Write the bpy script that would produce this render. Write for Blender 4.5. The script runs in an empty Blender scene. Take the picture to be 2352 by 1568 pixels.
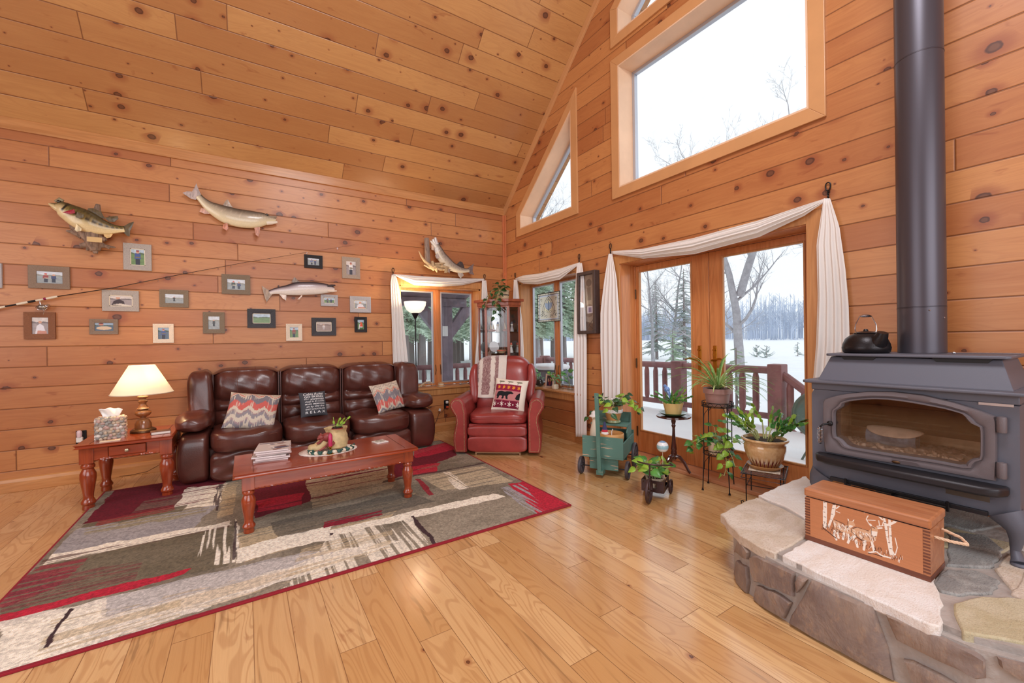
import bpy, bmesh, math, random
import numpy as np
from mathutils import Vector, Matrix
random.seed(7); rng = np.random.default_rng(7)
PI = math.pi
SC = bpy.context.scene; COL = SC.collection

# ---------- camera, world, sun, big lights, exposure ----------
YAW, PITCH, ROLL = [math.radians(a) for a in (32.7134, -0.2298, -0.8832)]
EYE = np.array([0., 0., 1.25]); FPX = 952.4
_cy, _sy, _cp, _sp = math.cos(YAW), math.sin(YAW), math.cos(PITCH), math.sin(PITCH)
FW = np.array([_sy*_cp, _cy*_cp, _sp]); _r = np.array([_cy, -_sy, 0.]); _u = np.cross(_r, FW)
RT = _r*math.cos(ROLL)+_u*math.sin(ROLL); UP = -_r*math.sin(ROLL)+_u*math.cos(ROLL)
cd = bpy.data.cameras.new('camera'); cam = bpy.data.objects.new('camera', cd); COL.objects.link(cam)
cd.sensor_width = 36; cd.lens = FPX/2352*36; cd.clip_start = .05; cd.clip_end = 400
cam.matrix_world = Matrix(((RT[0], UP[0], -FW[0], 0), (RT[1], UP[1], -FW[1], 0), (RT[2], UP[2], -FW[2], 1.25), (0, 0, 0, 1)))
SC.camera = cam
SC.view_settings.view_transform = 'Standard'; SC.view_settings.look = 'None'
SC.view_settings.exposure = 0.1; SC.view_settings.gamma = 1; SC.view_settings.use_curve_mapping = False
W = bpy.data.worlds.new('overcast_sky'); SC.world = W; W.use_nodes = True
_b = W.node_tree.nodes['Background']; _b.inputs[0].default_value = (.90, .945, .98, 1); _b.inputs[1].default_value = 1.16

def area(name, loc, target, sx, sy, power, col=(1, 1, 1)):
    l = bpy.data.lights.new(name, 'AREA'); l.shape = 'RECTANGLE'; l.size = sx; l.size_y = sy; l.energy = power; l.color = col
    o = bpy.data.objects.new(name, l); COL.objects.link(o); o.location = loc
    o.rotation_euler = (Vector(target)-Vector(loc)).to_track_quat('-Z', 'Y').to_euler(); return o
# added unseen fill from the rear and the left side, plus the ceiling fan lamps
area('rear_fill', (.3, -3.6, 2.3), (.6, 5, 1.2), 4.5, 2.6, 160, (.90, .95, 1))
area('side_fill', (-3.3, 1.6, 2.2), (3, 2.5, 1.2), 3.6, 2.4, 88, (.90, .95, 1))
area('fan_lamps_glow', (1.0, .2, 4.6), (1.3, 2.4, 0), 1.2, 1.2, 98, (.95, .96, 1))
area('fan_lamps_uplight', (.8, .4, 4.7), (1.0, 1.6, 8), 1.6, 1.6, 46, (.95, .96, 1))

def P(px, py, ax, val):
    """the point where the sight line of a measured pixel meets the plane  axis = val"""
    d = (px-1176)*RT-(py-784)*UP+FPX*FW
    return EYE+d*((val-EYE[ax])/d[ax])

# ---------- object helpers ----------
XF = {}
def tag(o, label=None, cat=None, group=None, kind=None):
    if label: o['label'] = label
    if cat: o['category'] = cat
    if group: o['group'] = group
    if kind: o['kind'] = kind
    return o
def thing(name, label, cat, loc=(0, 0, 0), rz=0, group=None):
    o = bpy.data.objects.new(name, None); COL.objects.link(o); o.empty_display_size = .1
    o.location = loc; o.rotation_euler = (0, 0, rz)
    XF[o.name] = Matrix.Translation(loc) @ Matrix.Rotation(rz, 4, 'Z')
    return tag(o, label, cat, group)
def dup(root, loc=None, rz=None, label=None, group=None):
    c = root.copy(); COL.objects.link(c)
    if loc is not None: c.location = loc
    if rz is not None: c.rotation_euler = (0, 0, rz)
    if label: c['label'] = label
    if group: c['group'] = group
    def rec(a, b):
        for ch in list(a.children):
            d = ch.copy(); COL.objects.link(d); d.parent = b; rec(ch, d)
    rec(root, c); return c

class G:
    """collects shapes; ob() links them as one mesh object"""
    def __init__(s, T=None): s.v = []; s.f = []; s.m = []; s.T = T; s.mi = 0; s.uv = None
    def add(s, vs, fs, T=None):
        n = len(s.v)
        for p in vs:
            q = Vector(p)
            if T is not None: q = T @ q
            s.v.append(q)
        for f in fs: s.f.append([i+n for i in f]); s.m.append(s.mi)
        return s
    def box(s, c, d, T=None, rz=0, rx=0, ry=0):
        x, y, z = d[0]/2, d[1]/2, d[2]/2
        vs = [(a*x, b*y, e*z) for a in (-1, 1) for b in (-1, 1) for e in (-1, 1)]
        M = Matrix.Translation(c) @ Matrix.Rotation(rz, 4, 'Z') @ Matrix.Rotation(ry, 4, 'Y') @ Matrix.Rotation(rx, 4, 'X')
        if T is not None: M = T @ M
        return s.add(vs, [(0, 1, 3, 2), (4, 6, 7, 5), (0, 4, 5, 1), (2, 3, 7, 6), (0, 2, 6, 4), (1, 5, 7, 3)], M)
    def bx(s, x0, x1, y0, y1, z0, z1, T=None):
        return s.box(((x0+x1)/2, (y0+y1)/2, (z0+z1)/2), (x1-x0, y1-y0, z1-z0), T)
    def lathe(s, prof, c=(0, 0, 0), n=24, T=None, cap=True, fl=None):
        vs = []; fs = []
        for r, z in prof:
            for i in range(n):
                a = 2*PI*i/n; rr = r*(fl(a, z) if fl else 1)
                vs.append((c[0]+rr*math.cos(a), c[1]+rr*math.sin(a), c[2]+z))
        k = len(prof)
        for j in range(k-1):
            for i in range(n):
                fs.append((j*n+i, j*n+(i+1) % n, (j+1)*n+(i+1) % n, (j+1)*n+i))
        if cap:
            if prof[0][0] > 1e-5: fs.append(tuple(range(n-1, -1, -1)))
            if prof[-1][0] > 1e-5: fs.append(tuple(range((k-1)*n, k*n)))
        return s.add(vs, fs, T)
    def tube(s, pts, r, n=8, T=None, closed=False, cap=True):
        pts = [Vector(p) for p in pts]; k = len(pts)
        rs = r if hasattr(r, '__len__') else [r]*k
        vs = []; fs = []; prev = None
        for i in range(k):
            a = pts[(i-1) % k] if (i or closed) else pts[i]; b = pts[(i+1) % k] if (i < k-1 or closed) else pts[i]
            t = (b-a)
            if t.length < 1e-9: t = Vector((0, 0, 1))
            t.normalize()
            if prev is None:
                ref = Vector((0, 0, 1)) if abs(t.z) < .9 else Vector((1, 0, 0))
                u = t.cross(ref).normalized()
            else:
                u = prev-t*prev.dot(t)
                u = u.normalized() if u.length > 1e-6 else t.orthogonal().normalized()
            prev = u; w = t.cross(u)
            for j in range(n):
                an = 2*PI*j/n; vs.append(pts[i]+(u*math.cos(an)+w*math.sin(an))*rs[i])
        m = k if closed else k-1
        for i in range(m):
            for j in range(n):
                i2 = (i+1) % k
                fs.append((i*n+j, i*n+(j+1) % n, i2*n+(j+1) % n, i2*n+j))
        if cap and not closed: fs.append(tuple(range(n-1, -1, -1))); fs.append(tuple(range((k-1)*n, k*n)))
        return s.add(vs, fs, T)
    def prism(s, poly, a, b, ax=2, T=None):
        """polygon in the two other axes (in order) extruded along axis ax from a to b"""
        def pt(p, h):
            q = [0, 0, 0]; o = [i for i in range(3) if i != ax]; q[o[0]] = p[0]; q[o[1]] = p[1]; q[ax] = h; return q
        n = len(poly); vs = [pt(p, a) for p in poly]+[pt(p, b) for p in poly]
        fs = [tuple(range(n-1, -1, -1)), tuple(range(n, 2*n))]+[(i, (i+1) % n, n+(i+1) % n, n+i) for i in range(n)]
        return s.add(vs, fs, T)
    def ell(s, c, r, n=16, m=10, T=None):
        vs = [(c[0], c[1], c[2]-r[2])]; fs = []
        for j in range(1, m):
            th = PI*j/m
            for i in range(n):
                a = 2*PI*i/n; vs.append((c[0]+r[0]*math.sin(th)*math.cos(a), c[1]+r[1]*math.sin(th)*math.sin(a), c[2]-r[2]*math.cos(th)))
        vs.append((c[0], c[1], c[2]+r[2])); L = len(vs)-1
        for i in range(n):
            fs.append((0, 1+(i+1) % n, 1+i)); fs.append((L, L-n+i, L-n+(i+1) % n))
            for j in range(m-2):
                fs.append((1+j*n+i, 1+j*n+(i+1) % n, 1+(j+1)*n+(i+1) % n, 1+(j+1)*n+i))
        return s.add(vs, fs, T)
    def sbox(s, c, h, k=5, n=12, disp=None, T=None, rx=0, ry=0, rz=0):
        """superquadric cushion, half sizes h, exponent k"""
        vs = []; idx = {}; fs = []
        def vid(q):
            key = tuple(round(x, 5) for x in q)
            if key not in idx:
                x, y, z = q
                d = (abs(x)**k+abs(y)**k+abs(z)**k)**(-1/k); p = (x*d, y*d, z*d)
                o = [p[0]*h[0], p[1]*h[1], p[2]*h[2]]
                if disp:
                    e = disp(p); o = [o[i]+e[i] for i in range(3)]
                idx[key] = len(vs); vs.append(o)
            return idx[key]
        for ax in range(3):
            for sg in (-1, 1):
                for i in range(n):
                    for j in range(n):
                        q = []
                        for a, b in ((i, j), (i+1, j), (i+1, j+1), (i, j+1)):
                            p = [0, 0, 0]; p[ax] = sg; p[(ax+1) % 3] = -1+2*a/n; p[(ax+2) % 3] = -1+2*b/n; q.append(vid(p))
                        fs.append(q if sg > 0 else q[::-1])
        M = Matrix.Translation(c) @ Matrix.Rotation(rz, 4, 'Z') @ Matrix.Rotation(ry, 4, 'Y') @ Matrix.Rotation(rx, 4, 'X')
        if T is not None: M = T @ M
        return s.add(vs, fs, M)
    def grid(s, fn, nu, nv, T=None, thick=0, cu=False):
        vs = [fn(i/nu, j/nv) for j in range(nv+1) for i in range(nu+1)]
        fs = [(j*(nu+1)+i, j*(nu+1)+i+1, (j+1)*(nu+1)+i+1, (j+1)*(nu+1)+i) for j in range(nv) for i in range(nu)]
        return s.add(vs, fs, T)
    def ob(s, name, mat, parent=None, smooth=True, bevel=0, solid=0, sub=0, world=False, label=None, ang=.6):
        me = bpy.data.meshes.new(name)
        V = s.v
        if world and parent is not None:
            inv = XF[parent.name].inverted(); V = [inv @ p for p in V]
        me.from_pydata([tuple(p) for p in V], [], s.f); me.validate()
        mats = mat if isinstance(mat, (list, tuple)) else [mat]
        for m in mats: me.materials.append(m)
        if len(mats) > 1 and len(me.polygons) == len(s.m): me.polygons.foreach_set('material_index', s.m)
        bm = bmesh.new(); bm.from_mesh(me)
        bmesh.ops.recalc_face_normals(bm, faces=bm.faces)
        bm.to_mesh(me); bm.free()
        o = bpy.data.objects.new(name, me); COL.objects.link(o)
        if parent is not None:
            o.parent = parent
            XF[o.name] = XF.get(parent.name, Matrix())
        if smooth:
            me.polygons.foreach_set('use_smooth', [True]*len(me.polygons))
            try: me.set_sharp_from_angle(angle=ang)
            except Exception: pass
        if bevel:
            b = o.modifiers.new('bevel', 'BEVEL'); b.width = bevel; b.segments = 2; b.limit_method = 'ANGLE'; b.angle_limit = .6
        if solid:
            b = o.modifiers.new('solid', 'SOLIDIFY'); b.thickness = solid; b.offset = 0
        if sub:
            b = o.modifiers.new('sub', 'SUBSURF'); b.levels = sub; b.render_levels = sub
        if label: o['label'] = label
        return o
def struct(o): o['kind'] = 'structure'; return o

# ---------- value noise for painted colour maps ----------
def vnoise(x, y, seed=0):
    x = np.asarray(x, float); y = np.asarray(y, float)
    xi = np.floor(x).astype(np.int64); yi = np.floor(y).astype(np.int64); xf = x-xi; yf = y-yi
    def h(a, b):
        n = (a*374761393+b*668265263+seed*1442695041) & 0x7fffffff
        n = ((n ^ (n >> 13))*1274126177) & 0x7fffffff
        return ((n ^ (n >> 16)) & 0xffff)/65535.
    u = xf*xf*(3-2*xf); v = yf*yf*(3-2*yf)
    return (h(xi, yi)*(1-u)+h(xi+1, yi)*u)*(1-v)+(h(xi, yi+1)*(1-u)+h(xi+1, yi+1)*u)*v
def fbm(x, y, seed=0, o=3):
    t = 0; a = .5; n = 0
    for i in range(o): t = t+a*vnoise(x*2**i, y*2**i, seed+i*17); n += a; a *= .5
    return t/n
def lin(c):
    c = np.array(c, float)/255.; return np.where(c <= .04045, c/12.92, ((c+.055)/1.055)**2.4)
class Canvas:
    """a small painted picture; u to the right, v upward, both 0..1"""
    def __init__(s, w, h, base):
        s.w = w; s.h = h; s.c = np.ones((h, w, 3))*lin(base)
        s.U, s.V = np.meshgrid((np.arange(w)+.5)/w, (np.arange(h)+.5)/h)
    def blend(s, m, col):
        m = np.clip(m, 0, 1)[..., None]; col = np.asarray(col, float)
        if col.ndim == 1: col = lin(col)
        s.c = s.c*(1-m)+col*m; return s
    def ell(s, x, y, rx, ry, col, a=0):
        dx = s.U-x; dy = (s.V-y); ca, sa = math.cos(a), math.sin(a); asp = s.h/s.w
        dy = dy*asp; X = dx*ca+dy*sa; Y = (-dx*sa+dy*ca)/asp
        return s.blend(((X/rx)**2+(Y/ry)**2 < 1).astype(float), col)
    def poly(s, pts, col, op=1, jit=0, js=30, seed=1):
        x = s.U; y = s.V
        if jit:
            x = x+(fbm(s.U*js, s.V*js, seed)-.5)*jit; y = y+(fbm(s.U*js+31, s.V*js+7, seed+5)-.5)*jit
        ins = np.zeros_like(x, bool); n = len(pts)
        for i in range(n):
            x1, y1 = pts[i]; x2, y2 = pts[(i+1) % n]
            if y1 == y2: continue
            c = ((y1 > y) != (y2 > y)) & (x < (x2-x1)*(y-y1)/(y2-y1)+x1); ins ^= c
        return s.blend(ins*op, col)
    def line(s, pts, wd, col, asp=None):
        asp = asp or s.h/s.w; m = np.zeros_like(s.U, bool)
        for (x1, y1), (x2, y2) in zip(pts[:-1], pts[1:]):
            dx, dy = x2-x1, (y2-y1)*asp; L = dx*dx+dy*dy+1e-12
            t = np.clip(((s.U-x1)*dx+(s.V-y1)*asp*dy)/L, 0, 1)
            m |= np.hypot(s.U-x1-t*dx, (s.V-y1)*asp-t*dy) < wd
        return s.blend(m.astype(float), col)
    def at(s, u, v):
        i = np.clip((np.asarray(u)*s.w).astype(int), 0, s.w-1); j = np.clip((np.asarray(v)*s.h).astype(int), 0, s.h-1)
        return s.c[j, i]
def paint(o, cols, name='Col'):
    """per vertex colours"""
    me = o.data; a = me.color_attributes.new(name, 'FLOAT_COLOR', 'POINT')
    d = np.ones((len(me.vertices), 4)); d[:, :3] = cols; a.data.foreach_set('color', d.ravel())
    me.update(); return o
def canvas_grid(name, cv, fn, mat, parent, nu=None, nv=None, label=None, solid=0, world=False):
    """a sheet fn(u,v) carrying the painted picture"""
    nu = nu or cv.w; nv = nv or cv.h
    me = bpy.data.meshes.new(name)
    u, v = np.meshgrid(np.arange(nu+1)/nu, np.arange(nv+1)/nv)
    X = np.stack([np.broadcast_to(q, u.shape) for q in fn(u, v)], -1).reshape(-1, 3)
    if world and parent is not None:
        inv = np.array(XF[parent.name].inverted()); X = X @ inv[:3, :3].T+inv[:3, 3]
    n = nu+1; j, i = np.meshgrid(np.arange(nv), np.arange(nu), indexing='ij'); b = (j*n+i).ravel()
    F = np.stack([b, b+1, b+1+n, b+n], -1)
    me.vertices.add(len(X)); me.vertices.foreach_set('co', X.ravel())
    me.loops.add(F.size); me.loops.foreach_set('vertex_index', F.ravel())
    me.polygons.add(len(F)); me.polygons.foreach_set('loop_start', np.arange(0, F.size, 4)); me.polygons.foreach_set('loop_total', np.full(len(F), 4))
    me.update(calc_edges=True); me.validate()
    me.materials.append(mat); me.polygons.foreach_set('use_smooth', [True]*len(F))
    o = bpy.data.objects.new(name, me); COL.objects.link(o)
    if parent is not None: o.parent = parent; XF[o.name] = XF.get(parent.name, Matrix())
    paint(o, cv.at(u.ravel(), v.ravel()))
    if solid: m = o.modifiers.new('solid', 'SOLIDIFY'); m.thickness = solid; m.offset = -1
    if label: o['label'] = label
    return o
# ---------- materials ----------
class NT:
    def __init__(s, name):
        s.mat = bpy.data.materials.new(name); s.mat.use_nodes = True; s.t = s.mat.node_tree
        s.b = s.t.nodes['Principled BSDF']; s.out = s.t.nodes['Material Output']
    def n(s, typ, **kw):
        nd = s.t.nodes.new('ShaderNode'+typ)
        for k, v in kw.items():
            if k.startswith('_'): s.put(nd.inputs[int(k[1:])], v)
            elif hasattr(nd, k) and k not in ('scale',): setattr(nd, k, v)
            else: s.put(nd.inputs[k.replace('_', ' ')], v)
        return nd
    def put(s, inp, v):
        if isinstance(v, bpy.types.NodeSocket): s.t.links.new(v, inp)
        elif isinstance(v, bpy.types.Node): s.t.links.new(v.outputs[0], inp)
        else:
            if inp.type == 'RGBA' and len(v) == 3: v = (*v, 1)
            inp.default_value = v
    def m(s, op, a, b=0, c=0, clamp=False):
        nd = s.t.nodes.new('ShaderNodeMath'); nd.operation = op; nd.use_clamp = clamp
        s.put(nd.inputs[0], a); s.put(nd.inputs[1], b); s.put(nd.inputs[2], c); return nd.outputs[0]
    def vec(s, x, y, z=0): return s.n('CombineXYZ', _0=x, _1=y, _2=z).outputs[0]
    def mix(s, f, a, b, mode='MIX'):
        nd = s.t.nodes.new('ShaderNodeMix'); nd.data_type = 'RGBA'; nd.blend_type = mode
        s.put(nd.inputs[0], f); s.put(nd.inputs[6], a); s.put(nd.inputs[7], b); return nd.outputs[2]
    def ramp(s, f, lo, hi, a=0., b=1.):
        nd = s.t.nodes.new('ShaderNodeMapRange'); nd.clamp = True; nd.interpolation_type = 'SMOOTHSTEP'
        s.put(nd.inputs[0], f)
        for i, v in ((1, lo), (2, hi), (3, a), (4, b)): s.put(nd.inputs[i], v)
        return nd.outputs[0]
    def noise(s, v, sc=5, det=3, ro=.5, dist=0):
        nd = s.n('TexNoise'); s.put(nd.inputs['Vector'], v); nd.inputs['Scale'].default_value = sc; nd.inputs['Detail'].default_value = det
        nd.inputs['Roughness'].default_value = ro; nd.inputs['Distortion'].default_value = dist; return nd.outputs[0]
    def bump(s, h, d=.002, st=1.):
        nd = s.n('Bump'); s.put(nd.inputs['Height'], h); nd.inputs['Distance'].default_value = d; nd.inputs['Strength'].default_value = st
        s.put(s.b.inputs['Normal'], nd.outputs[0]); return nd
    def set(s, **kw):
        for k, v in kw.items(): s.put(s.b.inputs[k.replace('_', ' ')], v)
        return s
def srgb(c): return tuple(float(x) for x in lin(c))
def mat(name, col, rough=.5, metal=0, var=0, vs=8, bump=0, bs=60, coat=0, emit=0, trans=0, stretch=(1, 1, 1), sheen=0, spec=.5, sub=0):
    t = NT(name); c = srgb(col)
    o = t.n('TexCoord').outputs['Object']
    if stretch != (1, 1, 1): o = t.n('Mapping', _0=o, _3=stretch).outputs[0]
    if var:
        f = t.noise(o, vs, 4, .6)
        base = t.mix(t.ramp(f, .3, .7), tuple(x*(1-var) for x in c), tuple(min(1, x*(1+var)) for x in c))
        t.set(Base_Color=base)
    else: t.set(Base_Color=c)
    t.set(Roughness=rough, Metallic=metal, Coat_Weight=coat, Coat_Roughness=.12, Specular_IOR_Level=spec)
    if bump: t.bump(t.noise(o, bs, 3), bump)
    if sheen: t.set(Sheen_Weight=sheen)
    if emit: t.set(Emission_Color=c, Emission_Strength=emit)
    if sub: t.set(Subsurface_Weight=sub, Subsurface_Radius=(.02, .01, .006))
    return t.mat
def painted(name, rough=.6, var=.12, vs=300, bump=0, bs=400, coat=0, metal=0, sheen=0, stretch=(1, 1, 1)):
    t = NT(name); a = t.n('VertexColor', layer_name='Col').outputs[0]; o = t.n('TexCoord').outputs['Object']
    if stretch != (1, 1, 1): o = t.n('Mapping', _0=o, _3=stretch).outputs[0]
    c = t.mix(1., a, t.mix(t.noise(o, vs, 2), (1-var,)*3, (1+var,)*3), 'MULTIPLY')
    t.set(Base_Color=c, Roughness=rough, Coat_Weight=coat, Metallic=metal)
    if sheen: t.set(Sheen_Weight=sheen)
    if bump: t.bump(t.noise(o, bs, 3), bump)
    return t.mat

def planks(name, h, L, c1, c2, c3, off=0., knots=True, groove=.004, rough=.42, coat=.12, hue=.3, gcol=(.16, .05, .018), fig=.5, knotk=.55, dark=0., wk=.02, kr=.1, ks=5.6):
    """boards running along u, h wide; u, v from the UV map in metres"""
    t = NT(name); uv = t.n('UVMap').outputs[0]; sp = t.n('SeparateXYZ', _0=uv); u, v = sp.outputs[0], sp.outputs[1]
    vv = t.m('DIVIDE', t.m('SUBTRACT', v, off), h); row = t.m('FLOOR', vv); fr = t.m('FRACT', vv)
    wr = t.n('TexWhiteNoise', noise_dimensions='1D'); t.put(wr.inputs['W'], t.m('ADD', row, 3.3))
    rr = wr.outputs[0]
    Lr = t.m('MULTIPLY_ADD', rr, L*.5, L*.75)
    uu = t.m('DIVIDE', t.m('ADD', u, t.m('MULTIPLY', rr, 37.7)), Lr); colu = t.m('FLOOR', uu); fu = t.m('FRACT', uu)
    wn = t.n('TexWhiteNoise', noise_dimensions='2D'); t.put(wn.inputs['Vector'], t.vec(row, colu)); H = wn.outputs[0]; Hc = t.n('SeparateColor', _0=wn.outputs[1])
    h1, h2, h3 = Hc.outputs[0], Hc.outputs[1], Hc.outputs[2]
    # knots
    du = t.m('ADD', u, t.m('MULTIPLY', h1, 53.)); dv = t.m('ADD', v, t.m('MULTIPLY', h2, 31.))
    warp = 0
    if knots:
        vo = t.n('TexVoronoi', voronoi_dimensions='2D', feature='F1'); t.put(vo.inputs['Vector'], t.vec(t.m('MULTIPLY', du, .8), dv)); vo.inputs['Scale'].default_value = ks
        dist = vo.outputs['Distance']; kc = t.n('SeparateColor', _0=vo.outputs['Color'])
        nz = t.noise(t.vec(du, dv), 40, 2); dist = t.m('ADD', dist, t.m('MULTIPLY', t.m('SUBTRACT', nz, .5), .06))
        keep = t.m('GREATER_THAN', kc.outputs[0], knotk)
        rad = t.m('MULTIPLY_ADD', t.m('POWER', kc.outputs[1], 2.6), kr, .02)
        k_in = t.m('MULTIPLY', t.ramp(dist, t.m('MULTIPLY', rad, 1.05), t.m('MULTIPLY', rad, .8), 0, 1), keep)
        k_core = t.m('MULTIPLY', t.ramp(dist, t.m('MULTIPLY', rad, .75), t.m('MULTIPLY', rad, .45), 0, 1), keep)
        halo = t.m('MULTIPLY', t.ramp(dist, t.m('MULTIPLY', rad, 3.2), rad, 0, 1), keep)
        warp = t.m('MULTIPLY', t.m('MULTIPLY', t.ramp(dist, t.m('MULTIPLY', rad, 6.), rad, 0, 1), keep), wk)
    dv2 = t.m('ADD', dv, warp) if knots else dv
    g1 = t.noise(t.vec(t.m('MULTIPLY', du, 1.1), t.m('MULTIPLY', dv2, 16.)), 2.2, 4, .6, .6)
    wv = t.noise(t.vec(t.m('MULTIPLY', du, .9), t.m('MULTIPLY', dv2, 6.)), 1.3, 1, .4, .8)
    fig_ = t.m('SINE', t.m('MULTIPLY', wv, 75.)); fig_ = t.m('MULTIPLY_ADD', fig_, .5, .5)
    fine = t.noise(t.vec(t.m('MULTIPLY', du, 6.), t.m('MULTIPLY', dv2, 260.)), 1., 2)
    low = t.noise(t.vec(t.m('MULTIPLY', du, .7), t.m('MULTIPLY', dv, 2.)), 1.5, 2)
    f = t.m('ADD', t.m('MULTIPLY', H, hue), t.m('ADD', t.m('MULTIPLY', g1, .45), t.m('MULTIPLY', low, .55)))
    base = t.mix(t.ramp(f, .38, .38+.42+hue*.6), c1, c2)
    base = t.mix(t.m('MULTIPLY', t.ramp(fig_, .55, 1.), fig), base, c3)
    if dark:   # heartwood streaks
        st = t.noise(t.vec(t.m('MULTIPLY', du, .6), t.m('MULTIPLY', dv, 9.)), 1.6, 3, .6, 1.2)
        base = t.mix(t.m('MULTIPLY', t.ramp(st, .62, .72), dark), base, tuple(x*.45 for x in c3))
    base = t.mix(t.m('MULTIPLY', fine, .22), base, tuple(x*.55 for x in c3))
    if knots:
        base = t.mix(t.m('MULTIPLY', halo, .6), base, (c3[0]*.72, c3[1]*.5, c3[2]*.55))
        sm = t.noise(t.vec(t.m('MULTIPLY', du, 2.2), t.m('MULTIPLY', dv, 7.)), 2., 3, .6, .8)
        base = t.mix(t.m('MULTIPLY', t.ramp(sm, .64, .74), .5), base, (c3[0]*.7, c3[1]*.5, c3[2]*.5))
        base = t.mix(t.m('MULTIPLY', k_in, .93), base, (.075, .022, .012))
        base = t.mix(t.m('MULTIPLY', k_core, .6), base, (.2, .075, .035))
    # joints
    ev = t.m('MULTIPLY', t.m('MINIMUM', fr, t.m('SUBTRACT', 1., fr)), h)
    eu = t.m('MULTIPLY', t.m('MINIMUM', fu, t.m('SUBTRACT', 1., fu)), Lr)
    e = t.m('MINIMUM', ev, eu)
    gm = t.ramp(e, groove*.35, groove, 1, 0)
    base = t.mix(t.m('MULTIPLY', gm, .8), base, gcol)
    t.set(Base_Color=base, Roughness=t.m('MULTIPLY_ADD', g1, .12, rough-.06), Coat_Weight=coat, Coat_Roughness=.18)
    hgt = t.m('ADD', t.ramp(e, 0, groove*1.6), t.m('MULTIPLY', fine, .04))
    t.bump(hgt, groove*.9, .8)
    return t.mat
def wood(name, c1, c2, rough=.35, coat=.3, ax=0, sc=1., knot=False):
    """clear timber with the grain along object axis ax"""
    t = NT(name); o = t.n('TexCoord').outputs['Object']; s3 = [14*sc]*3; s3[ax] = 1.1*sc
    mp = t.n('Mapping', _0=o, _3=tuple(s3)).outputs[0]
    a = t.noise(mp, 1.6, 4, .6, .8); b = t.m('SINE', t.m('MULTIPLY', t.noise(mp, .5, 1, .5, .5), 60.))
    s4 = [160*sc]*3; s4[ax] = 5*sc; f = t.noise(t.n('Mapping', _0=o, _3=tuple(s4)).outputs[0], 1, 2)
    c = t.mix(t.ramp(a, .3, .7), srgb(c1), srgb(c2)); c = t.mix(t.m('MULTIPLY', t.ramp(b, .2, 1), .22), c, tuple(x*.6 for x in srgb(c2)))
    c = t.mix(t.m('MULTIPLY', f, .2), c, tuple(x*.5 for x in srgb(c2)))
    if knot:
        vo = t.n('TexVoronoi', feature='F1'); t.put(vo.inputs['Vector'], o); vo.inputs['Scale'].default_value = 4.2
        kc = t.n('SeparateColor', _0=vo.outputs['Color']); k = t.m('MULTIPLY', t.ramp(vo.outputs['Distance'], .1, .07), t.m('GREATER_THAN', kc.outputs[0], .8))
        c = t.mix(t.m('MULTIPLY', k, .85), c, (.09, .03, .015))
    t.set(Base_Color=c, Roughness=rough, Coat_Weight=coat, Coat_Roughness=.15); t.bump(f, .0004); return t.mat
def glass(name, tint=(.97, .985, 1), refl=1.):
    t = NT(name); tr = t.n('BsdfTransparent', Color=(*tint, 1)); gl = t.n('BsdfGlossy'); gl.inputs['Roughness'].default_value = .01
    lw = t.n('LayerWeight'); fc = t.m('POWER', lw.outputs['Facing'], 5.)
    mx = t.n('MixShader', _0=t.m('MULTIPLY', t.m('MULTIPLY_ADD', fc, .9, .035), refl, clamp=True), _1=tr, _2=gl); t.put(t.out.inputs[0], mx); return t.mat

PINE = dict(c1=(.62, .275, .095), c2=(.43, .15, .049), c3=(.36, .11, .035))
M = {}
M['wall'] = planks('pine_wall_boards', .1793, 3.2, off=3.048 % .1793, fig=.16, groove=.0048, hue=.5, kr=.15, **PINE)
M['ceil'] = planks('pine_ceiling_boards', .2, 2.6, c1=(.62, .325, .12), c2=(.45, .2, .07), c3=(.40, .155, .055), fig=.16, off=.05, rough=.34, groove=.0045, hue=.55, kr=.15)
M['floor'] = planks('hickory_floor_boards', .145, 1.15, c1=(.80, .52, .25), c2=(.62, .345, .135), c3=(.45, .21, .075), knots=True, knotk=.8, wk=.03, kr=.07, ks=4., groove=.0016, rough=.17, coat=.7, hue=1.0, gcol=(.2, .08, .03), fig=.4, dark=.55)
M['trim'] = wood('oiled_pine_trim', (206, 148, 92), (190, 128, 72), .4, .2, 0)
M['trimp'] = mat('clear_pine_casing', (204, 150, 100), .42, var=.05, vs=3, coat=.15)
M['jambp'] = mat('pale_jamb_wood', (228, 192, 160), .5, var=.06, vs=3)
M['trimy'] = wood('oiled_pine_trim_y', (206, 148, 92), (190, 128, 72), .4, .2, 1, knot=True)
M['trimz'] = wood('oiled_pine_trim_z', (206, 148, 92), (190, 128, 72), .4, .2, 2)
M['doorwood'] = wood('fir_door_wood', (214, 142, 86), (196, 120, 66), .38, .3, 2)
M['paleframe'] = wood('pale_pine_jamb', (226, 186, 150), (206, 158, 118), .45, .1, 2, knot=True)
M['glass'] = glass('window_glass')
M['cabglass'] = glass('cabinet_glass', (.96, .97, .97))
M['alu'] = mat('grey_aluminium', (188, 190, 198), .4, .6)
M['cherry'] = wood('red_cherry_stain', (176, 78, 40), (148, 58, 30), .22, .6, 0)
M['cherryz'] = wood('red_cherry_stain_z', (170, 74, 38), (140, 54, 28), .22, .6, 2)
M['oakdk'] = wood('curio_oak', (168, 86, 48), (138, 62, 34), .3, .4, 2)
M['leather'] = mat('brown_leather', (88, 46, 38), .3, var=.18, vs=5, bump=.0006, bs=140, coat=.12, spec=.6)
M['stitch'] = mat('stitch_thread', (112, 64, 54), .6)
M['redleather'] = mat('red_leather', (150, 56, 52), .3, var=.15, vs=6, bump=.001, bs=150, coat=.15, spec=.6)
M['nail'] = mat('antique_nailhead', (190, 165, 125), .35, .8)
M['black'] = mat('black_iron', (26, 24, 26), .45, .4)
M['iron'] = mat('stove_iron', (96, 98, 110), .48, .1, bump=.0004, bs=700)
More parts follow.
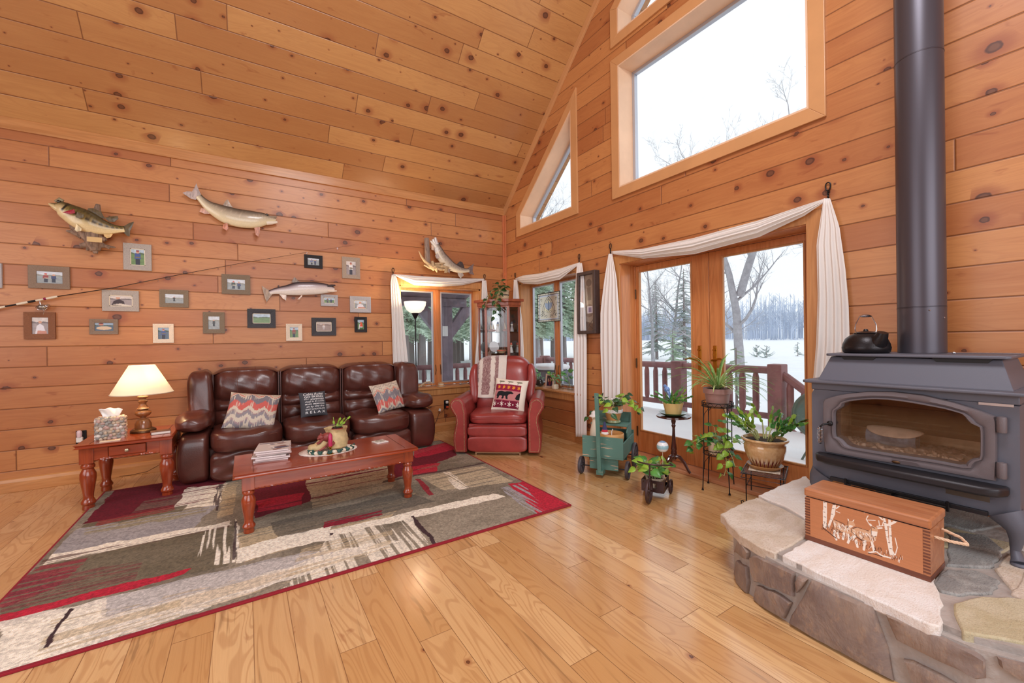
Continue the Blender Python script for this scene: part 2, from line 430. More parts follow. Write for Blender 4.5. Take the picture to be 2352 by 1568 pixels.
M['irondk'] = mat('stove_ledge_iron', (46, 44, 48), .4, .4, bump=.0003, bs=500)
M['irondoor'] = mat('stove_door_iron', (108, 100, 104), .48, .15, bump=.0008, bs=500)
M['chrome'] = mat('bright_steel', (200, 200, 205), .2, 1)
M['brass'] = mat('brass', (190, 140, 60), .25, 1)
M['bronze'] = mat('aged_bronze', (92, 66, 42), .35, .7)
M['white'] = mat('white_ceramic', (232, 230, 226), .3)
M['cream'] = mat('cream_plaster', (226, 214, 190), .5)
M['cloth'] = mat('ivory_voile', (250, 246, 242), .9, bump=.0004, bs=240, stretch=(1, 1, .1))
_n = M['cloth'].node_tree; _t = _n.nodes.new('ShaderNodeBsdfTranslucent'); _t.inputs[0].default_value = (.95, .93, .92, 1); _m = _n.nodes.new('ShaderNodeMixShader'); _m.inputs[0].default_value = .22
_n.links.new(_n.nodes['Principled BSDF'].outputs[0], _m.inputs[1]); _n.links.new(_t.outputs[0], _m.inputs[2]); _n.links.new(_m.outputs[0], _n.nodes['Material Output'].inputs[0])
M['paint'] = painted('painted_surface', .55)
M['photo'] = painted('photo_print', .3, .04)
M['weave'] = painted('woven_print', .9, .18, 420, .0015, 500)
M['pile'] = painted('rug_pile', .97, .35, 330, .004, 330)
M['leaf'] = mat('green_leaf', (78, 138, 62), .38, var=.35, vs=9, sub=0)
M['leafl'] = mat('lime_leaf', (142, 182, 62), .4, var=.25, vs=9)
M['leafd'] = mat('dark_leaf', (44, 84, 44), .35, var=.3, vs=9)
M['stem'] = mat('plant_stem', (168, 176, 116), .6)
M['soil'] = mat('potting_soil', (52, 38, 30), .95, bump=.004, bs=120, var=.4, vs=80)
M['snow'] = mat('fresh_snow', (250, 251, 253), .8, var=.03, vs=1.5, bump=.01, bs=6)
M['log'] = mat('stained_rail_log', (142, 100, 100), .6, var=.2, vs=5)
M['porch'] = mat('porch_timber', (128, 116, 126), .7, var=.15, vs=5)
M['bark'] = mat('hazed_bark', (172, 170, 174), .9, var=.15, vs=6)  # outdoor haze put into the pale bark colour
# ---------- room shell ----------
XA, YA, XB = -4.0, 5.36, 3.34       # left end, back wall plane, window wall plane
YR, ZE, SL = -4.3, 3.222, .895      # rear wall, eave height, roof slope
YRIDGE = .53; ZR = ZE+SL*(YA-YRIDGE)
OUTB = XB+.24; OUTA = YA+.24
def uvmap(o, fn):
    me = o.data; uv = me.uv_layers.new(name='UVMap'); 
    for p in me.polygons:
        for li in p.loop_indices:
            c = me.vertices[me.loops[li].vertex_index].co; uv.data[li].uv = fn(c, p.normal)
def holed(name, outer, holes, ax, a, b, m, uvf):
    """wall with openings: outer polygon and hole polygons in the two other axes, from a to b on axis ax"""
    bm = bmesh.new()
    def pt(p, h):
        q = [0, 0, 0]; o = [i for i in range(3) if i != ax]; q[o[0]] = p[0]; q[o[1]] = p[1]; q[ax] = h; return q
    edges = []
    for loop in [outer]+holes:
        vs = [bm.verts.new(pt(p, a)) for p in loop]
        for i in range(len(vs)): edges.append(bm.edges.new((vs[i], vs[(i+1) % len(vs)])))
    r = bmesh.ops.triangle_fill(bm, edges=edges, use_beauty=True, use_dissolve=False)
    faces = [f for f in bm.faces]
    ex = bmesh.ops.extrude_face_region(bm, geom=faces+list(bm.edges)+list(bm.verts))
    d = [0, 0, 0]; d[ax] = b-a
    bmesh.ops.translate(bm, verts=[g for g in ex['geom'] if isinstance(g, bmesh.types.BMVert)], vec=d)
    bmesh.ops.recalc_face_normals(bm, faces=bm.faces)
    me = bpy.data.meshes.new(name); bm.to_mesh(me); bm.free(); me.materials.append(m)
    o = bpy.data.objects.new(name, me); COL.objects.link(o); uvmap(o, uvf); return struct(o)
def rect(a0, a1, b0, b1): return [(a0, b0), (a1, b0), (a1, b1), (a0, b1)]
def zroof(y): return ZE+SL*(YA-y) if y > YRIDGE else ZR-SL*(YRIDGE-y)
# openings (y,z) in the window wall
D_Y0, D_Y1, D_Z1 = 1.33, 3.06, 2.03
WB = rect(3.74, 4.97, .60, 2.06)
BIG = rect(1.30, 3.05, 2.825, 4.11)
TRI = [(4.915, 2.826), (4.915, 3.03), (3.79, 4.01), (3.79, 2.826)]
UPW = [(3.045, 4.43), (3.045, 4.70), (1.30, 6.22), (1.30, 4.43)]
uA = lambda c, n: (c.x, c.z) if abs(n.y) > .5 else ((c.y, c.z) if abs(n.x) > .5 else (c.x, c.y))
uB = lambda c, n: (c.y+11, c.z) if abs(n.x) > .5 else ((c.x, c.z) if abs(n.y) > .5 else (c.y, c.x))
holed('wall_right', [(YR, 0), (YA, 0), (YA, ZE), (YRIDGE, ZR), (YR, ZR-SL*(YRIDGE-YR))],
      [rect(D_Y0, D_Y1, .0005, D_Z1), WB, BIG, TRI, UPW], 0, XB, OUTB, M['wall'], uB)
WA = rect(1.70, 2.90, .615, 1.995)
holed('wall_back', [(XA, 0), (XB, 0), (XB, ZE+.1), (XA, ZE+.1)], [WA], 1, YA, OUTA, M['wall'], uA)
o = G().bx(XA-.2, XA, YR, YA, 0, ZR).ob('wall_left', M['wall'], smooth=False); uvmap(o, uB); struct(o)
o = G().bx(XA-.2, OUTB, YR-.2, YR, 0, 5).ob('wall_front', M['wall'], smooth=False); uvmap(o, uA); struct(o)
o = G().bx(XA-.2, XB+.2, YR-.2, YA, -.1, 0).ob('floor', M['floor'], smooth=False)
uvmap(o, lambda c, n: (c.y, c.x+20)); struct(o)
g = G()
for ya, yb in ((OUTA, YRIDGE), (YR-.2, YRIDGE)):
    za, zb = zroof(ya), zroof(yb)
    g.add([(XA-.2, ya, za), (OUTB+.45, ya, za), (OUTB+.45, yb, zb), (XA-.2, yb, zb), (XA-.2, ya, za+.25), (OUTB+.45, ya, za+.25), (OUTB+.45, yb, zb+.25), (XA-.2, yb, zb+.25)],
          [(0, 1, 2, 3), (7, 6, 5, 4), (0, 4, 5, 1), (1, 5, 6, 2), (2, 6, 7, 3), (3, 7, 4, 0)])
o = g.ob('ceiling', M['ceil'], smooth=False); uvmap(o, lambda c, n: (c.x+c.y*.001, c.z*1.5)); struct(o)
# trims
def plain(name, g, m=None, bevel=.003): return struct(g.ob(name, m or M['trim'], smooth=False, bevel=bevel))
plain('trim_1', G().prism([(YA-.022, ZE-.09), (YA, ZE-.09), (YA, ZE+.03), (YA-.022, ZE+.012)], XA, XB, 0))
g = G()
for s in (0, 1):
    y0, y1 = (YA, YRIDGE) if s == 0 else (YR, YRIDGE)
    g.prism([(y0, zroof(y0)-.10), (y1, zroof(y1)-.10), (y1, zroof(y1)+.0), (y0, zroof(y0)+.0)], XB-.028, XB, 0)
plain('trim_2', g, M['trimp'])
plain('trim_3', G().bx(XB-.045, XB, YA-.02, YA, 0, ZE-.09).bx(XB-.02, XB, YA-.045, YA, 0, ZE-.09), mat('pine_corner_strip', (196, 116, 72), .45, var=.1))
plain('baseboard_back', G().prism([(YA-.018, 0), (YA, 0), (YA, .12), (YA-.010, .11), (YA-.018, .085)], XA, XB, 0))
plain('baseboard_right', G().bx(XB-.016, XB, 3.17, YA, 0, .11).bx(XB-.016, XB, YR, 1.2, 0, .11), M['trimy'])

# windows: casing, jamb, sash, pane
def casing_poly(g, inner, outer, x0, x1):
    n = len(inner)
    for i in range(n):
        a, b = inner[i], inner[(i+1) % n]; c, d = outer[(i+1) % n], outer[i]
        g.prism([a, b, c, d], x0, x1, 0)
def inset(poly, d):
    """offset a convex polygon (positive d = inward)"""
    n = len(poly); A = sum(poly[i][0]*poly[(i+1) % n][1]-poly[(i+1) % n][0]*poly[i][1] for i in range(n)); s = 1 if A > 0 else -1
    L = []
    for i in range(n):
        (x1, y1), (x2, y2) = poly[i], poly[(i+1) % n]; dx, dy = x2-x1, y2-y1; l = math.hypot(dx, dy)
        nx, ny = -dy/l*s, dx/l*s; L.append((x1+nx*d, y1+ny*d, dx, dy))
    out = []
    for i in range(n):
        x1, y1, dx1, dy1 = L[i-1]; x2, y2, dx2, dy2 = L[i]; den = dx1*dy2-dy1*dx2
        t = ((x2-x1)*dy2-(y2-y1)*dx2)/den; out.append((x1+dx1*t, y1+dy1*t))
    return out
def fixed_window(idx, poly, depth=.185):
    w = thing('window_%d' % idx, None, None, (XB, sum(p[0] for p in poly)/len(poly), min(p[1] for p in poly))); struct(w)
    g = G(); casing_poly(g, inset(poly, .005), inset(poly, -.095), XB-.022, XB); g.ob('casing', M['trimp'], w, smooth=False, bevel=.003, world=True)
    g = G(); casing_poly(g, inset(poly, .018), inset(poly, -.0), XB-.02, XB+depth+.01); g.ob('jamb', M['jambp'], w, smooth=False, world=True)
    g = G(); casing_poly(g, inset(poly, .05), inset(poly, .018), XB+depth, XB+depth+.05); g.ob('sash', M['alu'], w, smooth=False, bevel=.003, world=True)
    G().prism(inset(poly, .045), XB+depth+.02, XB+depth+.026, 0).ob('pane', M['glass'], w, smooth=False, world=True)
    return w
fixed_window(3, TRI); fixed_window(4, BIG); fixed_window(5, UPW)
# small double casement on either wall; built in (a, z) with a mapping to the world
def casement(idx, a0, a1, z0, z1, mull, pt, depth, wd, sw=.035):
    """pt(a, d, z) -> world; d = depth into the wall"""
    w = thing('window_%d' % idx, None, None, pt((a0+a1)/2, 0, z0)); struct(w)
    def bar(g, aa, ab, da, db, za, zb):
        q = [pt(a, d, z) for a in (aa, ab) for d in (da, db) for z in (za, zb)]
        g.add(q, [(0, 1, 3, 2), (4, 6, 7, 5), (0, 4, 5, 1), (2, 3, 7, 6), (0, 2, 6, 4), (1, 5, 7, 3)])
    g = G(); c = .09
    bar(g, a0-c, a0, -.022, 0, z0, z1+c); bar(g, a1, a1+c, -.022, 0, z0, z1+c); bar(g, a0, a1, -.022, 0, z1, z1+c)
    bar(g, a0-c, a1+c, -.022, 0, z0-.105, z0-.02)
    g.ob('casing', M['trimz'], w, smooth=False, bevel=.003, world=True)
    g = G(); bar(g, a0-c-.01, a1+c+.01, -.045, -.0005, z0-.022, z0+.002); bar(g, a0+.001, a1-.001, -.0005, depth, z0-.01, z0+.002); g.ob('sill', M['trim'], w, smooth=False, bevel=.003, world=True)
    g = G(); bar(g, a0-.002, a0+.02, -.0015, depth, z0, z1); bar(g, a1-.02, a1+.002, -.0015, depth, z0, z1); bar(g, a0, a1, -.0015, depth, z1-.02, z1+.002)
    g.ob('jamb', M['trimz'], w, smooth=False, world=True)
    for s, (b0, b1) in enumerate(((a0+.02, mull-.03), (mull+.03, a1-.02))):
        g = G(); zz0, zz1 = z0+.01, z1-.02
        fw = .026
        bar(g, b0, b0+fw, depth, depth+.04, zz0, zz1); bar(g, b1-fw, b1, depth, depth+.04, zz0, zz1)
        bar(g, b0+fw, b1-fw, depth, depth+.04, zz0, zz0+fw); bar(g, b0+fw, b1-fw, depth, depth+.04, zz1-fw, zz1)
        sh = g.ob('sash', M['doorwood'], w, smooth=False, bevel=.002, world=True)
        g = G(); i0, i1, j0, j1 = b0+fw, b1-fw, zz0+fw, zz1-fw; k = .018
        bar(g, i0, i0+k, depth-.004, depth+.03, j0, j1); bar(g, i1-k, i1, depth-.004, depth+.03, j0, j1)
        bar(g, i0+k, i1-k, depth-.004, depth+.03, j0, j0+k); bar(g, i0+k, i1-k, depth-.004, depth+.03, j1-k, j1)
        g.ob('screen_frame', M['alu'], w, smooth=False, bevel=.002, world=True, label='grey aluminium screen frame')
        g = G(); bar(g, i0+k, i1-k, depth+.03, depth+.035, j0+k, j1-k); g.ob('pane', M['glass'], w, smooth=False, world=True)
        e = mull-.03 if s == 0 else mull+.03; sg = -1 if s == 0 else 1
        g = G(); g.tube([pt(e+sg*.005, depth-.012, z0+.30), pt(e+sg*.006, depth-.03, z0+.22), pt(e+sg*.012, depth-.02, z0+.16)], .005, 6)
        g.ob('latch', M['bronze'], w, world=True)
    g = G(); bar(g, mull-.03, mull+.03, depth-.012, depth+.045, z0, z1-.02); g.ob('mullion', M['doorwood'], w, smooth=False, bevel=.004, world=True)
    return w
casement(1, 1.70, 2.90, .615, 1.995, 2.30, lambda a, d, z: (a, YA+d, z), .19, .3)
casement(2, 3.74, 4.97, .60, 2.06, 4.36, lambda a, d, z: (XB+d, a, z), .19, .3)

# French door
XD = 3.55
g = G(); c = .09
g.bx(XB-.02, XB, D_Y1, D_Y1+c, 0, D_Z1+c).bx(XB-.02, XB, D_Y0-c, D_Y0, 0, D_Z1+c).bx(XB-.02, XB, D_Y0, D_Y1, D_Z1, D_Z1+c)
plain('trim_4', g, M['trimz'])
dj = thing('door_1', None, None, (XD, 2.2, 0)); struct(dj)
g = G(); g.bx(XB-.001, XD+.06, D_Y1-.006, D_Y1+.03, 0, D_Z1+.03).bx(XB-.001, XD+.06, D_Y0-.03, D_Y0+.006, 0, D_Z1+.03).bx(XB-.001, XD+.06, D_Y0, D_Y1, D_Z1-.006, D_Z1+.03)
g.bx(XD-.01, XD+.06, D_Y1-.02, D_Y1, 0, D_Z1).bx(XD-.01, XD+.06, D_Y0, D_Y0+.012, 0, D_Z1).bx(XD-.01, XD+.06, D_Y0, D_Y1, D_Z1-.012, D_Z1)
g.ob('frame', M['doorwood'], dj, smooth=False, bevel=.003, world=True)
G().bx(XB, XD+.06, D_Y0, D_Y1, .0, .03).ob('threshold', wood('oak_threshold', (222, 160, 120), (206, 140, 100), .4, .2, 1), dj, smooth=False, bevel=.004, world=True)
gp = lambda px, py: P(px, py, 0, XD+.02)
yl0, yl1 = float(gp(1474, 988)[1]), float(gp(1597, 1017)[1]); yr0, yr1 = float(gp(1660, 587)[1]), float(gp(1852, 553)[1])
ym = float(P(1630, 780, 0, XD)[1]); zg0, zg1 = float(gp(1474, 988)[2]), float(gp(1472, 623)[2])
for i, (a0, a1, s0, s1, nm) in enumerate(((yl0, yl1, D_Y1-.022, ym+.002, 'left'), (yr0, yr1, ym-.002, D_Y0+.014, 'right'))):
    lf = thing('door_%d' % (i+2), None, None, (XD, (s0+s1)/2, .03)); struct(lf)
    g = G(); z0, z1 = .034, D_Z1-.014
    g.bx(XD, XD+.045, a0, s0, z0, z1).bx(XD, XD+.045, s1, a1, z0, z1).bx(XD, XD+.045, a1, a0, z0, zg0).bx(XD, XD+.045, a1, a0, zg1, z1)
    g.ob('door_leaf', M['doorwood'], lf, smooth=False, bevel=.003, world=True)
    g = G(); k = .014
    g.bx(XD-.006, XD+.02, a0-k, a0, zg0, zg1).bx(XD-.006, XD+.02, a1, a1+k, zg0, zg1).bx(XD-.006, XD+.02, a1+k, a0-k, zg0, zg0+k).bx(XD-.006, XD+.02, a1+k, a0-k, zg1-k, zg1)
    g.ob('glazing_bead', M['trimz'], lf, smooth=False, bevel=.003, world=True)
    G().bx(XD+.016, XD+.022, a1+.004, a0-.004, zg0+.004, zg1-.004).ob('pane', M['glass'], lf, smooth=False, world=True)
    hy = float(P(1608 if i == 0 else 1643, 820, 0, XD)[1]); sg = 1 if i == 0 else -1
    hd = G().bx(XD-.008, XD, hy-.018, hy+.018, .93, 1.17).ob('handle_plate', M['brass'], lf, smooth=False, bevel=.004, world=True, label='brass handle plate')
    g = G().tube([(XD-.008, hy, 1.04), (XD-.05, hy, 1.04), (XD-.055, hy+sg*.03, 1.045), (XD-.052, hy+sg*.07, 1.055), (XD-.05, hy+sg*.12, 1.04)], [.012, .011, .01, .009, .007], 8)
    g.ob('lever', M['brass'], hd, world=True)
    g = G().tube([(XD-.008, hy, 1.13), (XD-.03, hy, 1.13)], .01, 8); g.ob('lock_knob', M['brass'], hd, world=True)
    if i == 0:
        for zz in (1.72, .98, .25):
            G().lathe([(.008, -.05), (.008, .05)], (XD-.008, D_Y1-.022, zz), 8).ob('hinge', M['bronze'], lf, world=True)
# ---------- rug (painted pile) ----------
RX0, RX1, RY0, RY1 = -1.03, 2.03, 2.38, 4.85
def rugcv():
    cv = Canvas(765, 618, (150, 140, 122)); U, V = cv.U, cv.V; x = U*(RX1-RX0); y = V*(RY1-RY0)
    n1 = fbm(x*3, y*9, 3, 4); n2 = fbm(x*1.2, y*1.2, 9, 3); sx = fbm(x*2.2, y*70, 21, 3); sy = fbm(x*70, y*2.2, 22, 3)
    cv.blend(np.clip((n1-.42)*4, 0, 1)*.6, (104, 96, 80)); cv.blend(np.clip((n2-.5)*5, 0, 1)*.5, (168, 158, 140))
    def R(px, py):
        p = P(px, py, 2, .012); return ((p[0]-RX0)/(RX1-RX0), (p[1]-RY0)/(RY1-RY0))
    def patch(pix, col, op=1., streak=0, th=.5, jit=.012, seed=1, raw=False):
        pts = pix if raw else [R(*q) for q in pix]
        m = Canvas(2, 2, (0, 0, 0)); xs = U+(fbm(x*9, y*9, seed)-.5)*jit; ys = V+(fbm(x*9+5, y*9, seed+3)-.5)*jit*2
        ins = np.zeros_like(U, bool); n = len(pts)
        for i in range(n):
            x1, y1 = pts[i]; x2, y2 = pts[(i+1) % n]
            if y1 == y2: continue
            ins ^= ((y1 > ys) != (y2 > ys)) & (xs < (x2-x1)*(ys-y1)/(y2-y1)+x1)
        m = ins.astype(float)*op
        if streak: s_ = sx if streak == 1 else sy; m = m*np.clip((s_-th)*14+.5, 0, 1)
        cv.blend(m, col)
    red, dred, cream, tan, slate, olive, dk = (190, 30, 56), (104, 18, 36), (246, 238, 220), (200, 180, 144), (166, 164, 170), (108, 98, 76), (66, 44, 48)
    wine = (112, 14, 36)
    # back band
    patch([(268, 1122), (545, 1080), (470, 1150), (190, 1205)], wine, 1, seed=2)
    patch([(330, 1150), (470, 1125), (455, 1150), (300, 1180)], (120, 96, 84), .8, 1, .45, seed=3)
    patch([(430, 1120), (520, 1110), (505, 1158), (400, 1172)], cream, 1, 1, .36, seed=4)
    patch([(500, 1112), (515, 1112), (498, 1175), (488, 1172)], dk, .9, 2, .45, seed=5)
    patch([(515, 1112), (548, 1106), (535, 1180), (498, 1190)], tan, .8, 1, .4, seed=6)
    patch([(190, 1205), (430, 1158), (420, 1175), (180, 1222)], olive, .9, seed=8)
    patch([(230, 1195), (400, 1160), (398, 1172), (220, 1206)], (150, 50, 52), .8, 1, .4, seed=9)
    patch([(175, 1215), (500, 1160), (440, 1215), (118, 1275)], slate, .75, seed=10)
    patch([(200, 1212), (480, 1165), (470, 1180), (190, 1228)], (150, 138, 98), .7, 1, .45, seed=11)
    patch([(118, 1272), (535, 1195), (530, 1205), (100, 1295)], cream, 1, 0, seed=12)
    patch([(100, 1284), (530, 1205), (525, 1216), (90, 1300)], (98, 66, 58), .8, 1, .5, seed=13)
    patch([(90, 1300), (540, 1205), (525, 1300), (0, 1415), (0, 1372)], olive, .75, seed=14)
    patch([(90, 1300), (200, 1280), (130, 1350), (0, 1400), (0, 1372)], (150, 40, 60), .8, 1, .45, seed=15)
    patch([(40, 1330), (330, 1290), (310, 1330), (0, 1410)], (130, 44, 58), .6, 1, .56, seed=16)
    patch([(0, 1412), (440, 1302), (425, 1318), (0, 1432)], red, 1, 0, seed=17)
    patch([(0, 1425), (180, 1388), (700, 1270), (930, 1240), (0, 1558)], (232, 224, 210), .95, 0, seed=18)
    patch([(250, 1372), (700, 1265), (780, 1262), (600, 1320), (240, 1420)], (184, 180, 180), .75, 0, .02, seed=19)
    patch([(380, 1370), (720, 1290), (760, 1300), (500, 1390), (330, 1420)], (200, 176, 138), .5, 1, .45, seed=20)
    patch([(0, 1440), (240, 1385), (200, 1500), (0, 1560)], cream, .95, 0, seed=21)
    patch([(120, 1420), (420, 1370), (420, 1420), (90, 1510)], tan, .7, 1, .55, seed=22)
    patch([(168, 1392), (178, 1392), (100, 1492), (92, 1492)], dk, 1, 0, .004, seed=23)
    # middle
    patch([(470, 1215), (545, 1190), (560, 1290), (450, 1300)], cream, 1, 2, .5, seed=24)
    patch([(535, 1195), (548, 1195), (540, 1285), (525, 1285)], dk, .9, 2, .4, seed=25)
    patch([(540, 1225), (900, 1150), (960, 1130), (890, 1195), (560, 1290)], tan, .8, 1, .38, seed=26)
    patch([(548, 1258), (760, 1205), (760, 1232), (540, 1295)], cream, 1, 0, seed=27)
    patch([(580, 1110), (900, 1050), (880, 1100), (585, 1190)], wine, 1, 0, seed=28)
    patch([(590, 1150), (700, 1130), (690, 1160), (590, 1178)], red, .9, 1, .4, seed=29)
    patch([(700, 1095), (940, 1050), (900, 1120), (720, 1170)], (196, 180, 148), .85, 1, .4, seed=30)
    patch([(620, 1200), (930, 1130), (1000, 1150), (640, 1235)], (98, 92, 82), .8, 0, seed=31)
    patch([(745, 1198), (880, 1168), (880, 1180), (745, 1212)], (140, 26, 46), 1, 1, .3, seed=32)
    patch([(1130, 1132), (1160, 1140), (620, 1262), (545, 1290), (560, 1265)], cream, 1, 0, .008, seed=33)
    patch([(680, 1232), (762, 1226), (765, 1236), (640, 1262)], cream, 1, 0, .003, seed=34)
    patch([(760, 1224), (766, 1224), (768, 1236), (762, 1237)], dk, 1, 0, .002, seed=35)
    # right
    patch([(900, 1062), (1035, 1018), (1050, 1045), (900, 1100)], wine, 1, 0, seed=36)
    patch([(950, 1035), (1040, 1012), (1050, 1030), (955, 1052)], red, .9, 0, seed=37)
    patch([(935, 1072), (1010, 1062), (1000, 1085), (930, 1092)], red, .95, 1, .3, seed=38)
    patch([(960, 1095), (1110, 1070), (1180, 1105), (1020, 1125)], (206, 190, 158), .8, 1, .38, seed=39)
    patch([(955, 1100), (968, 1100), (1000, 1136), (985, 1137)], (150, 28, 46), .95, 2, .3, seed=40)
    patch([(1110, 1062), (1125, 1062), (880, 1108), (880, 1104)], dk, .8, 1, .3, seed=41)
    patch([(1015, 1085), (1035, 1083), (1078, 1120), (1050, 1125)], cream, .9, 2, .45, seed=42)
    patch([(1165, 1110), (1210, 1105), (1312, 1162), (1240, 1182)], red, 1, 0, seed=43)
    patch([(1150, 1120), (1200, 1110), (1260, 1175), (1225, 1182)], slate, .9, 2, .5, seed=44)
    patch([(940, 1185), (952, 1183), (1006, 1252), (998, 1256)], dk, 1, 0, .004, seed=45)
    patch([(860, 1192), (940, 1180), (985, 1250), (890, 1290), (640, 1360), (760, 1230)], cream, .85, 2, .47, seed=46)
    patch([(700, 1250), (900, 1215), (900, 1260), (650, 1340)], tan, .6, 1, .5, seed=47)
    cv.c *= np.clip(.62+.8*fbm(x*95, y*95, 77, 2), .3, 1.6)[..., None]*(.85+.3*rng.random(cv.U.shape))[..., None]
    b = np.maximum(np.abs(U-.5)*2*(RX1-RX0)/2 > (RX1-RX0)/2-.012, np.abs(V-.5)*(RY1-RY0) > (RY1-RY0)/2-.012)
    cv.blend(b.astype(float), (150, 30, 46)); return cv
rug = thing('area_rug', 'large abstract brush-stroke rug in grey, cream and crimson on the hickory floor', 'rug', ((RX0+RX1)/2, (RY0+RY1)/2, 0))
canvas_grid('pile', rugcv(), lambda u, v: (RX0+(RX1-RX0)*u, RY0+(RY1-RY0)*v, .0125+0*u), M['pile'], rug, 765, 618, world=True)
G().bx(RX0-.004, RX1+.004, RY0-.004, RY1+.004, 0.0005, .012).ob('bound_edge', mat('crimson_binding', (150, 26, 42), .9), rug, smooth=False, bevel=.003, world=True)

# ---------- sofa ----------
SX0, SX1, SYF, SYB = -.50, 1.84, 4.58, 5.31
sofa = thing('reclining_sofa', 'three-seat dark brown leather reclining sofa with puffy arms against the pine wall', 'sofa', ((SX0+SX1)/2, 4.95, .0))
def wr(p, s=1., f=9): return .006*s*(math.sin(p[0]*f+p[2]*5)+math.sin(p[2]*f*1.3-p[0]*4+p[1]*3))
seams = [-.29, .30, .925, 1.56]
L_ = M['leather']
G().bx(SX0+.05, SX1-.05, SYF+.12, SYB-.03, .014, .30).ob('base', L_, sofa, bevel=.02, world=True)
for i in range(3):
    a, b = seams[i], seams[i+1]; c = (a+b)/2; w = (b-a)/2-.006
    def seatd(p):
        dz = -.028*math.exp(-((p[1]+.2)**2)*2)*(1-p[0]**2)*(p[2] > 0) + wr(p, .7)
        return (0, -.035*max(0, -p[1])**2*(1-p[0]**2), dz)
    st = G().sbox((c, 4.76, .375), (w, .29, .115), 4.2, 24, seatd).ob('seat_cushion', L_, sofa, world=True)
    g = G(); g.tube([(c-w*.8+1.6*w*t, 4.76-.286-.033*(1-(2*t-1)**2), .415+.0*t-.012*math.sin(t*PI)) for t in np.linspace(0, 1, 14)], .0022, 5); g.ob('seam_stitch', M['stitch'], st, world=True)
    fr = G().sbox((c, 4.60, .155), (w, .10, .14), 5, 20, lambda p: (0, wr(p, .7, 6), 0)).ob('footrest', L_, sofa, world=True)
    g = G()
    for xx in (c-w*.36, c+w*.36): G().tube([(xx, 4.50-.0025-.0*t, .06+.19*t) for t in (0, .5, 1)], .0018, 5).ob('seam_stitch', M['stitch'], fr, world=True)
    # back: three stacked padded lobes, the creases sagging in the middle
    def front(x, z):       # bulge toward the room at normalised x in -1..1, z height
        s = 0; sag = .035*(1-x*x)
        zs = [.44, .575+sag*.3, .70-sag, .995]
        for q, amp in ((0, .035), (1, .045), (2, .085)):
            t = (z-zs[q])/(zs[q+1]-zs[q])
            if 0 <= t <= 1: s = amp*max(0, math.sin(PI*t))**.55
        e = max(0, 1-abs(x)**7)**.6
        return s*e+.005*math.sin(x*11+z*20)*math.sin(z*31)*e
    def surf(u, v):
        x = -1+2*u
        if v < .78:
            z = .40+.575*(v/.78)**.95; y = 5.07-front(x, z)+.20*(.0)+.10*(z-.4)
            r = max(0, 1-abs(x)**9); y = y+(1-r)*.05
        else:
            t = (v-.78)/.22*PI*.5; z = .975+.03*math.sin(t)-.0*t; y = 5.07+.057-front(x, .97)*math.cos(t)+.17*(1-math.cos(t))
            r = max(0, 1-abs(x)**9)
        z -= (1-max(0, 1-abs(x)**6))*.05*max(0, (z-.8)/.2)
        return (c+x*w*(1 if z < .9 else 1-.04*((z-.9)/.1)**2), y, z)
    g = G().grid(surf, 30, 44)
    for sx in (-1, 1): g.bx(c+sx*w*.985-.004, c+sx*w*.985+.004, 5.10, 5.30, .40, .95)
    bk = g.ob('backrest', L_, sofa, world=True)
    g = G()
    for xx in (-.28, .28):
        G().tube([(Vector(surf((xx+1)/2, v))+Vector((0, -.0012, .001))) for v in np.linspace(.46, .99, 16)], .0018, 5).ob('seam_stitch', M['stitch'], bk, world=True)
G().bx(seams[0]-.05, seams[3]+.05, 5.2, SYB, .3, .93).ob('back_frame', L_, sofa, bevel=.03, world=True)
for s in (-1, 1):
    xo, xi = (SX0, seams[0]) if s < 0 else (SX1, seams[3]); xc = (xo+xi)/2; hw = abs(xo-xi)/2
    def armd(p): return (s*.03*math.sin((p[2]+1)*PI/2)*(1 if p[0]*s > 0 else 0), -.02*math.cos(p[2]*1.5), 0)
    G().sbox((xc, 4.92, .235), (hw+.002, .335, .225), 7, 20, armd).ob('arm', L_, sofa, world=True)
    def padd(p): return (0, 0, wr(p, .7, 6)-.03*(p[1]+.1)*(p[1] < 0)-.035*max(0, -p[1])**2)
    G().sbox((xc+s*.012, 4.86, .545), (hw+.035, .29, .085), 2.8, 28, padd).ob('arm_pad', L_, sofa, world=True)
    def wingd(p): return (0, .03*(p[2]), wr(p, .8, 6)-.04*(p[0]*s > 0)*p[0]**2*(p[2] > 0))
    G().sbox((xc+s*.0+(-s)*.02, 5.14, .70), (hw*.98, .18, .29), 5.5, 22, wingd, ry=s*.05).ob('wing', L_, sofa, world=True)

# ---------- pillows ----------
def pillow(name, label, cat, cv, c, W, H, T, rx, rz, ry=0, back=(200, 190, 170), pinch=.09, textfn=None, group=None):
    t = thing(name, label, cat, c, 0, group)
    Rm = Matrix.Rotation(rz, 3, 'Z') @ Matrix.Rotation(rx, 3, 'X') @ Matrix.Rotation(ry, 3, 'Y')
    Rn = np.array(Rm)
    def sh(sg):
        def fn(u, v):
            a = 2*u-1; b = 2*v-1
            th = T*np.clip((1-np.abs(a)**2.6)*(1-np.abs(b)**2.6), 0, 1)**.55*(1+.06*np.sin(a*7+b*3))
            x = a*W/2*(1-pinch*(1-b*b)*np.abs(a)**3*.6); z = b*H/2*(1-pinch*(1-a*a)*np.abs(b)**3*.6)
            p = np.stack([x, -sg*th, z], -1) @ Rn.T
            return p[..., 0], p[..., 1], p[..., 2]
        return fn
    canvas_grid('cover', cv, sh(1), M['weave'], t, 110, 110)
    canvas_grid('back_panel', Canvas(4, 4, back), sh(-1), M['weave'], t, 24, 24)
    if textfn: textfn(t, lambda a, b: Vector([float(q) for q in sh(1)(np.array((a+1)/2), np.array((b+1)/2))]), Rm @ Vector((0, -1, 0)))
    return t
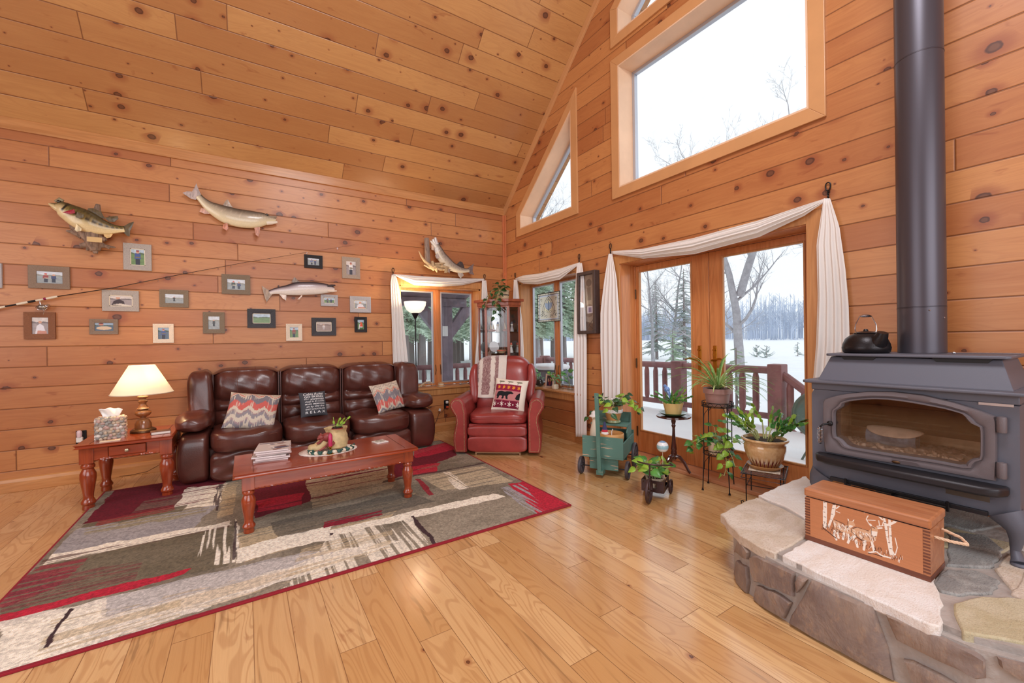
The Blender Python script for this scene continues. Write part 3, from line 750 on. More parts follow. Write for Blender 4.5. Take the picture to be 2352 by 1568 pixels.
def zigcv(flip=0):
    cv = Canvas(150, 150, (214, 202, 184)); U, V = cv.U, cv.V
    tri = lambda x: np.abs(((x*3.4) % 1)-.5)*2
    st = vnoise(U*75, V*5, 4)
    w = V+tri(U)*.15+.075*(st-.5)
    bands = [(.0, .06, (196, 186, 170)), (.10, .20, (120, 116, 132)), (.20, .25, (160, 130, 140)), (.36, .46, (128, 124, 138)), (.46, .49, (150, 110, 120)), (.58, .76, (206, 54, 52)), (.76, .93, (96, 96, 116)), (.97, 1.0, (200, 74, 56)), (1.03, 1.07, (180, 160, 130))]
    if flip: bands = [(.08, .15, (120, 116, 132)), (.22, .44, (206, 54, 52)), (.44, .72, (104, 102, 120)), (.74, .775, (206, 70, 56)), (.80, .83, (190, 160, 130)), (.90, .95, (160, 148, 136)), (1.0, 1.03, (150, 130, 120))]
    for a, b, c in bands: cv.blend(((w > a) & (w < b))*np.clip((st-.18)*9, 0, 1)*.82, c)
    return cv
pillow('throw_pillow', 'zigzag patterned throw pillow with red band leaning on left end of the sofa', 'pillow', zigcv(0), (.045, 4.74, .60), .43, .37, .07, -.55, -.10, ry=.16)
pillow('throw_pillow', 'zigzag patterned throw pillow leaning in the right corner of the sofa', 'pillow', zigcv(1), (1.37, 4.80, .62), .36, .34, .065, -.45, .22, ry=-.12)
def textlines(lines, colr, name):
    def fn(t, surf, nrm):
        g = G()
        for txt, y, h, x0, x1, shear in lines:
            cu = bpy.data.curves.new('t', 'FONT'); cu.body = txt; cu.size = 1; cu.shear = shear; cu.offset = .012 if shear == 0 else .004
            o = bpy.data.objects.new('t', cu); COL.objects.link(o); bpy.context.view_layer.update()
            me = bpy.data.meshes.new_from_object(o); bm = bmesh.new(); bm.from_mesh(me)
            xs = [v.co.x for v in bm.verts]; lo, hi = min(xs), max(xs); ys = [v.co.y for v in bm.verts]; yl, yh = min(ys), max(ys)
            vs = [surf(x0+(v.co.x-lo)/(hi-lo)*(x1-x0), y+(v.co.y-yl)/max(.6, yh-yl)*h)+nrm*.0025 for v in bm.verts]; bm.verts.index_update()
            g.add(vs, [[v.index for v in f.verts] for f in bm.faces])
            bm.free(); bpy.data.objects.remove(o); bpy.data.curves.remove(cu); bpy.data.meshes.remove(me)
        g.ob('printed_text', mat(name, colr, .8), t, smooth=False, label='white printed lettering')
    return fn
L2 = [('Cabin Rules', .66, .22, -.72, .75, .35), ('GO SKIING', .44, .17, -.68, .74, 0), ('BUILD A', .31, .08, -.70, -.36, 0), ('snowman', .24, .16, -.28, .78, .4), ('sleep in & cuddle', .04, .16, -.68, .80, .35),
      ('MAKE  MEMORIES', -.12, .10, -.68, .80, 0), ('sit by the fire', -.36, .17, -.62, .76, .4), ('SHOT CHOCOLATE', -.52, .10, -.68, .80, 0), ('R E L A X', -.80, .19, -.68, .80, 0)]
pillow('throw_pillow', 'small charcoal throw pillow printed with white cabin rules lettering on middle seat', 'pillow', Canvas(20, 20, (74, 76, 82)), (.595, 4.86, .60), .265, .27, .05, -.35, .12, back=(74, 76, 82), textfn=textlines(L2, (240, 240, 240), 'white_print'))

# ---------- coffee table ----------
LEGP = [(.030, 0), (.032, .008), (.030, .03), (.037, .038), (.038, .05), (.033, .058), (.026, .075), (.027, .10), (.036, .16), (.042, .205), (.041, .235), (.031, .258), (.028, .268), (.036, .275), (.036, .29), (.030, .298), (.032, .305)]
def legs(parent, pts, ztop, sq=.036, sc=1., zs=None):
    zsc = (zs or .305)/.305
    for x, y in pts:
        g = G().lathe([(r*sc, z*zsc) for r, z in LEGP], (x, y, 0), 20); g.bx(x-sq, x+sq, y-sq, y+sq, .304*zsc, ztop)
        g.ob('leg', M['cherryz'], parent, bevel=.002, ang=.9)
def rope(parent, p0, p1, r=.006):
    p0, p1 = Vector(p0), Vector(p1); n = int((p1-p0).length/.008); d = (p1-p0).normalized(); s = Vector((-d.y, d.x, 0)); g = G()
    for k in (0, PI):
        g.tube([p0+(p1-p0)*(i/n)+(s*math.cos(i*.75+k)+Vector((0, 0, 1))*math.sin(i*.75+k))*r*.62 for i in range(n+1)], r*.72, 5)
    return g.ob('rope_molding', M['cherry'], parent, label='carved rope molding')
def tabletop(parent, hx, hy, z, th=.026, joint=.10):
    g = G(); e = .012
    prof = [(-.014, 0), (-.002, .006), (0, .012), (-.003, .018), (-.012, th)]
    vs = []; fs = []
    for o_, zz in prof:
        vs += [(-hx-o_*-1, -hy-o_*-1, z-th+zz), (hx+o_, -hy-o_*-1, z-th+zz), (hx+o_, hy+o_, z-th+zz), (-hx-o_*-1, hy+o_, z-th+zz)]
    for j in range(len(prof)-1):
        for i in range(4): fs.append((j*4+i, j*4+(i+1) % 4, j*4+4+(i+1) % 4, j*4+4+i))
    fs += [(3, 2, 1, 0), tuple(range(len(vs)-4, len(vs)))]
    g.add(vs, fs); o = g.ob('table_top', M['cherry'], parent, smooth=False)
    for s in (-1, 1): G().box((s*(hx-joint), 0, z+.0002), (.0025, 2*hy-.03, .0012)).ob('breadboard_joint', mat('joint_line', (60, 22, 12), .6), o, smooth=False)
    return o
CTZ = .415
ct = thing('coffee_table', 'long cherry-stained coffee table with turned legs and rope trim on the rug', 'table', (.535, 3.46, .0125))
z0 = CTZ-.0125
tabletop(ct, .605, .285, z0)
lx, ly = .535, .225
legs(ct, [(-lx, -ly), (lx, -ly), (-lx, ly), (lx, ly)], z0-.026, zs=.285)
g = G(); za, zb = z0-.026-.088, z0-.026
g.bx(-lx+.03, lx-.03, -ly-.026, -ly-.006, za, zb).bx(-lx+.03, lx-.03, ly+.006, ly+.026, za, zb).bx(-lx-.026, -lx-.006, -ly+.03, ly-.03, za, zb).bx(lx+.006, lx+.026, -ly+.03, ly-.03, za, zb)
g.ob('apron', M['cherry'], ct, smooth=False, bevel=.002)
rope(ct, (-lx+.036, -ly-.022, za), (lx-.036, -ly-.022, za)); rope(ct, (lx+.022, -ly+.036, za), (lx+.022, ly-.036, za)); rope(ct, (-lx+.036, ly+.022, za), (lx-.036, ly+.022, za)); rope(ct, (-lx-.022, -ly+.036, za), (-lx-.022, ly-.036, za))

# ---------- end table ----------
ETZ = .505
et = thing('end_table', 'square cherry-stained end table with one drawer and fat turned legs beside the sofa', 'table', (-.80, 4.695, 0))
hx, hy = .285, .315
tabletop(et, hx, hy, ETZ, joint=.07)
lx, ly = .235, .245
legs(et, [(-lx, -ly), (lx, -ly), (-lx, ly), (lx, ly)], ETZ-.026, sq=.04, sc=1.16, zs=.355)
g = G(); za, zb = ETZ-.026-.10, ETZ-.026
g.bx(-lx+.03, -.115, -ly-.03, -ly-.01, za, zb).bx(.115, lx-.03, -ly-.03, -ly-.01, za, zb).bx(-.115, .115, -ly-.03, -ly-.01, za, za+.012).bx(-.115, .115, -ly-.03, -ly-.01, zb-.01, zb).bx(-.115, .115, -ly-.012, -ly+.0, za, zb)
g.bx(-lx+.03, lx-.03, ly+.01, ly+.03, za, zb).bx(-lx-.03, -lx-.01, -ly+.03, ly-.03, za, zb).bx(lx+.01, lx+.03, -ly+.03, ly-.03, za, zb)
g.ob('apron', M['cherry'], et, smooth=False, bevel=.002)
dr = G().bx(-.11, .11, -ly-.042, -ly-.013, za+.014, zb-.012).ob('drawer', M['cherry'], et, smooth=False, bevel=.006)
G().lathe([(.005, 0), (.005, .01), (.013, .016), (.012, .024), (.004, .028)], n=14, T=Matrix.Translation((0, -ly-.042, (za+zb)/2)) @ Matrix.Rotation(PI/2, 4, 'X')).ob('knob', mat('antique_pewter', (190, 178, 150), .35, .8), dr)
rope(et, (-lx+.04, -ly-.026, za), (lx-.04, -ly-.026, za), .007); rope(et, (lx+.026, -ly+.04, za), (lx+.026, ly-.04, za), .007)
# lamp
lp = thing('table_lamp', 'lit table lamp with cream cone shade and turned wooden baluster on the end table', 'lamp', (-.755, 4.74, ETZ))
lw = mat('lamp_turned_wood', (134, 84, 48), .25, coat=.6, var=.15, vs=20)
G().lathe([(.083, 0), (.088, .004), (.086, .02), (.07, .03), (.064, .034)], n=32).ob('brass_base', M['bronze'], lp, label='antique brass foot ring')
G().lathe([(.058, .034), (.056, .075), (.050, .085), (.046, .098), (.038, .108), (.020, .118), (.018, .124), (.045, .142), (.057, .160), (.055, .175), (.032, .192), (.040, .197), (.048, .202), (.036, .212), (.024, .235), (.024, .250), (.032, .260), (.034, .268), (.024, .275), (.022, .287), (.036, .294), (.040, .302), (.034, .310), (.01, .313)], n=32).ob('baluster', lw, lp, ang=1.2)
G().lathe([(.006, .31), (.006, .36)], n=10).lathe([(.016, .335), (.016, .38)], n=12).ob('socket', M['brass'], lp)
sh = NT('lit_pleated_shade'); sh.set(Base_Color=srgb((255, 246, 222)), Roughness=.8, Emission_Color=(1, .83, .58, 1), Emission_Strength=.42, Transmission_Weight=0.)
tl = sh.n('BsdfTranslucent', _0=(1, .93, .8, 1)); mx = sh.n('MixShader', _0=.4, _1=sh.b, _2=tl); sh.put(sh.out.inputs[0], mx)
g = G(); n = 96; z0, z1 = .335, .575; vs = []; fs = []
for i in range(n):
    a = 2*PI*i/n; k = .9985 if i % 2 else 1.0015
    vs += [(.208*k*math.cos(a), .208*k*math.sin(a), z0), (.086*k*math.cos(a), .086*k*math.sin(a), z1)]
for i in range(n): j = (i+1) % n; fs.append((2*i, 2*j, 2*j+1, 2*i+1))
g.add(vs, fs).ob('lamp_shade', sh.mat, lp, solid=.0015, label='glowing cream pleated cone shade')
g = G().tube([(.2085*math.cos(a), .2085*math.sin(a), .335) for a in np.linspace(0, 2*PI, 49)[:-1]], .004, 6, closed=True); g.ob('shade_rim', M['cream'], lp)
bulbm = mat('lit_bulb', (255, 226, 170), .5, emit=6)
G().ell((0, 0, .43), (.03, .03, .045)).ob('bulb', bulbm, lp)
l = bpy.data.lights.new('lamp_bulb_light', 'POINT'); l.energy = 9; l.color = (1, .72, .42); l.shadow_soft_size = .05
o = bpy.data.objects.new('lamp_bulb_light', l); COL.objects.link(o); o.parent = lp; o.location = (0, 0, .50)
# tissue box cover of pebbles
tb = thing('tissue_box_cover', 'tissue box cover made of river pebbles with a tissue on the end table', 'tissue box', (-.93, 4.60, ETZ), .12)
stm = [mat('pebble_'+n_, c_, .45, var=.2, vs=40) for n_, c_ in (('pink', (186, 156, 146)), ('grey', (150, 148, 142)), ('tan', (190, 170, 146)), ('pale', (214, 206, 196)))]
G().bx(-.084, .084, -.062, .062, 0, .165).ob('box_core', mat('pebble_grout', (170, 160, 148), .8), tb, smooth=False, bevel=.006)
rnd = random.Random(5)
g = G()
for face in range(6):
    for i in range(8):
        for j in range(7):
            u = (i+.5)/7*2-1+rnd.uniform(-.1, .1); v = (j+.5)/7+rnd.uniform(-.05, .05)
            if face < 2:
                if u > .95: continue
                c = (u*.082, (-1 if face else 1)*.064, v*.165); r = (.015*rnd.uniform(.7, 1.1), .009, .013*rnd.uniform(.8, 1.2))
            elif face < 4:
                if i > 5: continue
                c = ((-1 if face == 2 else 1)*.086, ((i+.5)/6*2-1)*.06, v*.165); r = (.009, .012, .013*rnd.uniform(.8, 1.2))
            elif face == 4:
                if j > 5 or i > 6: continue
                uu, vv = (i+.5)/7*2-1, (j+.5)/6*2-1
                if abs(uu) < .4 and abs(vv) < .4: continue
                c = (uu*.08, vv*.058, .167); r = (.014, .012, .008)
            else: continue
            if not 0 <= v <= 1.02: continue
            g.mi = rnd.randrange(4); g.ell(c, r, 8, 6)
g.ob('pebbles', stm, tb)
def tis(u, v):
    a = (u-.5)*.09; b = v*.075; return (a*(1+.6*v), .018*math.sin(u*7+v*3)*(.3+v), .17+b*(1-.35*abs(u-.35))+.004*math.sin(u*17))
G().grid(tis, 14, 10).ob('tissue', mat('white_tissue', (250, 248, 244), .9), tb, solid=.0008)
t = thing('hardback_book', 'brown hardback book lying at right front of the end table', 'book', (-.615, 4.56, ETZ), .15)
G().box((0, 0, .0125), (.122, .085, .019)).ob('pages', mat('page_block', (232, 224, 214), .8), t, smooth=False)
G().box((0, 0, .0015), (.13, .092, .003)).box((0, 0, .0235), (.13, .092, .003)).box((-.0645, 0, .0125), (.003, .092, .023)).ob('cover', mat('brown_book_cover', (96, 58, 44), .5), t, smooth=False)
t = thing('note_pad', 'thin cream note pad lying in front of the pebble tissue box', 'note pad', (-.905, 4.45, ETZ), .1)
G().box((0, 0, .003), (.118, .065, .006)).ob('pages', mat('pad_paper', (222, 206, 182), .7), t, smooth=False, bevel=.001)
G().box((0, .002, .0066), (.05, .028, .0012)).ob('printed_patch', mat('pad_print', (196, 164, 120), .7), t, smooth=False)
# outlets
def outlet(c, nrm, label, stuff):
    ax = 1 if nrm == 'y' else 0
    t = thing('wall_outlet', label, 'outlet', c, 0 if nrm == 'y' else -PI/2)
    G().box((0, -.003, 0), (.072, .006, .118)).ob('cover_plate', M['black'], t, smooth=False, bevel=.004)
    g = G()
    for s in (-1, 1): g.box((0, -.007, s*.024), (.034, .003, .028))
    g.ob('socket', mat('outlet_socket_black', (38, 36, 38), .4), t, smooth=False, bevel=.003)
    return t
cc = P(187, 1003, 1, YA); outlet((float(cc[0]), YA, float(cc[2])), 'y', 'black wall outlet behind the left end of the end table', 0)
t = thing('air_freshener', 'clear glass plug-in air freshener in the outlet left of the end table', 'air freshener', (float(cc[0])-.006, YA-.012, float(cc[2])))
G().box((0, -.012, -.02), (.045, .03, .05)).ob('plug_body', M['white'], t, smooth=False, bevel=.008)
G().lathe([(.018, 0), (.02, .03), (.019, .05), (.01, .062)], (0, -.018, .004), 16).ob('bottle', mat('pink_tinted_bottle', (224, 196, 200), .1, coat=.6), t)
cc = P(1025, 928, 1, YA); outlet((float(cc[0]), YA, float(cc[2])), 'y', 'black wall outlet between the sofa and the red recliner', 0)
t = thing('plug_adapter', 'white and orange night-light plug in the outlet beside the recliner', 'plug', (float(cc[0]), YA-.012, float(cc[2])+.0))
G().box((0, -.015, .03), (.04, .025, .04)).ob('round_light', M['white'], t, bevel=.012)
G().box((0.003, -.015, -.035), (.035, .025, .028)).ob('orange_plug', mat('orange_plug', (214, 84, 52), .5), t, smooth=False, bevel=.004)
g = G().tube([P(1024, 936, 1, YA-.02), P(1015, 945, 1, YA-.05), P(1008, 950, 1, YA-.05), P(1003, 965, 1, YA-.04), P(990, 990, 1, YA-.05), P(982, 1003, 1, YA-.08)], .003, 6)
cd_ = thing('power_cord', 'brown power cord running down the wall beside the right end of the sofa', 'cord', tuple(float(q) for q in P(1008, 950, 1, YA-.03)))
g.ob('wire', mat('brown_wire', (60, 36, 28), .5), cd_, world=True)
G().box(tuple(P(1010, 941, 1, YA-.045)), (.03, .004, .035), ry=.3).ob('warning_tag', M['white'], cd_, world=True, smooth=False)
g = G().tube([(-.665, 5.0, .47), (-.668, 5.05, .40), (-.66, 5.08, .33), (-.672, 5.09, .28), (-.66, 5.10, .20), (-.70, 5.12, .12), (-.80, 5.16, .06), (-.93, 5.24, .03), (-1.02, 5.3, .02)], .0025, 6)
g.tube([(-.668, 5.05, .36), (-.655, 5.05, .32), (-.675, 5.06, .24), (-.66, 5.07, .20), (-.672, 5.07, .30), (-.66, 5.06, .35)], .0022, 6)
cd_ = thing('lamp_cord', 'thin dark lamp cord bundled and hanging below the end table', 'cord', (-.67, 5.06, .2)); g.ob('wire', M['bronze'], cd_, world=True)

# ---------- coffee table things ----------
def mag(i, label, z, rz, dx, dy, cols):
    t = thing('magazine', label, 'magazine', (.155+dx, 3.545+dy, z), rz, 'magazines stacked on the coffee table')
    w, h, th = .215, .275, .0105
    cv = Canvas(44, 56, cols[0]); rr = np.random.default_rng(i)
    for k in range(9):
        cv.ell(rr.uniform(.1, .9), rr.uniform(.1, .9), rr.uniform(.05, .25), rr.uniform(.02, .12), cols[1+k % (len(cols)-1)], rr.uniform(0, 3))
    cv.poly([(.05, .86), (.8, .86), (.8, .95), (.05, .95)], cols[-1])
    G().box((0, 0, th/2), (w, h, th*.86)).ob('pages', mat('magazine_pages', (226, 214, 212), .7, var=.12, vs=60, stretch=(1, 1, 30)) if i == 0 else bpy.data.materials['magazine_pages'], t, smooth=False, bevel=.002)
    canvas_grid('front_cover', cv, lambda u, v: ((u-.5)*w, (v-.5)*h, th+.0008+.002*np.sin(u*3)*0), M['photo'], t, 44, 56)
    G().box((0, 0, .0006), (w, h, .001)).ob('back_cover', mat('magazine_back', (204, 190, 190), .4) if i == 0 else bpy.data.materials['magazine_back'], t, smooth=False)
    return t
pal = [[(206, 190, 186), (180, 80, 90), (120, 130, 110), (240, 236, 230), (200, 40, 60)], [(230, 214, 214), (220, 150, 160), (160, 150, 150), (250, 248, 246)], [(214, 204, 196), (150, 110, 100), (240, 240, 236), (90, 90, 110)]]
names = ['bottom magazine of the stack on the coffee table', 'second magazine from bottom of the coffee table stack', 'middle magazine of the coffee table stack, slightly turned', 'fourth magazine from bottom of the coffee table stack', 'magazine just below the top one in the coffee table stack', 'topmost magazine of the stack, with flower pictures on its cover']
for i, nm in enumerate(names):
    mag(i, nm, CTZ+.0005+i*.0128, -.12+[.0, .06, -.05, .10, .02, -.02][i], [0, .004, -.006, .01, .012, .006][i], [0, -.01, .004, .01, -.004, .006][i], pal[i % 3])
dy = thing('lace_doily', 'white oval lace doily under the bear planter on the coffee table', 'doily', (.53, 3.485, CTZ))
def doil():
    n, m_ = 72, 5; vs = [(0, 0, .0015)]; fs = []
    for k in range(1, m_+1):
        for i in range(n):
            a = 2*PI*i/n; r = k/m_*(1+(.03*abs(math.sin(a*14)) if k == m_ else 0)); vs.append((.205*r*math.cos(a), .165*r*math.sin(a), .0015+.0005*(k % 2)))
    for i in range(n): fs.append((0, 1+i, 1+(i+1) % n))
    for k in range(m_-1):
        for i in range(n): fs.append((1+k*n+i, 1+(k+1)*n+i, 1+(k+1)*n+(i+1) % n, 1+k*n+(i+1) % n))
    return vs, fs
vs, fs = doil(); G().add(vs, fs).ob('lace', mat('lace', (236, 226, 218), .9, var=.12, vs=120), dy, solid=.001)
sk = mat('stoneware_sack', (206, 182, 134), .55, var=.14, vs=25, bump=.001, bs=60)
pl = thing('bear_sack_planter', 'ceramic planter of a sack with a red bear climbing over it on the doily', 'planter', (.55, 3.50, CTZ+.002), .12)
def fold(a, z): return 1+.05*math.sin(a*7+z*40)+.03*math.sin(a*3)
G().lathe([(.062, .006), (.082, .02), (.086, .06), (.08, .105), (.072, .13), (.078, .15), (.086, .162), (.078, .158), (.062, .12), (0, .12)], (.045, .01, 0), 40, fl=fold).ob('sack', sk, pl)
g = G().sbox((-.085, -.005, .045), (.085, .05, .035), 2.4, 12, lambda p: (0, 0, .008*math.sin(p[0]*6)), ry=-.35)
g.ob('bag_snout', sk, pl)
G().sbox((-.088, -.008, .022), (.09, .052, .012), 2.4, 10, ry=-.38).ob('red_edging', mat('dusty_red_glaze', (150, 74, 72), .5), pl)
br = mat('red_brown_glaze', (138, 62, 56), .45, var=.15, vs=30)
g = G().ell((-.035, -.03, .105), (.045, .034, .036)); g.ell((-.08, -.035, .112), (.026, .022, .022)); g.ell((-.1, -.04, .105), (.012, .01, .01)); g.ell((-.078, -.05, .13), (.008, .007, .008)); g.ell((-.078, -.02, .133), (.008, .007, .008))
g.tube([(-.02, -.045, .1), (-.03, -.065, .07), (-.05, -.072, .045)], [.016, .013, .012], 8); g.tube([(-.07, -.04, .1), (-.095, -.055, .08), (-.115, -.05, .07)], [.013, .01, .01], 8); g.tube([(0, -.03, .09), (.01, -.06, .06), (-.015, -.075, .05)], [.018, .013, .011], 8)
g.ob('bear', br, pl)
gl = thing('cactus_glass', 'short glass jar with red ribbon holding bright green cactus in the sack planter', 'plant', (.60, 3.515, CTZ+.123))
G().lathe([(.036, 0), (.038, .003), (.04, .058), (.042, .06), (.038, .058), (.035, .005)], n=20, cap=False).ob('jar', glass('jar_glass', (.92, .93, .92)), gl)
G().lathe([(.0, .002), (.034, .002), (.035, .045), (0, .046)], n=18).ob('soil', M['soil'], gl)
G().lathe([(.0415, .022), (.042, .024), (.042, .036), (.0415, .038)], n=20, cap=False).ob('ribbon', mat('red_ribbon', (150, 40, 36), .5), gl)
rnd = random.Random(3)
def segs(g, p, d, n, w, rnd, bend=.25, ln=.03):
    p = Vector(p); d = Vector(d).normalized()
    for i in range(n):
        q = p+d*ln; s = d.cross(Vector((rnd.uniform(-1, 1), rnd.uniform(-1, 1), .2))).normalized(); nn = d.cross(s)
        c = (p+q)/2; pts = []
        for k in range(10):
            a = 2*PI*k/10; rr = 1 if k % 2 else .86
            pts.append(c+d*(math.cos(a)*ln*.56*rr)+s*(math.sin(a)*w*rr))
        m_ = len(pts); g.add([p_+nn*.0015 for p_ in pts]+[p_-nn*.0015 for p_ in pts], [tuple(range(m_)), tuple(range(2*m_-1, m_-1, -1))]+[(k, (k+1) % m_, m_+(k+1) % m_, m_+k) for k in range(m_)])
        p = q-d*ln*.06; d = (d+Vector((rnd.uniform(-1, 1), rnd.uniform(-1, 1), rnd.uniform(-.6, .3)))*bend).normalized()
g = G()
segs(g, (-.02, 0, .04), (-.1, 0, 1), 3, .010, rnd, .1); segs(g, (.01, 0, .04), (.5, 0, 1), 3, .010, rnd, .3); segs(g, (.02, .01, .04), (1, .2, .8), 4, .009, rnd, .3); segs(g, (0, .01, .04), (.3, .3, 1), 3, .01, rnd, .3)
g.ob('cactus', M['leafl'], gl)
wr_ = thing('greenery_ring', 'small ring of cream blossoms and dark green leaves around the planter base', 'wreath', (.545, 3.43, CTZ+.002))
g = G(); g2 = G()
for i in range(15):
    a = PI*1.0+PI*1.02*i/14; x, y = .15*math.cos(a), .075*math.sin(a)*1.25
    (g if i % 2 else g2).ell((x, y, .016), (.018, .014, .014), 8, 6)
    if i % 2 == 0:
        for k in range(4): segs(g2, (x, y, .012), (rnd.uniform(-1, 1), rnd.uniform(-1, .2), rnd.uniform(.3, 1)), 1, .006, rnd)
g.ob('blossoms', M['cream'], wr_); g2.ob('leaves', mat('blue_green_leaf', (46, 88, 80), .6), wr_)
cn = thing('candle_holder', 'small brass candle holder with a stubby magenta candle before the planter', 'candle', (.523, 3.352, CTZ+.002))
G().lathe([(.03, 0), (.03, .003), (.012, .006), (.006, .012), (.007, .03), (.004, .034), (.012, .05), (.014, .056), (.014, .062)], n=18).ob('holder', M['brass'], cn)
G().lathe([(.0145, .058), (.0145, .135), (.012, .14), (.006, .15), (.006, .156), (.001, .157)], n=18).ob('candle', mat('magenta_wax', (186, 30, 86), .4, coat=.3), cn)
cs = thing('coaster', 'white square coaster with a round stone disc at right of the coffee table', 'coaster', (.93, 3.507, CTZ), .25)
G().box((0, 0, .004), (.1, .1, .008)).ob('tile', M['white'], cs, smooth=False, bevel=.002)
G().lathe([(.038, .008), (.038, .011), (.036, .012)], n=24).ob('disc', mat('speckled_disc', (176, 172, 160), .4, var=.4, vs=60), cs)
# ---------- red recliner ----------
RL = M['redleather']
rc = thing('recliner', 'red leather recliner with rolled arms and brass nailhead trim in the corner', 'armchair', (2.525, 4.19, .0), math.radians(-38.1))
def armprof(s):
    pts = [(.335, .03), (.335, .46), (.341, .50)]
    for a in np.linspace(-8, 205, 15):
        r = .082; pts.append((.432-r*math.cos(math.radians(a)), .54+r*math.sin(math.radians(a))))
    # smooth outer side
    pts += [(.480, .462), (.456, .425), (.447, .36), (.462, .29), (.478, .22), (.482, .16), (.476, .09), (.462, .03)]
    return [(s*x, z) for x, z in pts]
for s in (-1, 1):
    pr = armprof(s)
    a = G().prism(pr, -.40, .34, 1).ob('arm', RL, rc, bevel=.012, ang=.9)
    inn = inset(pr, .018)
    G().prism(inset(pr, .004), -.425, -.40, 1).ob('arm_front_panel', RL, a, bevel=.010, ang=.9)
    dense = []
    P_ = [(.357, .05), (.357, .46)]+[(.432-.060*math.cos(math.radians(a_)), .54+.060*math.sin(math.radians(a_))) for a_ in np.linspace(-10, 195, 12)]+[(.462, .475), (.436, .43), (.428, .36), (.442, .29), (.457, .22), (.461, .16), (.456, .09), (.446, .05)]
    P_ = [(s*x, z) for x, z in P_]
    P_ = P_+[P_[0]]
    run = 0; step = .0145; nxt = 0
    g = G(); c = 0
    for (x1, z1), (x2, z2) in zip(P_[:-1], P_[1:]):
        l = math.hypot(x2-x1, z2-z1)
        while nxt < run+l:
            t = (nxt-run)/l; g.ell((x1+(x2-x1)*t, -.426, z1+(z2-z1)*t), (.0052, .003, .0052), 7, 4); nxt += step
        run += l
    o = g.ob('nailhead_trim', M['nail'], a); o['kind'] = 'stuff'
    g = G().sbox((s*.35, .20, .72), (.055, .10, .235), 3.5, 12, lambda p: (s*.012*math.sin(p[2]*3), .06*(p[2]), -.05*(p[0]*s > 0)*p[0]**2*(p[2] > 0)))
    g.ob('back_wing', RL, rc)
G().sbox((0, -.055, .385), (.328, .345, .062), 5, 16, lambda p: (0, 0, .012*(1-p[0]**2)*(p[2] > 0)+wr(p, .4))).ob('seat_cushion', RL, rc)
g = G().tube([(-.27+.54*t, -.397, .395) for t in np.linspace(0, 1, 8)], .004, 6); g.tube([(-.27+.54*t, -.388, .325) for t in np.linspace(0, 1, 8)], .004, 6); g.ob('welt_cord', RL, rc)
G().sbox((0, -.395, .263), (.325, .035, .058), 5, 14, lambda p: (0, -.004*math.sin(p[0]*3), 0)).ob('footrest_upper_panel', RL, rc)
G().sbox((0, -.40, .125), (.325, .032, .085), 6, 14).ob('footrest_lower_panel', RL, rc)
G().bx(-.32, .32, -.37, .30, .05, .33).ob('frame', RL, rc, smooth=False, bevel=.01)
g = G().bx(-.25, .25, -.36, -.33, .012, .03).bx(-.25, -.235, -.36, .25, 0, .05).bx(.235, .25, -.36, .25, 0, .05); g.ob('base_rail', mat('pale_wood_rail', (206, 160, 120), .5), rc, smooth=False)
g = G().tube([(-.49, -.18, .15), (-.515, -.18, .152)], .012, 10); g.ob('recline_lever', M['chrome'], rc)
def rback(u, v, off=0.):
    x = -1+2*u; w = .325; x0_ = x; x = max(-1, min(1, x))
    e = max(0, 1-abs(x)**6)**.5
    if v < .75:
        z = .40+.60*(v/.75); zz = (z-.40)/.6
        y = .115+.14*zz-(.055*math.sin(PI*min(1, zz*1.05))**.6+.018*math.sin(zz*PI*3)*.3)*e-.0*off+(1-e)*.03-.02*e
    else:
        t = (v-.75)/.25*PI/2; z = 1.0+.05*math.sin(t)*e; y = .115+.14-.02*e+(1-e)*.03+.13*(1-math.cos(t))
    z -= (1-max(0, 1-abs(x)**5))*.07*max(0, (z-.75)/.3)
    cr = -.010*math.exp(-(x*14)**2)
    return Vector((x0_*w, y-cr-off, z+off*.4*(v > .6)))
G().grid(lambda u, v: rback(u, v), 32, 40).bx(-.30, .30, .36, .40, .35, .96).ob('backrest', RL, rc, solid=.004)
G().tube([rback(.5, v, .001) for v in np.linspace(.1, .98, 24)], .0022, 5).ob('centre_seam', mat('dark_red_seam', (96, 24, 24), .5), rc)
# throw blanket over the left of the chair back
bl = thing('throw_blanket', 'striped mauve and cream faux-fur throw draped over the red recliner back', 'blanket', rc.location, math.radians(-38.1))
cv = Canvas(170, 260, (162, 122, 120)); U, V = cv.U, cv.V
nz = fbm(U*110, V*70, 3, 2); ed = (vnoise(U*50, V*40, 8)-.5)*.05
for c, w in ((.24, .07), (.60, .07)): cv.blend(np.clip((w-np.abs(U+ed-c))*30+.3, 0, 1), (240, 230, 218))
cv.blend(np.clip((nz-.5)*7, 0, 1)*(cv.c[..., 0] < .7), (136, 92, 94)); cv.blend(np.clip((.42-nz)*7, 0, 1)*.6*(cv.c[..., 0] < .7), (214, 190, 180))
cv.blend((U > .77).astype(float), (240, 232, 222)); cv.blend((V < .045).astype(float), (240, 230, 220))
def bfn(u, v):
    sh_ = u.shape; out = np.zeros(sh_+(3,))
    for i in np.ndindex(sh_):
        a, b = float(u[i]), float(v[i]); vv = .13+.87*min(1, b*1.0)
        if b > .86:
            p = rback(-.08+a*.64, 1.0, .022); k = (b-.86)/.14; p = p+Vector((0, .02*k, -.25*k))
        else: p = rback(-.08+a*.64+.02*math.sin(b*3), .20+.80*b/.86, .024+.003*math.sin(a*20+b*6)+.004*math.sin(b*17+a*4))
        out[i] = p
    return out[..., 0], out[..., 1], out[..., 2]
canvas_grid('fur_throw', cv, bfn, painted('faux_fur', .95, .25, 260, .006, 300, sheen=.6), bl, 80, 110, solid=.012)
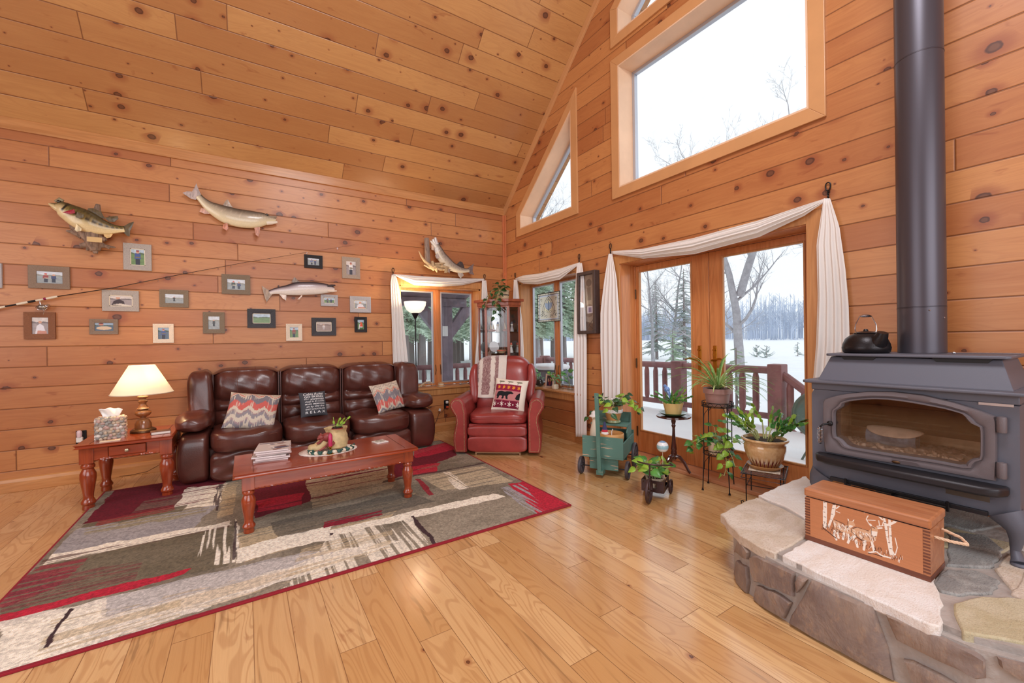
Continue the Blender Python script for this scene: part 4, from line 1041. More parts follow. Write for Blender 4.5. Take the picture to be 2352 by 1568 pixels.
# bear cushion
cv = Canvas(220, 220, (240, 232, 216)); U, V = cv.U, cv.V
cv.poly([(.05, .59), (.83, .59), (.83, .79), (.05, .79)], (146, 22, 58)); cv.poly([(.05, .30), (.83, .30), (.83, .59), (.05, .59)], (196, 128, 128)); cv.poly([(.05, .07), (.83, .07), (.83, .30), (.05, .30)], (120, 16, 48))
bk_ = (20, 20, 24)
def bear(x0, w, op=1):
    q = lambda pts: [(x0+w*a, b) for a, b in pts]
    cv.poly(q([(.02, .43), (.05, .50), (.14, .555), (.3, .565), (.5, .555), (.62, .565), (.75, .565), (.86, .575), (.88, .56), (.97, .53), (1.0, .505), (.95, .49), (.82, .49), (.72, .47), (.68, .42), (.70, .355), (.72, .335), (.6, .335), (.58, .37), (.55, .43), (.48, .42), (.47, .355), (.44, .335), (.34, .335), (.38, .41), (.3, .43), (.2, .41), (.18, .36), (.15, .335), (.05, .335), (.08, .38), (.03, .41)]), bk_)
bear(.11, .53)
cv.poly([(.70, .37), (.74, .335), (.80, .335), (.83, .345), (.83, .55), (.78, .52), (.74, .48), (.72, .42)], bk_)
for i in range(5):
    x = .12+i*.15; cv.poly([(x, .64), (x+.03, .66), (x+.05, .63), (x+.06, .66), (x+.10, .67), (x+.075, .69), (x+.10, .73), (x+.065, .72), (x+.05, .76), (x+.035, .72), (x, .74), (x+.02, .69)], (226, 150, 52))
for i in range(4):
    x = .10+i*.225
    if i == 3: x = .80
    for k in range(3):
        a = k*PI/3; dx, dy = .055*math.cos(a+PI/2), .075*math.sin(a+PI/2)
        m_ = [(x-dx, .185-dy), (x+dx, .185+dy)]; cv.line([p for p in m_], .008, (240, 232, 220))
    if i < 3: cv.ell(x+.112, .185, .018, .02, (240, 232, 220))
cv.blend(((U > .83) | (U < .05)).astype(float), (240, 232, 216))
for i in range(3):
    x = .22+i*.27; cv.ell(x, .885, .09, .025, (112, 116, 92)); cv.line([(x-.02, .87), (x-.05, .80)], .006, (70, 66, 60))
_R = Matrix.Rotation(math.radians(-38.1), 3, 'Z'); _p = _R @ Vector((.115, -.09, .62))
pillow('bear_pillow', 'square cushion with black bear, maple leaves and snowflakes on the red recliner seat', 'pillow', cv, (2.525+_p.x, 4.19+_p.y, .61), .39, .39, .07, -.42, math.radians(-42), ry=.10, back=(240, 232, 216))

# ---------- torchiere ----------
fx, fy = 1.855, 5.20
fl_ = thing('floor_lamp', 'tall black torchiere with glowing white glass bowl behind the sofa end', 'lamp', (fx, fy, 0))
G().lathe([(.001, .03), (.13, .026), (.135, .012), (.13, 0)], n=28).ob('base', M['black'], fl_)
G().lathe([(.009, .02), (.009, .9), (.012, .905), (.012, .93), (.009, .935), (.009, 1.56)], n=10).ob('pole', M['black'], fl_)
G().lathe([(.009, 1.54), (.016, 1.55), (.045, 1.605), (.048, 1.615), (.03, 1.615)], n=20).ob('bowl_holder', M['black'], fl_)
tb_ = NT('lit_glass_bowl'); tb_.set(Base_Color=(1, .96, .9, 1), Roughness=.3, Emission_Color=(1, .86, .66, 1), Emission_Strength=.85)
G().lathe([(.03, 1.612), (.07, 1.625), (.11, 1.662), (.133, 1.71), (.14, 1.755), (.14, 1.762), (.136, 1.755), (.128, 1.71), (.105, 1.668), (.07, 1.634), (.001, 1.625)], n=32, cap=False).ob('glass_bowl', tb_.mat, fl_, label='glowing frosted white glass bowl')
l = bpy.data.lights.new('torchiere_light', 'POINT'); l.energy = 14; l.color = (1, .74, .46); l.shadow_soft_size = .06
o = bpy.data.objects.new('torchiere_light', l); COL.objects.link(o); o.parent = fl_; o.location = (0, 0, 1.80)

# ---------- curio cabinet ----------
cu = thing('curio_cabinet', 'oak corner curio cabinet with glass panels and shelves of figurines behind recliner', 'cabinet', (3.31, 5.33, 0))
k0, k1 = XB-.05, YA-.05
poly = [(k0, k1), (k0-.49, k1), (k0-.45, k1-.19), (k0-.20, k1-.42), (k0, k1-.46)]
def ins_(d): return inset(poly, d)
def slab(g, d, a, b): g.prism(ins_(d), a, b, 2)
g = G(); slab(g, 0, 0, .09); slab(g, .02, .09, .12); g.ob('plinth', M['oakdk'], cu, smooth=False, bevel=.003, world=True)
g = G(); slab(g, .015, 1.71, 1.735); slab(g, .008, 1.735, 1.785); slab(g, -.02, 1.785, 1.825); g.ob('crown', M['oakdk'], cu, smooth=False, bevel=.004, world=True)
q = ins_(.03)
for i, (x, y) in enumerate(q):
    g = G(); w_ = .017 if i in (2, 3) else .011
    g.box((x, y, .92), (w_*2, w_*2, 1.62), rz=PI/4 if i in (2, 3) else 0); g.ob('post', M['oakdk'], cu, smooth=False, bevel=.002, world=True)
for i in range(1, 4):
    (x0, y0), (x1, y1) = q[i], q[i+1]
    dx, dy = x1-x0, y1-y0; L = math.hypot(dx, dy); nx, ny = -dy/L*.002, dx/L*.002; e = .02/L
    a = [(x0+dx*e+nx, y0+dy*e+ny), (x1-dx*e+nx, y1-dy*e+ny), (x1-dx*e-nx, y1-dy*e-ny), (x0+dx*e-nx, y0+dy*e-ny)]
    G().prism(a, .12, 1.71, 2).ob('glass_panel', M['cabglass'], cu, smooth=False, world=True)
for i in (4, 0):
    (x0, y0), (x1, y1) = q[i], q[(i+1) % 5]
    g = G().prism([(x0, y0), (x1, y1), (x1+(.004 if i == 4 else 0), y1+(.004 if i == 0 else 0)), (x0+(.004 if i == 4 else 0), y0+(.004 if i == 0 else 0))], .12, 1.71, 2)
    mm = mat('cabinet_mirror_back', (196, 196, 196), .06, 1); g.ob('mirror_back', mm, cu, smooth=False, world=True)
for z in (.42, .74, 1.06, 1.36):
    G().prism(ins_(.04), z, z+.006, 2).ob('glass_shelf', glass('shelf_glass', (.9, .95, .92)), cu, smooth=False, world=True)
def fig(c, label, fn, cat='figurine', grp=None, name='figurine'):
    t = thing(name, label, cat, c, 0, grp); fn(t); return t
cx_, cy_ = 3.06, 5.10
sil = mat('pewter_grey', (176, 176, 182), .35, .3); pk = mat('coral_glaze', (214, 104, 84), .4); wheat = mat('natural_wheat', (206, 182, 140), .8)
def ship(t):
    G().sbox((0, 0, .02), (.06, .018, .018), 2.6, 8).ob('hull', M['oakdk'], t)
    g = G()
    for x in (-.03, .012): g.add([(x, 0, .04), (x+.032, 0, .045), (x, 0, .14), (x, .002, .04), (x+.032, .002, .045), (x, .002, .14)], [(0, 1, 2), (5, 4, 3), (0, 3, 4, 1), (1, 4, 5, 2), (2, 5, 3, 0)])
    g.ob('sails', wheat, t, smooth=False)
    G().tube([(-.03, 0, .03), (-.03, 0, .16)], .002, 5).tube([(.012, 0, .03), (.012, 0, .155)], .002, 5).ob('mast', M['oakdk'], t)
def dollf(body, head, hat):
    def f(t):
        G().lathe([(.03, 0), (.026, .03), (.015, .075), (.008, .085)], n=14).ob('body', body, t)
        G().ell((0, 0, .1), (.018, .018, .02), 12, 8).ob('head', head, t)
        G().lathe([(.024, .112), (.016, .116), (.012, .14), (.001, .145)], n=12).ob('hat', hat, t)
    return f
S4, S3, S2 = 1.367, 1.067, .747
fig((2.965, 5.14, S4), 'wheat-coloured toy sailing ship on the top curio shelf, left', ship)
fig((3.13, 5.02, S4), 'wheat-coloured toy sailing ship on the top curio shelf, right by the post', ship)
fig((3.05, 5.12, S4), 'small white lady figurine between the two ships in curio', dollf(M['white'], M['cream'], mat('blue_hat', (70, 90, 150), .5)))
fig((3.20, 4.98, S4), 'grey and blue bird-like figurine at right end of the top curio shelf', dollf(sil, M['white'], mat('slate_hat', (70, 80, 96), .5)))
def plate(t):
    G().lathe([(.001, 0), (.05, .002), (.075, .012), (.078, .013)], n=28, T=Matrix.Rotation(1.35, 4, 'X') @ Matrix.Rotation(0, 4, 'Y')).ob('dish', mat('frosted_glass_plate', (222, 224, 228), .2, coat=.5), t, solid=.003)
    G().box((0, .01, -.07), (.08, .05, .008)).ob('stand', M['black'], t, smooth=False)
fig((3.0, 5.16, S3+.085), 'round frosted glass plate standing upright on the second curio shelf', plate, 'plate', name='display_plate')
def basketf(t):
    G().lathe([(.04, 0), (.062, .03), (.066, .045), (.062, .045)], n=22).ob('bowl', wheat, t); G().lathe([(.063, .026), (.067, .03), (.068, .038), (.066, .04)], n=22, cap=False).ob('coral_band', pk, t)
fig((3.06, 5.04, S3+.0), 'small straw bowl with a coral band on the second curio shelf', basketf, 'bowl', name='straw_bowl')
fig((3.21, 5.02, S3), 'white doll figurine with a coral hat behind the right glass of the curio', dollf(M['white'], M['cream'], pk))
def plush(t):
    G().sbox((0, 0, .04), (.035, .03, .04), 2.3, 8).ob('body', M['black'], t); G().ell((0, -.012, .095), (.028, .026, .026), 12, 8).ob('head', M['black'], t)
    G().ell((-.022, -.01, .118), (.01, .006, .01), 8, 6).ob('ear', M['black'], t); G().ell((.022, -.01, .118), (.01, .006, .01), 8, 6).ob('ear', M['black'], t)
    G().ell((0, -.036, .088), (.012, .008, .009), 8, 6).ob('muzzle', M['cream'], t)
fig((3.0, 5.08, S2), 'little black bear figurine on the curio shelf above the blanket', plush)
fig((3.20, 5.0, S2), 'little black bear figurine behind the right-hand curio glass', plush)
fig((3.075, 5.02, S2), 'white snowman figurine with red scarf beside the black bear in curio', dollf(M['white'], M['white'], mat('scarf_red', (196, 30, 44), .6)))

# ---------- leaves ----------
def leaf(g, p, d, L, w, up=None, fold=.25, droop=.3, kind=0):
    """heart / lance shaped leaf starting at p along d"""
    p = Vector(p); d = Vector(d).normalized(); up = Vector(up) if up else Vector((0, 0, 1))
    s = d.cross(up); s = s.normalized() if s.length > 1e-3 else d.orthogonal().normalized(); n = s.cross(d).normalized()
    prof = [(0, .0), (.02, .55), (.15, .95), (.35, 1.), (.6, .72), (.82, .35), (1, 0)] if kind == 0 else [(0, .25), (.2, .8), (.5, 1), (.8, .6), (1, 0)]
    vs = []; fs = []
    for t, k in prof:
        c = p+d*(t*L-(.08*L*(t == .02)))-n*(droop*L*t*t)
        e = s*(k*w); vs += [c-e+n*(fold*k*w), c, c+e+n*(fold*k*w)]
    for i in range(len(prof)-1):
        a = i*3; fs += [(a, a+1, a+4, a+3), (a+1, a+2, a+5, a+4)]
    g.add(vs, fs)
def vine(gs, gl, p, d, n, step, rnd, L=.06, w=.03, grav=.3, side=1., wander=.3):
    p = Vector(p); d = Vector(d).normalized(); pts = [p.copy()]
    for i in range(n):
        p = p+d*step; pts.append(p.copy())
        d = (d+Vector((rnd.uniform(-1, 1)*wander, rnd.uniform(-1, 1)*wander, -grav))).normalized()
        s = d.cross(Vector((0, 0, 1))); s = s.normalized() if s.length > .01 else Vector((1, 0, 0))
        sd = s*(1 if i % 2 else -1)*side; ld = (sd+d*.5+Vector((0, 0, .5-grav)))
        q = p+ld.normalized()*L*.45
        gs.tube([p, (p+q)/2+Vector((0, 0, .008)), q], .0013, 4)
        leaf(gl[i % len(gl)], q, ld+Vector((0, -.1, rnd.uniform(-.6, .1))), L*rnd.uniform(.8, 1.15), w*rnd.uniform(.8, 1.15), up=(rnd.uniform(-.4, .2), -.7, .8))
    gs.tube(pts, .0022, 5)
def foliage(t, gs, gls, mats, names=('foliage', 'young_foliage')):
    gs.ob('stems', M['stem'], t)
    for g, m_, nme in zip(gls, mats, names):
        if g.v: g.ob(nme, m_, t, solid=.0007)

bp = thing('basket_plant', 'woven basket of trailing heartleaf vine on top of the curio cabinet', 'potted plant', (3.115, 5.06, 1.826))
wvm = NT('woven_straw'); o_ = wvm.n('TexCoord').outputs['Object']; bx_ = wvm.n('TexNoise'); ck = wvm.n('TexChecker', Vector=o_, Color1=(.82, .66, .44, 1), Color2=(.62, .44, .26, 1)); ck.inputs['Scale'].default_value = 90
wvm.set(Base_Color=ck.outputs[0], Roughness=.8); wvm.bump(ck.outputs[1], .003)
G().lathe([(.068, 0), (.078, .01), (.086, .125), (.088, .13), (.082, .13), (.078, .10), (0, .10)], n=28).ob('basket', wvm.mat, bp)
G().lathe([(.080, .055), (.083, .055), (.084, .068), (.080, .068)], n=28, cap=False).ob('dark_band', M['black'], bp)
rnd = random.Random(11); gs = G(); g1 = G(); g2 = G()
for d, n, gr in (((-1, -.2, .6), 9, .42), ((-.7, -.5, .5), 10, .5), ((-.5, -.9, .3), 11, .55), ((-.4, -1, .6), 4, .2), ((.3, -.4, 1), 2, .1), ((-.9, .2, .9), 3, .1), ((-.3, -.2, 1), 3, .15)):
    vine(gs, [g1], (-.04, -.02, .12), d, n, .045, rnd, .065, .028, gr)
foliage(bp, gs, [g1], [M['leafd']], ('foliage',))

# ---------- things on the sills ----------
def antler(t, pts_list, m_):
    g = G()
    for pts, r in pts_list: g.tube(pts, [r*(1-.75*i/(len(pts)-1)) for i in range(len(pts))], 7)
    g.ob('antler', m_, t)
an = thing('shed_antler', 'pale deer antler lying on the sill behind the floor lamp', 'antler', (1.99, 5.40, .62))
antler(an, [([(-.05, 0, .012), (0, -.01, .03), (.06, -.015, .07), (.12, -.01, .075), (.16, 0, .05), (.175, .0, .01)], .013), ([(.02, -.01, .04), (.05, 0, .03), (.075, 0, .01)], .009), ([(.1, -.012, .075), (.11, 0, .05), (.12, 0, .012)], .008)], mat('antler_bone', (206, 182, 142), .6, var=.2, vs=30))
t = thing('candle_jar', 'round striped wooden candle on a white saucer at the middle of the left sill', 'candle', (2.27, 5.375, .615))
G().lathe([(.03, 0), (.052, .004), (.058, .01), (.056, .012), (.03, .008), (0, .008)], n=24).ob('saucer', M['cream'], t)
for i, c_ in enumerate(((206, 160, 110), (226, 206, 180), (200, 150, 100))): G().lathe([(.04, .01+i*.018), (.041, .012+i*.018), (.041, .027+i*.018), (.04, .028+i*.018)], n=22).ob('candle_layer', mat('candle_band%d' % i, c_, .6), t)
t = thing('driftwood_piece', 'small piece of grey driftwood on the right end of the left sill', 'driftwood', (2.62, 5.40, .615))
antler(t, [([(-.05, 0, .01), (0, 0, .02), (.05, 0, .012)], .014), ([(-.02, 0, .02), (-.04, 0, .05), (-.05, 0, .08)], .006), ([(.01, 0, .02), (.03, 0, .05)], .006)], mat('driftwood_grey', (150, 136, 126), .8, var=.25, vs=30))
def deskframe(c, w, h, rz, label, fm, cv):
    t = thing('photo_frame', label, 'picture frame', c, rz)
    T = Matrix.Rotation(-.14, 4, 'X'); b = w*.17; g = G()
    g.box((0, 0, b/2), (w, .012, b), T).box((0, 0, h-b/2), (w, .012, b), T).box((-w/2+b/2, 0, h/2), (b, .012, h-2*b), T).box((w/2-b/2, 0, h/2), (b, .012, h-2*b), T); g.ob('frame', fm, t, smooth=False, bevel=.001)
    R = np.array(T.to_3x3())
    def fn(u, v):
        p = np.stack([(u-.5)*(w-2*b), 0*u+.002, b+v*(h-2*b)], -1) @ R.T; return p[..., 0], p[..., 1], p[..., 2]
    canvas_grid('photo', cv, fn, M['photo'], t, 30, 30)
    G().box((0, .035, h*.3), (.03, .003, h*.6), rx=.35).ob('easel', M['black'], t, smooth=False); return t
cv = Canvas(30, 30, (70, 60, 60)); cv.ell(.3, .55, .15, .2, (206, 160, 140)); cv.ell(.65, .6, .14, .2, (200, 150, 130)); cv.poly([(0, 0), (1, 0), (1, .35), (0, .4)], (60, 50, 90)); cv.ell(.5, .3, .2, .2, (150, 60, 70))
whw = mat('whitewashed_frame', (222, 200, 184), .6, var=.1, vs=40)
deskframe((2.76, 5.40, .616), .075, .13, .35, 'small beige photo frame on the left sill beside the recliner back', whw, cv)
deskframe((3.42, 4.415, .601), .135, .185, -1.25, 'beige wooden photo frame of a group standing on the right-hand sill', whw, cv)
def bottleplant(c, label, jar, n, cat='plant in water', col=None, seed=0, dirs=None):
    t = thing('bottle_plant', label, cat, c); G().lathe(jar, n=20, cap=False).ob('glass_vase', glass('vase_glass', (.86, .9, .9), 1.4) if 'vase_glass' not in bpy.data.materials else bpy.data.materials['vase_glass'], t)
    if col: G().lathe([(0, .004)]+[(r*.92, z) for r, z in jar if .003 < z < .1]+[(0, .095)], n=18, cap=False).ob('bark_filling', col, t)
    r_ = random.Random(seed); gs, g1 = G(), G()
    for d in dirs: vine(gs, [g1], (0, 0, .05), d, n, .045, r_, .062, .03, .12)
    foliage(t, gs, [g1], [M['leaf']], ('foliage',)); return t
bottleplant((3.40, 4.60, .601), 'round glass vase of dark bark with small leaves, left on right-hand sill', [(.03, 0), (.055, .02), (.062, .055), (.045, .095), (.028, .12), (.03, .15), (.028, .15)], 4, col=M['soil'], seed=2, dirs=[(-.3, .5, 1), (-.2, .1, 1), (-.4, -.3, 1)])
bottleplant((3.40, 4.14, .601), 'clear glass bottle with trailing heart leaves beside the sill photo frame', [(.035, 0), (.036, .08), (.03, .1), (.014, .12), (.014, .15), (.016, .155)], 4, seed=4, dirs=[(-.3, .7, 1), (-.2, .2, 1.2), (-.5, .4, .9)])
bottleplant((3.41, 3.98, .601), 'tall glass jar with one large leaf next to the curtain on the sill', [(.032, 0), (.036, .01), (.036, .16), (.03, .19), (.032, .2)], 4, seed=6, dirs=[(-.1, .1, 1), (-.2, .3, 1)])
t = thing('cream_cup', 'small square cream cup on the right-hand sill before the bottle', 'cup', (3.375, 4.235, .601))
G().sbox((0, 0, .032), (.035, .035, .032), 5, 8).ob('cup_body', M['cream'], t); rnd = random.Random(9); gs, g1 = G(), G()
for d in ((-.3, .4, 1), (-.2, -.1, 1)): vine(gs, [g1], (0, 0, .06), d, 3, .045, rnd, .055, .026, .1)
foliage(t, gs, [g1], [M['leafl']], ('foliage',))

# ---------- stained glass ----------
ya, yb, za, zb = 4.225, 4.70, 1.495, 1.875; xs = XB+.125
sg = thing('stained_glass_panel', 'square leaded stained glass panel hanging in the right-hand window', 'window hanging', (xs, (ya+yb)/2, za))
cv = Canvas(150, 120, (232, 226, 206)); ld = (44, 44, 50)
cv.poly([(.06, .07), (.94, .07), (.94, .93), (.06, .93)], (214, 220, 230)); cv.poly([(.1, .1), (.9, .1), (.9, .88), (.1, .88)], (226, 220, 200))
for sgn in (-1, 1):
    f = lambda pts: [(.5+sgn*a, b) for a, b in pts]
    cv.poly(f([(0, .82), (.14, .66), (.22, .4), (.0, .3)]), (240, 232, 200)); cv.line(f([(0, .9), (.15, .74), (.26, .5), (.30, .2)]), .008, ld); cv.line(f([(0, .82), (.12, .66), (.2, .45), (.22, .25)]), .006, ld)
    for a in (.05, .11, .16): cv.line(f([(0, .38), (a, .55), (a*.9, .66)]), .006, (110, 130, 160)); cv.ell(.5+sgn*a*.8, .55, .028, .13, (176, 190, 210), -sgn*.4)
    for q in ((.08, .34), (.2, .2), (.34, .22), (.34, .78), (.1, .18), (.27, .33), (.38, .6)):
        th = np.linspace(0, 5.2, 12); cv.line(f([(q[0]+.05*math.cos(x)*(1-x/9), q[1]+.06*math.sin(x)*(1-x/9)) for x in th]), .005, ld)
cv.ell(.5, .58, .03, .17, (150, 172, 200)); cv.line([(.5, .3), (.5, .8)], .005, ld)
for a in (.06, .94): cv.line([(a, 0), (a, 1)], .005, ld); cv.line([(0, a), (1, a)], .005, ld)
for i in range(1, 8): cv.line([(i/8, .94), (i/8, 1)], .004, ld); cv.line([(i/8, 0), (i/8, .06)], .004, ld); cv.line([(0, i/8), (.06, i/8)], .004, ld); cv.line([(.94, i/8), (1, i/8)], .004, ld)
sgm = painted('stained_glass', .15, .05); nt = sgm.node_tree; b_ = nt.nodes['Principled BSDF']; tl = nt.nodes.new('ShaderNodeBsdfTranslucent'); mx = nt.nodes.new('ShaderNodeMixShader'); mx.inputs[0].default_value = .75
nt.links.new(b_.inputs['Base Color'].links[0].from_socket, tl.inputs[0]); nt.links.new(b_.outputs[0], mx.inputs[1]); nt.links.new(tl.outputs[0], mx.inputs[2]); nt.links.new(mx.outputs[0], nt.nodes['Material Output'].inputs[0])
canvas_grid('leaded_glass', cv, lambda u, v: (xs+0*u, yb-(yb-ya)*u, za+(zb-za)*v), sgm, sg, 150, 120, world=True)
g = G(); e = .008
g.bx(xs-.005, xs+.005, ya-e, ya, za-e, zb+e).bx(xs-.005, xs+.005, yb, yb+e, za-e, zb+e).bx(xs-.005, xs+.005, ya, yb, za-e, za).bx(xs-.005, xs+.005, ya, yb, zb, zb+e); g.ob('lead_frame', M['black'], sg, smooth=False, world=True)
for y in (ya+.02, yb-.02): G().tube([(xs, y, zb+e), (xs+.02, y, 2.04)], .0015, 4).ob('chain', M['chrome'], sg, world=True)

# ---------- wall clock ----------
ya, yb, za, zb = 3.365, 3.665, 1.305, 2.015
ck_ = thing('shadow_box', 'tall narrow dark-framed glass shadow box hanging between the curtains', 'shadow box', (XB, (ya+yb)/2, za))
g = G(); e = .038; x0, x1 = XB-.08, XB-.002
g.bx(x0, x1, ya, ya+e, za, zb).bx(x0, x1, yb-e, yb, za, zb).bx(x0, x1, ya+e, yb-e, za, za+e).bx(x0, x1, ya+e, yb-e, zb-e, zb); g.ob('frame', mat('dark_walnut_frame', (72, 56, 52), .5, var=.15, vs=20), ck_, smooth=False, bevel=.006, world=True)
cv = Canvas(60, 170, (146, 130, 116)); cv.ell(.55, .86, .2, .07, (90, 76, 66)); cv.ell(.55, .36, .34, .12, (120, 92, 76)); cv.ell(.55, .36, .3, .105, (104, 80, 66)); cv.poly([(.42, .31), (.8, .31), (.8, .44), (.42, .44)], (206, 200, 214)); cv.poly([(.5, .33), (.72, .33), (.72, .42), (.5, .42)], (110, 90, 140))  # canvas tones lightened to paint in the reflection on the glass
cv.poly([(.15, .0), (.95, .0), (.9, .12), (.3, .17)], (96, 66, 48)); cv.line([(.2, .2), (.5, .1), (.9, .02)], .02, (60, 42, 34)); cv.line([(.9, .22), (.6, .12), (.3, .02)], .02, (60, 42, 34)); cv.poly([(.4, .55), (.7, .55), (.68, .78), (.42, .78)], (98, 84, 74))
canvas_grid('backing_scene', cv, lambda u, v: (XB-.035+0*u, yb-e-(yb-ya-2*e)*u, za+e+(zb-za-2*e)*v), M['photo'], ck_, 60, 170, world=True)
G().bx(XB-.066, XB-.062, ya+e, yb-e, za+e, zb-e).ob('glass_front', M['glass'], ck_, smooth=False, world=True)

# ---------- framed photographs ----------
def photocv(kind, w, h, rr):
    sky, far, mid = [((206, 214, 222), (150, 150, 140), (150, 158, 160)), ((180, 200, 214), (90, 110, 80), (110, 140, 90)), ((214, 206, 200), (120, 110, 110), (160, 150, 150)), ((150, 170, 190), (70, 90, 60), (90, 110, 130))][kind % 4]
    cv = Canvas(w, h, sky); hz = rr.uniform(.5, .68)
    cv.poly([(0, hz-.02), (1, hz-.02), (1, hz+.07), (.7, hz+.12), (.3, hz+.06), (0, hz+.14)], far); cv.poly([(0, 0), (1, 0), (1, hz), (0, hz)], mid)
    cv.c *= (.8+.4*fbm(cv.U*9, cv.V*9, int(rr.integers(99)), 2))[..., None]; return cv
def man(cv, x, y, s, shirt, pants, hat=None, asp=1.):
    w = s*.16*asp; skin = (206, 156, 130)
    cv.poly([(x-w*.9, y), (x+w*.9, y), (x+w*.8, y+s*.5), (x-w*.8, y+s*.5)], pants); cv.poly([(x-w*1.25, y+s*.42), (x+w*1.25, y+s*.42), (x+w*1.1, y+s*.8), (x-w*1.1, y+s*.8)], shirt)
    cv.ell(x, y+s*.9, w*.62, s*.105, skin)
    if hat: cv.ell(x, y+s*.97, w*.68, s*.05, hat)
def fishp(cv, x, y, L, col=(196, 190, 168)): cv.ell(x, y, L, L*.28, col); cv.poly([(x+L*.8, y), (x+L*1.25, y+L*.3), (x+L*1.25, y-L*.3)], col)
def fm(n, c, v=.16): return mat(n, c, .7, var=v, vs=110, bump=.0012, bs=120, stretch=(1, 1, 3))
FM = dict(grey=fm('weathered_grey_frame', (172, 164, 156)), taupe=fm('taupe_frame', (136, 116, 98)), brown=fm('copper_brown_frame', (132, 84, 54)), oldw=fm('old_barnwood_frame', (128, 112, 92)), white=fm('distressed_white_frame', (232, 216, 194), .12), char=fm('charcoal_frame', (64, 64, 68), .35), blk=fm('black_photo_frame', (34, 32, 34), .2), silver=fm('silver_grey_frame', (178, 176, 178)), tan=fm('tan_grey_frame', (164, 148, 132)))
FR = [((64, 610, 160, 663), 'taupe', 'wide taupe frame with two men on a boat, upper left of the wall photos', 0, 'two'),
      ((283, 559, 348, 621), 'grey', 'upright pale grey frame of a standing angler below the mounted bass', 1, 'one'),
      ((54, 716, 127, 779), 'brown', 'copper-brown frame of a seated man under the fishing reel', 2, 'sit'),
      ((234, 666, 319, 715), 'grey', 'wide pale grey frame of a man holding a long fish, below the rod', 2, 'hold'),
      ((366, 665, 433, 706), 'oldw', 'barnwood frame with rounded mat showing a small figure by water, mid-left', 0, 'small'),
      ((205, 732, 271, 768), 'taupe', 'small taupe frame with a close view of a big fish', 3, 'fish'),
      ((351, 743, 399, 788), 'white', 'white upright frame of an angler against blue water, left', 3, 'one'),
      ((466, 716, 516, 766), 'oldw', 'upright barnwood frame with a pale snowy portrait', 0, 'small'),
      ((509, 630, 575, 676), 'oldw', 'barnwood frame of two men behind a rail, left of the silver trout', 0, 'two'),
      ((568, 709, 633, 753), 'char', 'charcoal frame with a green lakeside landscape below the silver trout', 1, 'land'),
      ((657, 743, 694, 783), 'white', 'small white upright frame of a boy in blue, lowest of the right group', 1, 'one'),
      ((699, 585, 741, 616), 'blk', 'small black frame above the silver trout', 0, 'two'),
      ((786, 590, 827, 640), 'tan', 'upright tan frame of a man with a fish, highest on the right', 2, 'one'),
      ((737, 676, 776, 703), 'silver', 'small silver frame partly under the silver trout head', 1, 'two'),
      ((804, 680, 852, 718), 'silver', 'silver frame of a man in water, nearest the window curtain', 0, 'sit'),
      ((716, 729, 772, 771), 'char', 'charcoal frame with a child in white standing in brown grass', 2, 'small'),
      ((815, 727, 843, 763), 'blk', 'small black upright frame of a child in orange, lower right', 1, 'sit'),
      ((-42, 603, 4, 661), 'silver', 'grey frame cut off at the left edge of the wall', 0, 'land')]
